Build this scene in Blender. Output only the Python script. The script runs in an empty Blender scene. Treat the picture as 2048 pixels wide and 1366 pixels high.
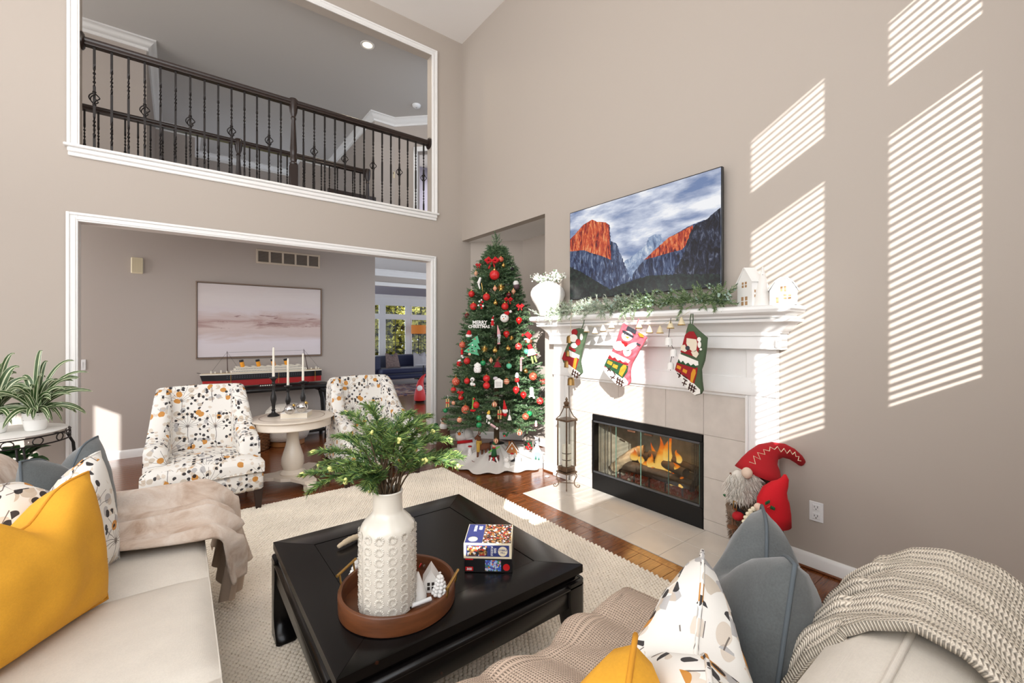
import bpy, bmesh, math, random
import numpy as np
from mathutils import Vector, Matrix
S = bpy.context.scene
COL = S.collection
RND = random.Random(11)
NR = np.random.RandomState(5)
PI = math.pi

# ------------------------------------------------------------------ camera, world, sun, lights, exposure
CAMZ = 1.40
YAW = math.radians(52.35)
FX, FY, RX, RY = math.cos(YAW), math.sin(YAW), math.sin(YAW), -math.cos(YAW)
cam = bpy.data.cameras.new('camera')
cam.sensor_width = 36.0
cam.lens = 864.0 / 2048.0 * 36.0
cam.shift_y = -14.0 / 2048.0
cam.clip_start = 0.05
co = bpy.data.objects.new('camera', cam)
co.location = (0, 0, CAMZ)
co.rotation_euler = (PI / 2, 0, -math.atan2(FX, FY))
COL.objects.link(co)
S.camera = co

S.view_settings.view_transform = 'Standard'
S.view_settings.look = 'None'
S.view_settings.gamma = 1.0
S.view_settings.use_curve_mapping = False
S.view_settings.exposure = -0.1

w = bpy.data.worlds.new('sky')
S.world = w
w.use_nodes = True
bg = w.node_tree.nodes['Background']
bg.inputs[0].default_value = (0.80, 0.88, 1.0, 1)
bg.inputs[1].default_value = 1.8

def add_sun(d, e, ang):
    l = bpy.data.lights.new('sun', 'SUN')
    l.energy = e
    l.angle = math.radians(ang)
    l.color = (1.0, 0.985, 0.96)
    o = bpy.data.objects.new('sun', l)
    o.rotation_euler = Vector(d).to_track_quat('-Z', 'Y').to_euler()
    o.location = (-6, -6, 8)
    COL.objects.link(o)

def add_area(name, loc, d, sx, sy, e, c=(1, 1, 1)):
    l = bpy.data.lights.new(name, 'AREA')
    l.shape = 'RECTANGLE'
    l.size, l.size_y, l.energy, l.color = sx, sy, e, c
    o = bpy.data.objects.new(name, l)
    o.location = loc
    o.rotation_euler = Vector(d).to_track_quat('-Z', 'Y').to_euler()
    COL.objects.link(o)

add_sun((1.0, 1.07, -0.594), 10.0, 0.38)
# broad fills added for ambient light, standing in for daylight from behind and left
add_area('window_fill', (-0.7, -0.58, 3.0), (0.1, 1, -0.05), 6.0, 3.6, 245, (0.96, 0.98, 1.0))
add_area('window_fill', (-3.8, 1.6, 2.3), (1, 0.1, 0), 5.5, 4.2, 165, (0.97, 0.985, 1.0))
add_area('ceiling_fill', (-1.2, 1.8, 3.4), (0.35, 0.3, 1), 3.0, 3.0, 45, (1, 0.985, 0.965))  # unseen upward lamp added to brighten the ceiling
add_area('hall_fill', (-3.2, 5.9, 1.3), (1, 0.1, 0), 1.2, 2.2, 58, (1, 0.97, 0.93))  # fill lamp added behind the north wall to light the hall
add_area('loft_fill', (-2.6, 6.1, 4.0), (1, 0.15, 0.1), 1.6, 1.8, 30, (1, 0.97, 0.94))  # fill placed out of sight, added to lift the loft
add_area('foyer_fill', (6.4, 7.4, 1.5), (-1, 0.0, 0), 1.6, 2.0, 4, (1, 0.97, 0.95))  # added fill for the foyer, outside the view
add_area('stairwell_fill', (4.6, 9.2, 4.2), (-1, 0.1, 0), 2.0, 1.4, 36, (1, 0.97, 0.95))  # hidden lamp added to light the loft from the stairwell side
add_area('sunroom_fill', (9.5, 11.0, 1.6), (-1, 0.1, 0), 3.0, 2.2, 14, (1, 0.99, 0.97))  # unseen fill added beside the sunroom on top of its sky light

# ------------------------------------------------------------------ from photograph pixels to points on real surfaces
def ray(px, py):
    r = (px - 1024.0) / 864.0
    return Vector((FX + r * RX, FY + r * RY, (669.0 - py) / 864.0))
def onx(px, py, X):
    d = ray(px, py) ; d = d * (X / d.x); return Vector((d.x, d.y, d.z + CAMZ))
def ony(px, py, Y):
    d = ray(px, py) ; d = d * (Y / d.y); return Vector((d.x, d.y, d.z + CAMZ))
def onz(px, py, Z):
    d = ray(px, py) ; d = d * ((Z - CAMZ) / d.z); return Vector((d.x, d.y, d.z + CAMZ))
def atd(px, py, D):
    d = ray(px, py) * D; return Vector((d.x, d.y, d.z + CAMZ))

# ------------------------------------------------------------------ objects, labels
def wl(o):
    v = Vector((0, 0, 0))
    while o is not None:
        v += o.location; o = o.parent
    return v
def tag(o, label=None, cat=None, group=None, kind=None):
    if label: o['label'] = label
    if cat: o['category'] = cat
    if group: o['group'] = group
    if kind: o['kind'] = kind
    return o
def thing(name, label, cat, loc=(0, 0, 0), group=None):
    o = bpy.data.objects.new(name, None)
    o.empty_display_size = 0.1
    o.location = loc
    COL.objects.link(o)
    return tag(o, label, cat, group)
def kids(o):
    return [c for c in bpy.data.objects if c.parent == o]
def copy_tree(src, loc, rotz=None, label=None, parent=None):
    c = src.copy(); COL.objects.link(c)
    if parent is not None:
        c.parent = parent
    else:
        c.location = loc
        if rotz is not None: c.rotation_euler = (0, 0, rotz)
        if label: c['label'] = label
    for ch in kids(src):
        copy_tree(ch, None, parent=c)
    return c
def link_copy(src, parent, loc=None, rot=None, scale=None):
    c = src.copy(); COL.objects.link(c); c.parent = parent
    if loc is not None: c.location = loc
    if rot is not None: c.rotation_euler = rot
    if scale is not None: c.scale = scale
    return c

class MB:
    """collects shapes given in world coordinates; build() links them as one mesh object"""
    def __init__(s):
        s.v = []; s.f = []; s.m = []; s.mi = 0
    def add(s, vs, fs):
        n = len(s.v)
        s.v += [tuple(p) for p in vs]
        s.f += [tuple(i + n for i in f) for f in fs]
        s.m += [s.mi] * len(fs)
        return s
    def box(s, x0, x1, y0, y1, z0, z1, b=0.0, mtx=None):
        if x0 > x1: x0, x1 = x1, x0
        if y0 > y1: y0, y1 = y1, y0
        if z0 > z1: z0, z1 = z1, z0
        if b <= 0:
            vs = [(x, y, z) for x in (x0, x1) for y in (y0, y1) for z in (z0, z1)]
            fs = [(0, 1, 3, 2), (4, 6, 7, 5), (0, 4, 5, 1), (2, 3, 7, 6), (0, 2, 6, 4), (1, 5, 7, 3)]
        else:
            b = min(b, (x1 - x0) * .49, (y1 - y0) * .49, (z1 - z0) * .49)
            lo, hi = (x0, y0, z0), (x1, y1, z1)
            vs = []; ix = {}
            for sx in (0, 1):
                for sy in (0, 1):
                    for sz in (0, 1):
                        sg = (sx, sy, sz)
                        for a in range(3):
                            p = [hi[k] if sg[k] else lo[k] for k in range(3)]
                            for k in range(3):
                                if k != a: p[k] += -b if sg[k] else b
                            ix[(sg, a)] = len(vs); vs.append(tuple(p))
            fs = []
            cyc = [(0, 0), (1, 0), (1, 1), (0, 1)]
            for a in range(3):
                o1, o2 = (a + 1) % 3, (a + 2) % 3
                for sd in (0, 1):
                    q = []
                    for c in (cyc if sd else cyc[::-1]):
                        g = [0, 0, 0]; g[a] = sd; g[o1] = c[0]; g[o2] = c[1]
                        q.append(ix[(tuple(g), a)])
                    fs.append(tuple(q))
            for a in range(3):
                o1, o2 = (a + 1) % 3, (a + 2) % 3
                for c in cyc:
                    g0 = [0, 0, 0]; g0[a] = 0; g0[o1] = c[0]; g0[o2] = c[1]
                    g1 = list(g0); g1[a] = 1
                    g0, g1 = tuple(g0), tuple(g1)
                    q = (ix[(g0, o1)], ix[(g1, o1)], ix[(g1, o2)], ix[(g0, o2)])
                    fs.append(q if (c[0] ^ c[1]) else q[::-1])
            for sx in (0, 1):
                for sy in (0, 1):
                    for sz in (0, 1):
                        g = (sx, sy, sz); q = (ix[(g, 0)], ix[(g, 1)], ix[(g, 2)])
                        fs.append(q if (sx + sy + sz) % 2 else q[::-1])
        if mtx is not None: vs = [mtx @ Vector(p) for p in vs]
        return s.add(vs, fs)
    def obox(s, p0, d, L, wd, z0, z1, b=0.0):
        """box from p0 along the horizontal direction d, width wd to its left"""
        d = Vector((d[0], d[1], 0)).normalized()
        m = Matrix(((d.x, -d.y, 0, p0[0]), (d.y, d.x, 0, p0[1]), (0, 0, 1, 0), (0, 0, 0, 1)))
        return s.box(0, L, 0, wd, z0, z1, b, m)
    def rings(s, rs, cap0=True, cap1=True, closed=True):
        n = len(rs[0]); vs = [p for r in rs for p in r]; fs = []
        for i in range(len(rs) - 1):
            for j in range(n if closed else n - 1):
                k = (j + 1) % n
                fs.append((i * n + j, i * n + k, (i + 1) * n + k, (i + 1) * n + j))
        if cap0: fs.append(tuple(range(n - 1, -1, -1)))
        if cap1: fs.append(tuple((len(rs) - 1) * n + j for j in range(n)))
        return s.add(vs, fs)
    def lathe(s, prof, c=(0, 0, 0), n=24, mtx=None, caps=True, sq=1.0):
        rs = []
        for r, z in prof:
            rs.append([Vector((c[0] + r * math.cos(2 * PI * j / n), c[1] + sq * r * math.sin(2 * PI * j / n), c[2] + z)) for j in range(n)])
        if mtx is not None: rs = [[mtx @ p for p in r] for r in rs]
        return s.rings(rs, caps, caps)
    def tube(s, pts, r, n=8, caps=True, sx=1.0):
        pts = [Vector(p) for p in pts]; k = len(pts)
        rr = r if isinstance(r, (list, tuple)) else [r] * k
        t0 = (pts[1] - pts[0]).normalized()
        a = Vector((0, 0, 1)) if abs(t0.z) < .9 else Vector((1, 0, 0))
        nrm = t0.cross(a).normalized(); rs = []
        for i in range(k):
            t = (pts[min(i + 1, k - 1)] - pts[max(i - 1, 0)])
            t = t.normalized() if t.length > 1e-9 else t0
            nrm = (nrm - t * nrm.dot(t))
            nrm = nrm.normalized() if nrm.length > 1e-6 else t.orthogonal().normalized()
            bn = t.cross(nrm)
            rs.append([pts[i] + (nrm * math.cos(2 * PI * j / n) * sx + bn * math.sin(2 * PI * j / n)) * rr[i] for j in range(n)])
        return s.rings(rs, caps, caps)
    def sphere(s, c, r, n=16, m=10, sc=(1, 1, 1), mtx=None):
        prof = [(max(1e-4, math.sin(PI * i / m)), -math.cos(PI * i / m)) for i in range(m + 1)]
        rs = [[Vector((c[0] + r * sc[0] * p * math.cos(2 * PI * j / n), c[1] + r * sc[1] * p * math.sin(2 * PI * j / n), c[2] + r * sc[2] * z)) for j in range(n)] for p, z in prof]
        if mtx is not None: rs = [[mtx @ p for p in q] for q in rs]
        return s.rings(rs)
    def plate(s, pts, off):
        """closed outline pts (any plane) given thickness by the vector off"""
        off = Vector(off); n = len(pts); a = [Vector(p) for p in pts]; b = [p + off for p in a]
        fs = [tuple(range(n)), tuple(range(2 * n - 1, n - 1, -1))]
        for i in range(n):
            j = (i + 1) % n
            fs.append((i, i + n, j + n, j))
        return s.add(a + b, fs)
    def grid(s, fn, nu, nv, closed_u=False):
        vs = [fn(i / nu, j / nv) for i in range(nu + (0 if closed_u else 1)) for j in range(nv + 1)]
        fs = []; w_ = nv + 1; mu = nu if closed_u else nu
        for i in range(mu):
            for j in range(nv):
                a = i * w_ + j; b_ = ((i + 1) % nu if closed_u else i + 1) * w_ + j
                fs.append((a, b_, b_ + 1, a + 1))
        return s.add(vs, fs)
    def build(s, name, mats, parent=None, smooth=35, uv=False, fixn=True):
        me = bpy.data.meshes.new(name)
        off = wl(parent) if parent is not None else Vector((0, 0, 0))
        me.from_pydata([(p[0] - off.x, p[1] - off.y, p[2] - off.z) for p in s.v], [], s.f)
        if not isinstance(mats, (list, tuple)): mats = [mats]
        for m in mats: me.materials.append(m)
        if len(mats) > 1: me.polygons.foreach_set('material_index', s.m)
        if fixn:
            bm = bmesh.new(); bm.from_mesh(me)
            bmesh.ops.recalc_face_normals(bm, faces=bm.faces); bm.to_mesh(me); bm.free()
        if smooth:
            me.shade_smooth(); me.set_sharp_from_angle(angle=math.radians(smooth))
        if uv: box_uv(me)
        o = bpy.data.objects.new(name, me)
        COL.objects.link(o)
        if parent is not None: o.parent = parent
        return o

def box_uv(me):
    nl = len(me.loops); nv = len(me.vertices); npol = len(me.polygons)
    co_ = np.empty(nv * 3); me.vertices.foreach_get('co', co_); co_ = co_.reshape(-1, 3)
    vi = np.empty(nl, dtype=np.int32); me.loops.foreach_get('vertex_index', vi)
    nm = np.empty(npol * 3); me.polygons.foreach_get('normal', nm); nm = np.abs(nm.reshape(-1, 3))
    lt = np.empty(npol, dtype=np.int32); me.polygons.foreach_get('loop_total', lt)
    ax = np.repeat(np.argmax(nm * np.array([1.0, 1.15, 0.9]), axis=1), lt)
    p = co_[vi]
    u = np.where(ax == 0, p[:, 1] + .37, p[:, 0]); v = np.where(ax == 2, p[:, 1], p[:, 2])
    l = me.uv_layers.new(name='map')
    l.data.foreach_set('uv', np.stack([u, v], 1).ravel())

def np_mesh(name, V, F, mats, parent=None, mi=None, smooth=False):
    """V (n,3) world points, F (m,3) or (m,4) faces"""
    off = wl(parent) if parent is not None else Vector((0, 0, 0))
    V = V - np.array(off)[None, :]
    k = F.shape[1]; me = bpy.data.meshes.new(name)
    me.vertices.add(len(V)); me.vertices.foreach_set('co', V.astype(np.float32).ravel())
    me.loops.add(F.size); me.loops.foreach_set('vertex_index', F.astype(np.int32).ravel())
    me.polygons.add(len(F))
    me.polygons.foreach_set('loop_start', np.arange(0, F.size, k, dtype=np.int32))
    for m in (mats if isinstance(mats, (list, tuple)) else [mats]): me.materials.append(m)
    if mi is not None: me.polygons.foreach_set('material_index', mi.astype(np.int32))
    me.update(calc_edges=True); me.validate()
    if smooth: me.shade_smooth()
    o = bpy.data.objects.new(name, me); COL.objects.link(o)
    if parent is not None: o.parent = parent
    return o

def unit(a):
    return a / np.maximum(np.linalg.norm(a, axis=-1, keepdims=True), 1e-9)

def needles(P, D, L, n, nl, wd, ang=0.9, stem=0.0022, flat=None):
    """sprays of needles along twigs: start points P, directions D, lengths L -> V, F (triangles)"""
    P = np.asarray(P, float); D = unit(np.asarray(D, float)); k = len(P); L = np.broadcast_to(np.asarray(L, float), (k,))
    rnd = NR.rand(k, n)
    t = (np.arange(n)[None, :] + rnd * .8) / n
    base = P[:, None, :] + D[:, None, :] * (L[:, None] * t)[:, :, None]
    ref = np.where(np.abs(D[:, 2:3]) < .9, np.array([[0, 0, 1.0]]), np.array([[1.0, 0, 0]]))
    A = unit(np.cross(D, ref)); B = np.cross(D, A)
    az = NR.rand(k, n) * 2 * PI
    if flat is not None:
        az = np.where(NR.rand(k, n) < .5, 0, PI) + (NR.rand(k, n) - .5) * flat
    rad = A[:, None, :] * np.cos(az)[..., None] + B[:, None, :] * np.sin(az)[..., None]
    a = ang * (1 - .35 * t) * (0.8 + .4 * NR.rand(k, n))
    dr = D[:, None, :] * np.cos(a)[..., None] + rad * np.sin(a)[..., None]
    tip = base + dr * (nl * (.75 + .4 * NR.rand(k, n)) * (1 - .3 * t))[..., None]
    sd = unit(np.cross(dr, NR.randn(k, n, 3))) * wd * .5
    V = np.stack([base - sd, base + sd, tip], 2).reshape(-1, 3)
    F = np.arange(len(V)).reshape(-1, 3)
    if stem > 0:
        e = P + D * (L * .97)[:, None]
        sv = np.stack([P - A * stem, P + A * stem, e, P - B * stem, P + B * stem, e], 1).reshape(-1, 3)
        F = np.vstack([F, np.arange(len(sv)).reshape(-1, 3) + len(V)]); V = np.vstack([V, sv])
    return V, F

# ------------------------------------------------------------------ materials
def lin(c):
    return tuple(((x / 255.0) / 12.92 if x / 255.0 <= .04045 else ((x / 255.0 + .055) / 1.055) ** 2.4) for x in c) + (1.0,)
MATS = {}
class NT:
    def __init__(s, name):
        s.mat = bpy.data.materials.new(name); s.mat.use_nodes = True
        s.t = s.mat.node_tree; s.p = s.t.nodes['Principled BSDF']; s.out = s.t.nodes['Material Output']
    def n(s, typ, **kw):
        nd = s.t.nodes.new(typ)
        for k, v in kw.items(): setattr(nd, k, v)
        return nd
    def l(s, a, b): s.t.links.new(a, b)
    def coord(s, which='Object'):
        return s.n('ShaderNodeTexCoord').outputs[which]
    def mapping(s, src, sc=(1, 1, 1), rot=(0, 0, 0), loc=(0, 0, 0)):
        m = s.n('ShaderNodeMapping'); s.l(src, m.inputs[0])
        m.inputs[1].default_value = loc; m.inputs[2].default_value = rot; m.inputs[3].default_value = sc
        return m.outputs[0]
    def noise(s, src, scale, detail=3, rough=.55, dist=0):
        m = s.n('ShaderNodeTexNoise'); s.l(src, m.inputs['Vector'])
        m.inputs['Scale'].default_value = scale; m.inputs['Detail'].default_value = detail
        m.inputs['Roughness'].default_value = rough; m.inputs['Distortion'].default_value = dist
        return m
    def ramp(s, src, stops, interp='LINEAR'):
        m = s.n('ShaderNodeValToRGB'); s.l(src, m.inputs[0]); cr = m.color_ramp; cr.interpolation = interp
        while len(cr.elements) < len(stops): cr.elements.new(.5)
        for e, (p, c) in zip(cr.elements, stops):
            e.position = p; e.color = c if len(c) == 4 else tuple(c) + (1,)
        return m.outputs[0]
    def math(s, op, a, b=None, c=None):
        m = s.n('ShaderNodeMath', operation=op)
        for i, x in enumerate((a, b, c)):
            if x is None: continue
            if isinstance(x, (int, float)): m.inputs[i].default_value = x
            else: s.l(x, m.inputs[i])
        return m.outputs[0]
    def mix(s, fac, a, b, typ='MIX'):
        m = s.n('ShaderNodeMix', data_type='RGBA', blend_type=typ)
        for i, x in ((0, fac), (6, a), (7, b)):
            if isinstance(x, (int, float)): m.inputs[i].default_value = x
            elif isinstance(x, tuple): m.inputs[i].default_value = x
            else: s.l(x, m.inputs[i])
        return m.outputs[2]
    def bump(s, h, strength=.3, dist=.01):
        b = s.n('ShaderNodeBump'); b.inputs['Strength'].default_value = strength; b.inputs['Distance'].default_value = dist
        s.l(h, b.inputs['Height']); s.l(b.outputs[0], s.p.inputs['Normal'])
def mat(name, c, r=.5, m=0.0, var=0.0, vscale=6.0, bump=0.0, bscale=60.0, bdist=.004, spec=None, sheen=0.0, coat=0.0, emit=None, es=1.0, trans=0.0, alpha=1.0, stretch=None):
    if name in MATS: return MATS[name]
    t = NT(name); p = t.p
    col = lin(c); p.inputs['Base Color'].default_value = col
    p.inputs['Roughness'].default_value = r; p.inputs['Metallic'].default_value = m
    if spec is not None: p.inputs['Specular IOR Level'].default_value = spec
    if sheen: p.inputs['Sheen Weight'].default_value = sheen
    if coat: p.inputs['Coat Weight'].default_value = coat; p.inputs['Coat Roughness'].default_value = .12
    if trans: p.inputs['Transmission Weight'].default_value = trans
    if alpha < 1: p.inputs['Alpha'].default_value = alpha
    if emit: p.inputs['Emission Color'].default_value = lin(emit); p.inputs['Emission Strength'].default_value = es
    if var or bump:
        cd = t.coord()
        if stretch: cd = t.mapping(cd, stretch)
        if var:
            nz = t.noise(cd, vscale, 4)
            lo = tuple(x * (1 - var) for x in col[:3]) + (1,); hi = tuple(min(1, x * (1 + var)) for x in col[:3]) + (1,)
            t.l(t.ramp(nz.outputs[0], [(.3, lo), (.7, hi)]), p.inputs['Base Color'])
        if bump:
            t.bump(t.noise(cd, bscale, 3).outputs[0], bump, bdist)
    MATS[name] = t.mat
    return t.mat

WALL = mat('taupe_wall_paint', (183, 173, 163), .75, bump=.05, bscale=180, bdist=.001)
HALLW = mat('hall_wall_paint', (183, 173, 165), .75, bump=.05, bscale=180, bdist=.001)
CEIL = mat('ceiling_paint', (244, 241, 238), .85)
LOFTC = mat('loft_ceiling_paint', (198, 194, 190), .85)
LAV = mat('lavender_paint', (150, 146, 160), .8)
TRIM = mat('white_trim_paint', (240, 239, 237), .38)
WHITE = mat('white_ceramic', (244, 243, 240), .28)
WHITEM = mat('white_matte_ceramic', (238, 235, 230), .6)
BLACKW = mat('black_painted_wood', (22, 20, 20), .42, bump=.06, bscale=40, bdist=.002)
IRON = mat('dark_iron', (38, 34, 33), .45, m=.5)
BRASS = mat('aged_brass', (150, 118, 70), .38, m=.9, var=.2, vscale=40)
GOLD = mat('gold_metal', (205, 168, 96), .28, m=1)
SILVER = mat('mercury_glass', (205, 205, 205), .16, m=1, var=.25, vscale=60)
DWOOD = mat('dark_stained_wood', (44, 28, 22), .35)
RED = mat('red_gloss', (196, 26, 26), .22, coat=.4)
REDM = mat('red_matte', (200, 36, 34), .45)
GREENB = mat('green_gloss', (22, 140, 82), .25, coat=.3)
WAX = mat('ivory_wax', (240, 234, 220), .5)
PLASTIC = mat('white_plastic', (238, 238, 238), .35)
DARKHOLE = mat('dark_slot', (25, 25, 25), .7)
def glass_mat(name, tint=(1, 1, 1), fac=.10, rough=0.02):
    if name in MATS: return MATS[name]
    t = NT(name); t.t.nodes.remove(t.p)
    tr = t.n('ShaderNodeBsdfTransparent'); tr.inputs[0].default_value = tint + (1,)
    gl = t.n('ShaderNodeBsdfGlossy'); gl.inputs['Roughness'].default_value = rough
    lw = t.n('ShaderNodeLayerWeight'); lw.inputs[0].default_value = .5
    mx = t.n('ShaderNodeMixShader'); t.l(t.math('MULTIPLY_ADD', t.math('POWER', lw.outputs[1], 4.0), .45, fac * .25), mx.inputs[0])
    t.l(tr.outputs[0], mx.inputs[1]); t.l(gl.outputs[0], mx.inputs[2]); t.l(mx.outputs[0], t.out.inputs[0])
    MATS[name] = t.mat
    return t.mat
GLASS = glass_mat('clear_glass', (.96, .97, .96))

def wood_floor():
    t = NT('oak_floor'); oi = t.n('ShaderNodeObjectInfo')
    cd = t.coord(); add = t.n('ShaderNodeVectorMath', operation='ADD'); t.l(cd, add.inputs[0])
    cx = t.n('ShaderNodeCombineXYZ'); t.l(t.math('MULTIPLY', oi.outputs['Random'], 37.0), cx.inputs[0]); t.l(t.math('MULTIPLY', oi.outputs['Random'], 91.0), cx.inputs[1]); t.l(cx.outputs[0], add.inputs[1])
    m = t.mapping(add.outputs[0], (2.2, 26, 26))
    nz = t.noise(m, 3.0, 6, .65, 1.2)
    fine = t.noise(t.mapping(add.outputs[0], (6, 160, 160)), 2.0, 3)
    c = t.ramp(nz.outputs[0], [(.25, lin((62, 30, 15))), (.5, lin((126, 70, 35))), (.75, lin((163, 99, 52)))])
    c = t.mix(t.math('MULTIPLY', fine.outputs[0], .35), c, lin((70, 36, 18)))
    c = t.mix(t.math('MULTIPLY', oi.outputs['Random'], .35), c, lin((104, 55, 28)))
    t.l(c, t.p.inputs['Base Color'])
    t.p.inputs['Roughness'].default_value = .24; t.p.inputs['Coat Weight'].default_value = .35; t.p.inputs['Coat Roughness'].default_value = .1
    t.bump(fine.outputs[0], .06, .002)
    return t.mat
OAK = wood_floor()

def floral_mat():
    t = NT('floral_linen'); uvn = t.n('ShaderNodeUVMap')
    base = uvn.outputs[0]
    dz = t.noise(base, 9.0, 2); sub = t.n('ShaderNodeVectorMath', operation='MULTIPLY_ADD')
    t.l(dz.outputs[1], sub.inputs[0]); sub.inputs[1].default_value = (.03, .03, 0); t.l(base, sub.inputs[2])
    uv = sub.outputs[0]
    def voro(scale, rnd=1.0, src=uv):
        v = t.n('ShaderNodeTexVoronoi', voronoi_dimensions='2D'); t.l(src, v.inputs['Vector'])
        v.inputs['Scale'].default_value = scale; v.inputs['Randomness'].default_value = rnd
        return v
    def chan(c, i):
        sp = t.n('ShaderNodeSeparateColor'); t.l(c, sp.inputs[0]); return sp.outputs[i]
    v1 = voro(3.7, .75)
    loc = t.n('ShaderNodeVectorMath', operation='SUBTRACT'); t.l(uv, loc.inputs[0]); t.l(v1.outputs['Position'], loc.inputs[1])
    sx = t.n('ShaderNodeSeparateXYZ'); t.l(loc.outputs[0], sx.inputs[0])
    ln = t.n('ShaderNodeVectorMath', operation='LENGTH'); t.l(loc.outputs[0], ln.inputs[0]); dist = ln.outputs['Value']
    ang = t.math('ARCTAN2', sx.outputs[1], sx.outputs[0])
    ray_ = t.math('LESS_THAN', t.math('MULTIPLY', t.math('ABSOLUTE', t.math('SINE', t.math('MULTIPLY', ang, 8.0))), dist), .0095)
    up = t.math('MULTIPLY', t.math('LESS_THAN', dist, .118), t.math('GREATER_THAN', sx.outputs[1], -.015))
    rays = t.math('MULTIPLY', ray_, up)
    stem = t.math('MULTIPLY', t.math('LESS_THAN', t.math('ABSOLUTE', sx.outputs[0]), .0022), t.math('MULTIPLY', t.math('LESS_THAN', sx.outputs[1], .0), t.math('GREATER_THAN', sx.outputs[1], -.17)))
    ring = t.math('MULTIPLY', t.math('GREATER_THAN', dist, .06), t.math('LESS_THAN', dist, .155))
    def blobs(scale, thr, pick, ch=0):
        v = voro(scale); return t.math('MULTIPLY', t.math('LESS_THAN', v.outputs['Distance'], thr), t.math('GREATER_THAN', chan(v.outputs['Color'], ch), pick)), v
    col = lin((240, 237, 231))
    g, gv = blobs(20, .40, .52)
    gc = t.mix(t.math('GREATER_THAN', chan(gv.outputs['Color'], 1), .5), lin((168, 166, 168)), lin((201, 186, 166)))
    c = t.mix(t.math('MULTIPLY', t.math('MULTIPLY', g, ring), .78), col, gc)
    tan, _ = blobs(27, .36, .72, 1)
    c = t.mix(t.math('MULTIPLY', tan, .55), c, lin((205, 184, 160)))
    c = t.mix(t.math('MULTIPLY', rays, .85), c, lin((88, 76, 70)))
    c = t.mix(t.math('MULTIPLY', stem, .85), c, lin((70, 60, 58)))
    o, _ = blobs(17, .36, .87, 2)
    c = t.mix(t.math('MULTIPLY', o, .95), c, lin((203, 137, 46)))
    k, _ = blobs(36, .40, .70)
    c = t.mix(t.math('MULTIPLY', t.math('MULTIPLY', k, ring), .96), c, lin((30, 25, 30)))
    t.l(c, t.p.inputs['Base Color']); t.p.inputs['Roughness'].default_value = .8
    t.bump(t.noise(t.mapping(base, (400, 400, 400)), 1.0, 2).outputs[0], .12, .001)
    return t.mat
FLORAL = floral_mat()
def fabric(name, c, scale=300, var=.08, bump=.25, sheen=0.0, r=.9):
    if name in MATS: return MATS[name]
    t = NT(name); cd = t.coord()
    w1 = t.n('ShaderNodeTexWave', wave_type='BANDS', bands_direction='X'); t.l(cd, w1.inputs[0]); w1.inputs['Scale'].default_value = scale
    w2 = t.n('ShaderNodeTexWave', wave_type='BANDS', bands_direction='Z'); t.l(cd, w2.inputs[0]); w2.inputs['Scale'].default_value = scale
    w3 = t.n('ShaderNodeTexWave', wave_type='BANDS', bands_direction='Y'); t.l(cd, w3.inputs[0]); w3.inputs['Scale'].default_value = scale
    h = t.math('ADD', t.math('ADD', w1.outputs[1], w2.outputs[1]), w3.outputs[1])
    nz = t.noise(cd, 14, 4); col = lin(c)
    nz2 = t.noise(cd, 220, 2)
    f = t.math('ADD', t.math('MULTIPLY', nz.outputs[0], .5), t.math('MULTIPLY', nz2.outputs[0], .5))
    t.l(t.ramp(f, [(.35, tuple(x * (1 - var) for x in col[:3]) + (1,)), (.65, tuple(min(1, x * (1 + var)) for x in col[:3]) + (1,))]), t.p.inputs['Base Color'])
    t.p.inputs['Roughness'].default_value = r; t.p.inputs['Sheen Weight'].default_value = sheen
    t.bump(h, bump, .0012)
    MATS[name] = t.mat
    return t.mat
CREAM = fabric('cream_linen', (222, 215, 204), 260, .05)
YELLOW = fabric('mustard_cotton', (226, 164, 46), 380, .05, .15)
GREYV = fabric('slate_velvet', (88, 92, 93), 500, .16, .1, .35)
PINE = [mat('pine_green', (46, 84, 48), .6), mat('pine_green_light', (84, 116, 60), .6), mat('pine_green_dark', (26, 58, 38), .6)]
for m_ in PINE: m_.node_tree.nodes['Principled BSDF'].inputs['Specular IOR Level'].default_value = .3
TWIG = mat('twig_brown', (84, 66, 46), .8)
# ------------------------------------------------------------------ structure
def struct(name, mb, mats, parent=None, **k):
    o = mb.build(name, mats, parent, **k)
    if parent is None: o['kind'] = 'structure'
    return o
def wall(name, axis, c0, c1, u0, u1, z0, z1, holes, m):
    """wall slab between c0 and c1 across the axis, spanning u0..u1, z0..z1, with rectangular holes (u0,u1,z0,z1)"""
    us = sorted({u0, u1} | {min(max(h[i], u0), u1) for h in holes for i in (0, 1)})
    zs = sorted({z0, z1} | {min(max(h[i], z0), z1) for h in holes for i in (2, 3)})
    b = MB()
    for j in range(len(zs) - 1):
        run = None
        for i in range(len(us)):
            solid = i < len(us) - 1 and not any(h[0] < (us[i] + us[i + 1]) / 2 < h[1] and h[2] < (zs[j] + zs[j + 1]) / 2 < h[3] for h in holes)
            if solid and run is None: run = us[i]
            if not solid and run is not None:
                if axis == 'y': b.box(run, us[i], c0, c1, zs[j], zs[j + 1])
                else: b.box(c0, c1, run, us[i], zs[j], zs[j + 1])
                run = None
    return struct(name, b, m, smooth=0)
def sweep(b, path, prof, z):
    """profile (offset to the left of the path, height) swept along a plan polyline with mitres"""
    n = len(path); P = [Vector((p[0], p[1])) for p in path]; rs = []
    for i in range(n):
        d0 = (P[i] - P[i - 1]).normalized() if i > 0 else (P[1] - P[0]).normalized()
        d1 = (P[i + 1] - P[i]).normalized() if i < n - 1 else d0
        n0 = Vector((-d0.y, d0.x)); n1 = Vector((-d1.y, d1.x)); mt = (n0 + n1)
        mt = mt / max(.25, mt.dot(n0)) if mt.length > 1e-6 else n0
        rs.append([Vector((P[i].x + mt.x * o, P[i].y + mt.y * o, z + h)) for o, h in prof])
    return b.rings(rs)
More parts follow.
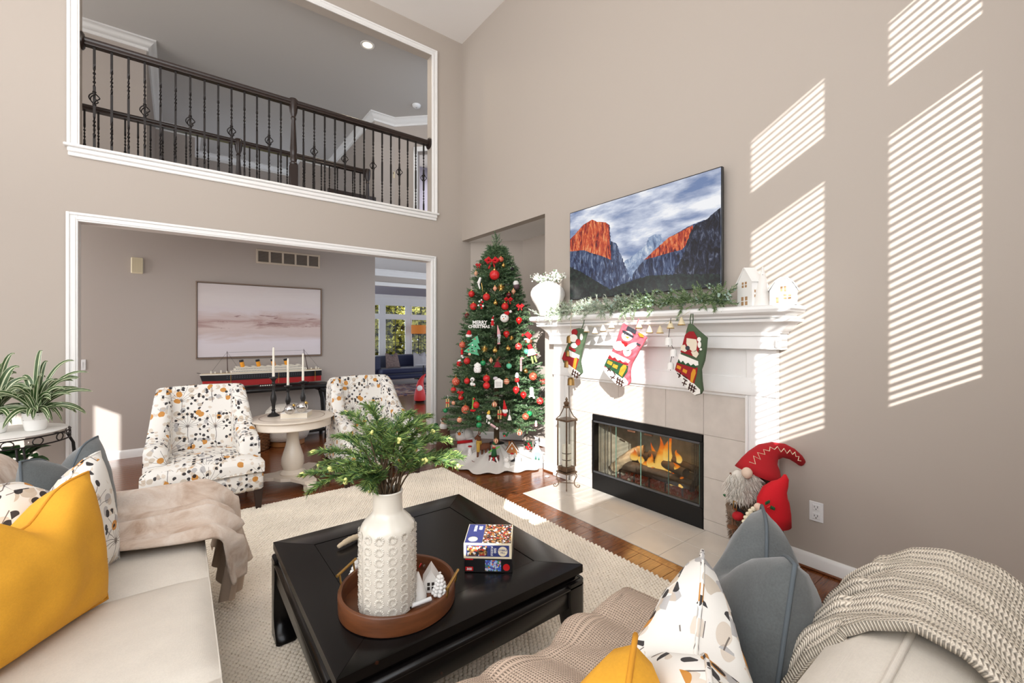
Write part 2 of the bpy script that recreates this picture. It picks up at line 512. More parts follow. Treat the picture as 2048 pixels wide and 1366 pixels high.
CROWN = [(0, 0), (.10, 0), (.10, -.018), (.085, -.022), (.06, -.05), (.03, -.085), (.018, -.09), (.018, -.125), (0, -.125)]
BASEP = [(0, 0), (.018, 0), (.018, .07), (.012, .085), (.006, .092), (0, .092)]

# main room shell
YC = -0.62
CZ = 5.285
wall('wall_north', 'y', 4.983, 5.103, -4.0, 3.136, 0, CZ, [(-.655, 2.538, -1, 2.33), (-.645, 2.552, 2.925, 4.957), (-2.9, -1.35, 0.3, 3.0)], WALL)  # third hole is unseen, put in to let sun reach the hall wall
wall('wall_east', 'x', 3.0, 3.1, YC - .1, 4.983, 0, CZ, [(3.33, 4.99, -1, 2.65), (1.614, 2.666, -1, .68)], WALL)
WINX = [(.24, .695), (.87, 1.395), (2.124, 3.05), (3.2, 3.8)]
SX = lambda y: 3 - (y - YC) / 1.07
holes = []
for a, b_ in WINX:
    x0, x1 = SX(b_), SX(a)
    if a > 3: holes.append((SX(3.88), SX(3.08), 1.677, 4.13)); continue
    holes += [(x0, x1, .95 + .555 * (.69 - YC), 2.459 + .555 * (.698 - YC)), (x0, x1, 2.661 + .555 * (.694 - YC), 2.678 + .555 * (1.395 - YC))]
wall('wall_south', 'y', YC - .10, YC, -4.1, 3.1, 0, CZ, holes, WALL)
wall('wall_west', 'x', -4.1, -4.0, YC - .1, 5.0, 0, CZ, [(1.55, 1.98, 1.9, 2.62), (2.72, 3.05, 2.0, 2.62)], WALL)  # unseen openings added to throw sun patches on north and hall walls
b = MB().box(-4.1, 3.1, YC - .1, 5.103, CZ, CZ + .1)
struct('ceiling', b, CEIL, smooth=0)
# blinds in the windows of the south wall (slats tilted towards the sky)
n = 0
for h in holes:
    n += 1
    fr = MB()
    x0, x1, z0, z1 = h
    for q in ((x0 - .05, x0, z0 - .05, z1 + .05), (x1, x1 + .05, z0 - .05, z1 + .05), (x0, x1, z0 - .05, z0), (x0, x1, z1, z1 + .05)):
        fr.box(q[0], q[1], YC, YC + .02, q[2], q[3])
    fo = struct('window_%d' % n, fr, TRIM, smooth=0)
    if n == len(holes): continue
    tl = math.radians((9, 11, 14, 14)[n - 1] if n < 5 else 23)
    sl = MB(); z = z0 + .02; ca, sa = .024 * math.cos(tl), .024 * math.sin(tl)
    while z < z1:
        y = YC - .05
        sl.plate([(x0, y - ca, z + sa), (x1, y - ca, z + sa), (x1, y + ca, z - sa), (x0, y + ca, z - sa)], (0, 0, .0025)); z += .0425
    so = sl.build('blind_slats', TRIM, fo, smooth=0); so['kind'] = 'stuff'

# niche beside the chimney
b = MB()
b.plate([(3.136, 4.983, 0), (3.62, 4.462, 0), (3.70, 4.54, 0), (3.22, 5.06, 0)], (0, 0, 2.75))
b.box(3.62, 3.70, 3.25, 4.5, 0, 2.75)
b.box(3.1, 3.66, 3.25, 3.33, 0, 2.75)
struct('wall_niche', b, WALL, smooth=0)
struct('ceiling_niche', MB().plate([(3.1, 3.33, 2.65), (3.1, 4.983, 2.65), (3.15, 4.983, 2.65), (3.64, 4.47, 2.65), (3.64, 3.33, 2.65)], (0, 0, .1)), CEIL, smooth=0)

# hall behind the wide opening, foyer and sunroom beyond
wall('wall_hall', 'y', 6.546, 6.65, -4.0, 2.39, 0, 2.72, [], HALLW)
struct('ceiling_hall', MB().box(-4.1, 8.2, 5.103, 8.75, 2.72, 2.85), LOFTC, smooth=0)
wall('wall_foyer', 'y', 8.6, 8.72, 2.0, 8.2, 0, 2.72, [(2.4, 7.4, -1, 2.40)], HALLW)
struct('ceiling_sunroom', MB().box(3.0, 10.5, 8.72, 13.5, 2.66, 2.8), LAV, smooth=0)
b = MB(); sweep(b, [(8.2, 8.6), (2.0, 8.6)], CROWN, 2.72); struct('trim_1', b, TRIM)
b = MB(); b.box(2.3, 7.5, 8.575, 8.6, 2.395, 2.47, .006); b.box(2.3, 2.4, 8.575, 8.6, 0, 2.40, .006); struct('trim_2', b, TRIM)
YW = 13.3
FW = []
xs = [4.20, 5.02, 5.16, 5.90, 6.05, 6.80, 6.95, 7.75]
for i in range(0, 8, 2):
    FW += [(xs[i], xs[i + 1], .12 if i == 0 else .62, 1.92), (xs[i], xs[i + 1], 2.02, 2.36)]
wall('wall_sunroom', 'y', YW, YW + .12, 3.0, 10.5, 0, 2.66, FW, TRIM)
b = MB(); sweep(b, [(10.5, YW), (3.0, YW)], CROWN, 2.66); struct('trim_3', b, TRIM)
for i, (x0, x1, z0, z1) in enumerate(FW):
    b = MB(); fr = .035
    for q in ((x0, x0 + fr, z0, z1), (x1 - fr, x1, z0, z1), (x0 + fr, x1 - fr, z0, z0 + fr), (x0 + fr, x1 - fr, z1 - fr, z1)):
        b.box(q[0], q[1], YW - .015, YW + .05, q[2], q[3])
    o = struct('window_%d' % (10 + i), b, TRIM, smooth=0)
    k = MB(); nx = 2; nz = 1 if z1 - z0 < .5 else 4
    for j in range(1, nx): x = x0 + (x1 - x0) * j / nx; k.box(x - .008, x + .008, YW + .01, YW + .03, z0 + fr, z1 - fr)
    for j in range(1, nz + 1): z = z0 + (z1 - z0) * j / (nz + 1); k.box(x0 + fr, x1 - fr, YW + .01, YW + .03, z - .008, z + .008)
    k.build('muntin_grid', mat('dark_muntin', (70, 70, 72), .5), o, smooth=0)
    MB().box(x0 + fr, x1 - fr, YW + .034, YW + .038, z0 + fr, z1 - fr).build('pane', GLASS, o, smooth=0)

# floor: slab plus individual oak boards where the floor shows
fl = struct('floor', MB().box(-4.1, 3.7, YC - .1, 6.6, -.14, -.012), OAK, smooth=0)
def boards(x0, x1, y0, y1, lmin, lmax, w=.083):
    y = y0
    while y < y1 - .01:
        x = x0 - RND.random() * .5 * (lmax > 1)
        while x < x1:
            L = lmin + RND.random() * (lmax - lmin); a, e = max(x, x0), min(x + L, x1)
            if x1 - e < .2: e = x1
            if e - a > .03:
                bm_ = MB().box(a + .0007, e - .0007, y + .0007, min(y + w, y1) - .0007, -.012, 0, .0012)
                bm_.build('plank', OAK, fl, smooth=0)
            x = max(e, x + L) if e < x1 else x1
        y += w
boards(2.06, 2.335, -.3, 2.958, 2, 2.1)
boards(2.06, 3.60, 2.958, 4.0, .8, 1.5)
boards(-.9, 3.40, 4.0, 6.546, .9, 1.7)
MB().box(2.3365, 2.399, -.3, 2.957, -.012, 0, .0012).build('plank', OAK, fl, smooth=0)
for y0 in (-.3, .0): MB().box(2.4, 2.995, y0 + .001, y0 + .299, -.012, 0, .0012).build('plank', OAK, fl, smooth=0)
for y0 in np.arange(.3, 1.0, .083): MB().box(2.4, 2.995, y0 + .0007, min(y0 + .0823, 1.0), -.012, 0, .0012).build('plank', OAK, fl, smooth=0)
struct('floor_beyond', MB().box(2.3, 10.5, 6.6, 13.4, -.14, 0), OAK, smooth=0)

# baseboards
b = MB(); sweep(b, [(3.0, YC), (3.0, 1.12)], BASEP, 0); struct('baseboard_east', b, TRIM)
b = MB(); sweep(b, [(3.0, 3.16), (3.0, 3.33)], BASEP, 0); struct('baseboard_east.001', b, TRIM)
b = MB(); sweep(b, [(3.62, 3.33), (3.62, 4.462), (3.136, 4.983), (2.61, 4.983)], BASEP, 0); struct('baseboard_niche', b, TRIM)
b = MB(); sweep(b, [(2.39, 6.546), (-4.0, 6.546)], BASEP, 0); struct('baseboard_hall', b, TRIM)
b = MB(); sweep(b, [(-.73, 4.983), (-1.34, 4.983)], BASEP, 0); struct('baseboard_north', b, TRIM)
b = MB()
for x0, x1, y0, y1 in ((2.983, 2.999, .3, 1.12), (2.983, 2.999, 3.16, 3.33)): b.box(x0 - .014, x1 - .017, y0, y1, 0, .016, .005)
struct('baseboard_shoe', b, mat('shoe_moulding', (112, 62, 32), .35))

# casings of the two openings in the north wall
def casing(b, x0, x1, z0, z1, y, w=.07):
    for (a0, a1, t) in ((0, w, .014), (.012, .03, .019), (w - .022, w, .024)):
        b.box(x0 - a1, x0 - a0, y - t, y, z0, z1 + a1, .003); b.box(x1 + a0, x1 + a1, y - t, y, z0, z1 + a1, .003)
        b.box(x0 - a0, x1 + a0, y - t, y, z1 + a0, z1 + a1, .003)
b = MB(); casing(b, -.653, 2.536, 0, 2.328, 4.983); struct('trim_4', b, TRIM)
b = MB(); casing(b, -.643, 2.550, 2.95, 4.955, 4.983, .075)
b.box(-.735, 2.64, 4.935, 5.103, 2.925, 2.95, .006); b.box(-.715, 2.62, 4.95, 4.983, 2.885, 2.925, .008); b.box(-.712, 2.617, 4.965, 4.983, 2.855, 2.89, .006)
struct('trim_5', b, TRIM)
b = MB(); b.box(2.535, 2.5385, 4.984, 5.103, 0, 2.33); b.box(-.6555, -.652, 4.984, 5.103, 0, 2.33); b.box(-.652, 2.535, 4.984, 5.103, 2.327, 2.3305)
struct('trim_6', b, mat('jamb_paint', (222, 216, 210), .6), smooth=0)

# loft above the hall
LZ = 5.2
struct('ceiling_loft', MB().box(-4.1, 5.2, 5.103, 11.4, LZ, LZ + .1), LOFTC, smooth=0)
struct('wall_loft', MB().box(-4.1, -.33, 7.33, 11.2, 2.85, LZ), HALLW, smooth=0)
b = MB(); b.box(2.667, 3.034, 7.33, 11.2, 2.85, LZ)
b.plate([(3.034, 7.33, 2.85), (3.32, 7.045, 2.85), (3.42, 7.145, 2.85), (3.034, 7.53, 2.85)], (0, 0, LZ - 2.85))
b.plate([(3.32, 7.045, 4.62), (3.70, 6.665, 4.62), (3.80, 6.765, 4.62), (3.42, 7.145, 4.62)], (0, 0, LZ - 4.62))
b.plate([(3.70, 6.665, 2.85), (4.2, 6.165, 2.85), (4.3, 6.265, 2.85), (3.80, 6.765, 2.85)], (0, 0, LZ - 2.85))
struct('wall_loft.001', b, HALLW, smooth=0)
b = MB(); b.box(-.33, .24, 10.0, 11.2, 2.85, LZ); b.box(2.04, 2.667, 10.0, 11.2, 2.85, LZ); b.box(.24, 2.04, 11.1, 11.2, 2.85, LZ)
struct('wall_loft.002', b, HALLW, smooth=0)
b = MB(); sweep(b, [(2.667, 10.0), (2.04, 10.0), (2.04, 11.1), (.24, 11.1), (.24, 10.0), (-.33, 10.0), (-.33, 7.33), (-4.0, 7.33)], CROWN, LZ)
sweep(b, [(4.2, 6.165), (3.034, 7.33), (2.667, 7.33), (2.667, 10.0)], CROWN, LZ); struct('trim_7', b, TRIM)
# bedroom door opening at the end of the loft
d_ = Vector((1, -1, 0)).normalized()
b = MB(); b.obox((3.262, 7.075), d_, .075, .03, 2.85, 4.70, .004); b.obox((3.262, 7.075), d_, .62, .03, 4.62, 4.70, .004); struct('trim_8', b, TRIM)
b = MB(); b.box(3.1, 6.2, 9.0, 9.08, 2.85, LZ); b.box(5.6, 5.7, 6.3, 9.0, 2.85, LZ); struct('wall_bedroom', b, LAV, smooth=0)
b = MB(); x0, x1, z0, z1 = 4.1, 4.9, 3.2, 4.12
for q in ((x0, x1, z1 - .07, z1), (x0, x1, z0, z0 + .06), (x0, x0 + .06, z0, z1), (x1 - .06, x1, z0, z1)): b.box(q[0], q[1], 8.97, 8.999, q[2], q[3])
o = struct('window_20', b, TRIM, smooth=0)
k = MB(); z = z0 + .08
while z < z1 - .08: k.box(x0 + .06, x1 - .06, 8.975, 8.985, z, z + .022); z += .034
k.build('blind_slats', mat('glowing_blind', (235, 238, 245), .6, emit=(235, 240, 255), es=1.1), o, smooth=0)['kind'] = 'stuff'  # slats glow to stand in for daylight, the wall behind is closed
struct('floor_loft', MB().box(-4.1, 5.7, 5.103, 9.0, 2.851, 2.87), mat('loft_carpet', (150, 138, 124), .95), smooth=0)

# garden trees seen through the sunroom windows
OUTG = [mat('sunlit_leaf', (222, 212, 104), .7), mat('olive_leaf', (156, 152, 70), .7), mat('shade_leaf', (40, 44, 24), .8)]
def outside_tree(x, y, h, r, label):
    root = thing('garden_tree', label, 'tree', (x, y, -.2))
    MB().tube([(x, y, -.2), (x + .05, y, h * .5), (x, y, h * .8)], [.12, .09, .04], 8).build('trunk', mat('bark', (70, 56, 44), .9), root)
    N = 5200; th = NR.rand(N) * 2 * PI; zz = NR.rand(N); rr = r * np.sqrt(NR.rand(N)) * (1.05 - .75 * zz)
    P = np.stack([x + rr * np.cos(th), y + rr * np.sin(th), .1 + zz * h], 1)
    A = unit(NR.randn(N, 3)); B = unit(np.cross(A, NR.randn(N, 3))); s = (.07 + .08 * NR.rand(N))[:, None]
    V = np.stack([P - A * s, P + B * s * .6, P + A * s, P - B * s * .6], 1).reshape(-1, 3)
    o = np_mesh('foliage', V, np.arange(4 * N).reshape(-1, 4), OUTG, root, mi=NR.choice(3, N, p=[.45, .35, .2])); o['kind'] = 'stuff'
struct('ground', MB().box(0, 22, 13.45, 30, -.4, -.2), mat('garden_lawn', (176, 166, 108), .95, var=.2, vscale=2), smooth=0)
for i, (x, y, h, r, lb) in enumerate([(6.0, 16.2, 4.6, 1.25, 'yellow green garden tree seen through the left sunroom panes'), (8.6, 17.0, 4.8, 1.3, 'yellow green garden tree filling the middle sunroom window'), (11.3, 17.6, 4.6, 1.3, 'yellow green garden tree behind the orange lamp shade'), (12.6, 21.5, 5.5, 1.8, 'tall yellow green tree at the right of the garden row'), (8.6, 21.5, 6.0, 1.9, 'taller tree behind the garden row, centre of the sunroom view'), (4.7, 21, 5.6, 1.7, 'back garden tree at the left of the sunroom view')]):
    outside_tree(x, y, h, r, lb)
# ------------------------------------------------------------------ fireplace wall
TILE = mat('beige_tile', (206, 197, 188), .35, var=.06, vscale=9)
HTILE = mat('hearth_tile', (212, 205, 195), .28, var=.05, vscale=7)
GROUT = mat('grout', (168, 158, 148), .9)
mant = thing('fireplace_surround', 'white painted fireplace mantel surround with deep moulded shelf on the taupe wall', 'mantelpiece', (2.98, 2.14, 0))
b = MB()   # shelf with rounded nosing
prof = [(0, 1.495), (.165, 1.495), (.185, 1.505), (.19, 1.518), (.205, 1.522), (.228, 1.535), (.236, 1.552), (.232, 1.568), (.22, 1.576), (0, 1.576)]
vs = []
for d, z in prof:
    e = .236 - d
    vs.append([Vector((2.999 - d, .98 + e * .98, z)), Vector((2.999 - d, 3.305 - e * .98, z))])
rs = []
for d, z in prof:
    e = max(0, .236 - d) if d > 0 else .236 - prof[1][0] if z < 1.5 else .016
    rs.append([Vector((2.999, .979 + e, z)), Vector((2.999 - d, .979 + e, z)), Vector((2.999 - d, 3.303 - e, z)), Vector((2.999, 3.303 - e, z))])
b.rings(rs[1:-1]); b.build('shelf', TRIM, mant)
b = MB()   # crown under the shelf
cp = [(.065, 1.405), (.082, 1.405), (.084, 1.416), (.092, 1.422), (.105, 1.44), (.135, 1.468), (.16, 1.478), (.165, 1.495)]
rs = [[Vector((2.999, 1.155 - d, z)), Vector((2.98 - d, 1.155 - d, z)), Vector((2.98 - d, 3.09 + d, z)), Vector((2.999, 3.09 + d, z))] for d, z in cp]
b.rings(rs); b.build('crown', TRIM, mant)
b = MB(); b.box(2.905, 2.999, 1.08, 3.165, 1.305, 1.405, .004)
b.box(2.895, 2.905, 1.082, 3.163, 1.388, 1.405, .003); b.build('frieze', TRIM, mant)
for y0 in (1.095, 3.135):
    MB().box(2.889, 2.906, y0, y0 + .018, 1.318, 1.372, .006).build('frieze_block', TRIM, mant)
b = MB()   # header panel with cove above the tile field
rs = [[Vector((2.999 - d, 1.13, z)), Vector((2.999 - d, 3.152, z))] for d, z in [(.0, 1.305), (.032, 1.305), (.034, 1.12), (.044, 1.115), (.05, 1.07), (.06, 1.03), (.055, 1.005), (.03, .995), (.028, .979), (.0, .979)]]
n_ = len(rs); v_ = [p for r in rs for p in r]; f_ = [(i * 2, i * 2 + 1, ((i + 1) % n_) * 2 + 1, ((i + 1) % n_) * 2) for i in range(n_)] + [tuple(i * 2 for i in range(n_)), tuple(i * 2 + 1 for i in range(n_ - 1, -1, -1))]
b.add(v_, f_); b.build('header_panel', TRIM, mant)
for y0, y1, sgn in ((1.126, 1.312, 1), (2.97, 3.156, -1)):
    b = MB(); b.box(2.958, 2.999, y0, y1, 0, 1.305, .004)
    ya, yb = (y0 + .05, y1 - .03) if sgn > 0 else (y0 + .03, y1 - .05)
    b.box(2.950, 2.9585, ya, yb, .14, 1.10, .004); b.box(2.948, 2.96, y0 - .002, y1 + .002, 0, .11, .006)
    ye = y1 if sgn > 0 else y0
    b.box(2.944, 2.97, ye - .018, ye + .002, .0, 1.0, .006)
    b.build('leg', TRIM, mant)
# tiled field: every tile its own piece
MB().box(2.984, 2.999, 1.312, 1.614, 0, .979).build('grout_bed', GROUT, mant, smooth=0)
MB().box(2.984, 2.999, 2.666, 2.97, 0, .979).build('grout_bed', GROUT, mant, smooth=0)
MB().box(2.984, 2.999, 1.614, 2.666, .68, .979).build('grout_bed', GROUT, mant, smooth=0)
g = .0022
ys = [1.312, 1.614, 1.919, 2.145, 2.37, 2.666, 2.97]
for i in range(6):
    y0, y1 = ys[i] + g / 2, ys[i + 1] - g / 2
    rows = [(.684, .979)] if 0 < i < 5 else [(0, .082), (.082, .383), (.383, .684), (.684, .979)]
    for z0, z1 in rows:
        MB().box(2.979, 2.9845, y0, y1, z0 + g / 2, z1 - g / 2, .0012).build('tile', TILE, mant, smooth=0)
# hearth
he = thing('hearth', 'flush beige tiled hearth slab in front of the fire, lantern standing on its left end', 'hearth', (2.69, 1.98, 0))
MB().box(2.402, 2.978, .998, 2.958, -.012, -.0005).build('grout_bed', GROUT, he, smooth=0)
hy = [.999, 1.298, 1.597, 1.89, 2.128, 2.364, 2.662, 2.957]
for x0, x1 in ((2.403, 2.694), (2.694, 2.977)):
    for i in range(7):
        MB().box(x0 + g / 2, x1 - g / 2, hy[i] + g / 2, hy[i + 1] - g / 2, -.01, .003, .0015).build('tile', HTILE, he, smooth=0)

# firebox insert
FBK = mat('black_fireplace_metal', (14, 14, 15), .38, m=.3)
FBG = mat('grey_rail_metal', (96, 98, 102), .35, m=.7)
FBIN = mat('firebrick', (168, 160, 148), .9, var=.25, vscale=12)
fb = thing('fireplace_insert', 'black metal gas fireplace with glass doors and burning logs in the tiled surround', 'fireplace', (2.99, 2.14, 0))
Y0, Y1 = 1.616, 2.664
b = MB(); b.box(2.972, 3.04, Y0, Y1, .004, .155, .004); b.box(2.966, 2.975, Y0 + .004, Y1 - .004, .146, .156, .002); b.build('lower_louvre_panel', FBK, fb)
b = MB(); b.box(2.972, 3.04, Y0, Y1, .622, .679, .006); b.box(2.972, 3.04, Y0, Y0 + .022, .155, .625); b.box(2.972, 3.04, Y1 - .022, Y1, .155, .625); b.build('frame', FBK, fb)
b = MB(); b.box(2.966, 2.985, Y0 + .02, Y1 - .02, .156, .172, .003); b.build('door_track', FBG, fb)
b = MB(); b.box(2.968, 2.985, Y0 + .02, Y1 - .02, .608, .624, .003); b.build('door_track', FBG, fb)
dy = (Y1 - Y0 - .044) / 4
SMOKED = glass_mat('smoked_glass', (.82, .83, .80), .10)
for k in range(4):
    y0 = Y0 + .022 + dy * k
    p_ = MB().box(2.974, 2.979, y0 + .003, y0 + dy - .003, .172, .608).build('glass_door', SMOKED, fb, smooth=0)
    MB().box(2.973, 2.980, y0, y0 + .004, .172, .608).build('glass_edge', mat('green_glass_edge', (86, 116, 104), .2), p_, smooth=0)
    if k in (1, 2):
        yc = y0 + (dy * .2 if k == 2 else dy * .55)
        MB().box(2.958, 2.974, yc, yc + .075, .592, .606, .004).build('handle', mat('handle_bronze', (120, 84, 64), .4, m=.6), p_)
b = MB()   # firebox shell, tapering to the back
f0 = [(3.04, Y0, .1), (3.04, Y1, .1), (3.04, Y1, .66), (3.04, Y0, .66)]; f1 = [(3.44, Y0 + .15, .1), (3.44, Y1 - .15, .1), (3.44, Y1 - .15, .62), (3.44, Y0 + .15, .62)]
b.add(f0 + f1, [(0, 1, 5, 4), (1, 2, 6, 5), (2, 3, 7, 6), (3, 0, 4, 7), (4, 5, 6, 7)])
b.add([(3.02, Y0 - .03, .0), (3.02, Y1 + .03, .0), (3.02, Y1 + .03, .70), (3.02, Y0 - .03, .70), (3.5, Y0 + .1, .0), (3.5, Y1 - .1, .0), (3.5, Y1 - .1, .70), (3.5, Y0 + .1, .70)], [(0, 1, 5, 4), (1, 2, 6, 5), (2, 3, 7, 6), (3, 0, 4, 7), (4, 5, 6, 7)])
b.build('firebox', FBIN, fb, smooth=0, fixn=False)
# mesh spark curtain drawn to both sides (woven wires)
def mesh_curtain(ya, yb):
    b = MB(); n = 18
    for i in range(n + 1):
        y = ya + (yb - ya) * i / n; x = 3.015 + .012 * math.sin(i * 1.3)
        b.tube([(x, y, .165), (x, y, .60)], .0012, 4)
    for i in range(34):
        z = .17 + i * .0128
        b.tube([(3.015 + .012 * math.sin(j * 1.3), ya + (yb - ya) * j / n, z) for j in range(n + 1)], .0008, 3)
    return b
mesh_curtain(Y1 - .05, Y1 - .19).build('mesh_curtain', FBG, fb)['kind'] = 'stuff'
mesh_curtain(Y0 + .03, Y0 + .10).build('mesh_curtain', FBG, fb)['kind'] = 'stuff'
LOG = mat('charred_log', (74, 60, 50), .95, var=.5, vscale=14, bump=.6, bscale=26, bdist=.01)
LOGP = mat('pale_log', (170, 150, 128), .95, var=.3, vscale=16, bump=.5, bscale=30, bdist=.01)
b = MB()
for y in (1.85, 2.0, 2.15, 2.3, 2.45): b.tube([(3.1, y, .105), (3.1, y, .2), (3.14, y, .2), (3.34, y, .2)], .008, 6)
b.tube([(3.14, 1.8, .2), (3.14, 2.5, .2)], .008, 6); b.tube([(3.3, 1.8, .2), (3.3, 2.5, .2)], .008, 6); b.build('grate', FBK, fb)
for pts, r, m in (([(3.14, 1.78, .235), (3.15, 2.1, .242), (3.15, 2.45, .235)], .042, LOG), ([(3.27, 1.82, .24), (3.28, 2.15, .25), (3.27, 2.5, .24)], .045, LOG),
                  ([(3.12, 1.83, .32), (3.2, 2.1, .335), (3.29, 2.42, .33)], .036, LOG), ([(3.1, 2.52, .19), (3.13, 2.45, .27), (3.2, 2.36, .36), (3.24, 2.3, .38)], .045, LOGP), ([(3.24, 1.76, .32), (3.22, 2.0, .37), (3.17, 2.2, .385)], .03, LOG)):
    pts = [Vector(p) for p in pts]; q = []
    for i in range(len(pts) - 1):
        for j in range(4): q.append(pts[i].lerp(pts[i + 1], j / 4) + Vector((RND.uniform(-.004, .004), 0, RND.uniform(-.005, .005))))
    q.append(pts[-1])
    MB().tube(q, [r * RND.uniform(.88, 1.1) for _ in q], 12).build('log', m, fb)
EMB = mat('ember_bed', (60, 30, 20), .9, var=.5, vscale=30, emit=(255, 80, 20), es=.06)
b = MB()
for _ in range(160): b.sphere((RND.uniform(3.08, 3.34), RND.uniform(1.8, 2.5), .115 + RND.uniform(0, .02)), RND.uniform(.01, .02), 6, 4)
b.build('ember_bed', EMB, fb)['kind'] = 'stuff'
def flame_mat():
    t = NT('flame'); t.t.nodes.remove(t.p)
    uvn = t.n('ShaderNodeTexCoord').outputs['Generated']; sp = t.n('ShaderNodeSeparateXYZ'); t.l(uvn, sp.inputs[0])
    nz = t.noise(t.coord(), 16, 3)
    h = t.math('ADD', sp.outputs[2], t.math('MULTIPLY', t.math('SUBTRACT', nz.outputs[0], .5), .7))
    em = t.n('ShaderNodeEmission'); t.l(t.ramp(h, [(0, lin((255, 214, 130))), (.35, lin((255, 196, 90))), (.65, lin((250, 140, 30))), (1, lin((220, 70, 10)))]), em.inputs[0]); em.inputs[1].default_value = 1.25
    tr = t.n('ShaderNodeBsdfTransparent'); mx = t.n('ShaderNodeMixShader')
    lw = t.n('ShaderNodeLayerWeight'); lw.inputs[0].default_value = .35
    a = t.math('SUBTRACT', t.math('MULTIPLY', t.math('SUBTRACT', 1.0, lw.outputs[1]), 1.5), t.math('MULTIPLY', h, .75))
    cl = t.n('ShaderNodeClamp'); t.l(a, cl.inputs[0])
    t.l(cl.outputs[0], mx.inputs[0]); t.l(tr.outputs[0], mx.inputs[1]); t.l(em.outputs[0], mx.inputs[2]); t.l(mx.outputs[0], t.out.inputs[0])
    return t.mat
FLAME = flame_mat()
for (px, y0_, y1_, wpx) in [(1319, 950, 872, 13), (1338, 930, 868, 12), (1311, 940, 885, 8), (1268, 920, 897, 9), (1282, 925, 902, 7), (1300, 935, 905, 8), (1356, 925, 900, 7), (1290, 942, 920, 9), (1310, 952, 930, 9), (1328, 960, 937, 10), (1345, 968, 942, 9), (1362, 975, 950, 8), (1352, 942, 925, 8), (1372, 945, 928, 6), (1275, 910, 892, 5), (1335, 950, 925, 7)]:
    X = 3.10 + RND.random() * .14
    p0, p1 = onx(px, y0_, X), onx(px + RND.uniform(-3, 3), y1_, X)
    rr = onx(px - wpx, y0_, X).y - p0.y; k = 9; pts = []; rad = []
    ph = RND.random() * 6
    for i in range(k + 1):
        s = i / k; pts.append(p0.lerp(p1, s) + Vector((.012 * math.sin(ph + 4 * s), .016 * math.sin(ph * 2 + 5 * s) * s * 1.6, 0)))
        rad.append(max(.001, rr * (math.sin(PI * min(1, s * .75 + .18)) ** .9) * (1 - s) ** .55))
    MB().tube(pts, rad, 10).build('flame', FLAME, fb, smooth=180)
add_area('fire_glow', (3.12, 2.12, .5), (-.3, 0, -1), .5, .2, 2.2, (1.0, .55, .2))

# ------------------------------------------------------------------ television above the mantel
tv = thing('television', 'wall mounted flat television showing red lit cliffs above a dark valley', 'television', (2.96, 2.18, 1.725))
XT = 2.93; TY0, TY1, TZ0, TZ1 = 1.455, 2.905, 1.725, 2.549
MB().box(XT, XT + .028, TY0, TY1, TZ0, TZ1, .004).build('casing', mat('tv_bezel', (16, 16, 18), .3), tv)
b = MB(); b.box(XT + .028, 2.999, 1.95, 2.40, 1.95, 2.3, .005); b.build('wall_bracket', FBK, tv)
b = MB(); b.box(XT - .004, XT + .02, 2.05, 2.20, 1.705, 1.728, .004); b.build('sensor_bar', mat('tv_bezel', (16, 16, 18), .3), tv)
def screen_mat(name, stops, sc, scale, detail=5, rough=.6, dist=.5, es=.62, rot=(0, 0, 0)):
    t = NT(name); cd = t.mapping(t.coord(), sc, rot)
    nz = t.noise(cd, scale, detail, rough, dist)
    c = t.ramp(nz.outputs[0], [(p, lin(q)) for p, q in stops])
    t.p.inputs['Base Color'].default_value = (.01, .01, .01, 1); t.p.inputs['Roughness'].default_value = .25
    t.l(c, t.p.inputs['Emission Color']); t.p.inputs['Emission Strength'].default_value = es
    return t.mat
SK = screen_mat('screen_clouds', [(.36, (112, 134, 176)), (.45, (160, 172, 200)), (.53, (204, 212, 230)), (.62, (248, 249, 252))], (1, 1.3, 4.6), 1.7, 6, .55, .12, .98, (.25, 0, 0))
OR = screen_mat('screen_red_rock', [(.36, (60, 14, 26)), (.45, (178, 46, 34)), (.53, (240, 104, 52)), (.64, (252, 190, 130))], (1, 11, 2.6), 3.2, 6, .7, .8, .8)
BL = screen_mat('screen_blue_rock', [(.34, (10, 14, 34)), (.46, (40, 56, 98)), (.56, (92, 112, 152)), (.66, (170, 184, 210))], (1, 11, 3.2), 3.0, 6, .7, 1.0, .7)
DK = screen_mat('screen_dark_rock', [(.36, (4, 6, 16)), (.48, (20, 26, 46)), (.58, (56, 64, 90)), (.68, (140, 150, 172))], (1, 7, 3), 4.0, 6, .72, 1.0, .7)
FO = screen_mat('screen_forest', [(.38, (4, 10, 14)), (.5, (14, 32, 36)), (.6, (40, 62, 52))], (1, 4, 4), 7.0, 5, .7, .4, .7)
SN = screen_mat('screen_snow_peak', [(.3, (48, 70, 116)), (.5, (150, 172, 206)), (.7, (240, 246, 252))], (1, 5, 3), 4.0, 5, .7, .8, .85)
def scr(x, pts, m, nm='picture_area'):
    q = [onx(px, py, XT) for px, py in pts]
    MB().plate([(XT - x, p.y, p.z) for p in q], (.0003, 0, 0)).build(nm, m, tv, smooth=0)
e = .008
MB().plate([(XT - .0006, TY0 + e, TZ0 + e), (XT - .0006, TY1 - e, TZ0 + e), (XT - .0006, TY1 - e, TZ1 - e), (XT - .0006, TY0 + e, TZ1 - e)], (.0004, 0, 0)).build('screen', SK, tv, smooth=0)
def uvp(u, v):
    y = TY1 - e - u * (TY1 - TY0 - 2 * e); z = TZ1 - e - v * (TZ1 - TZ0 - 2 * e); return (y, z)
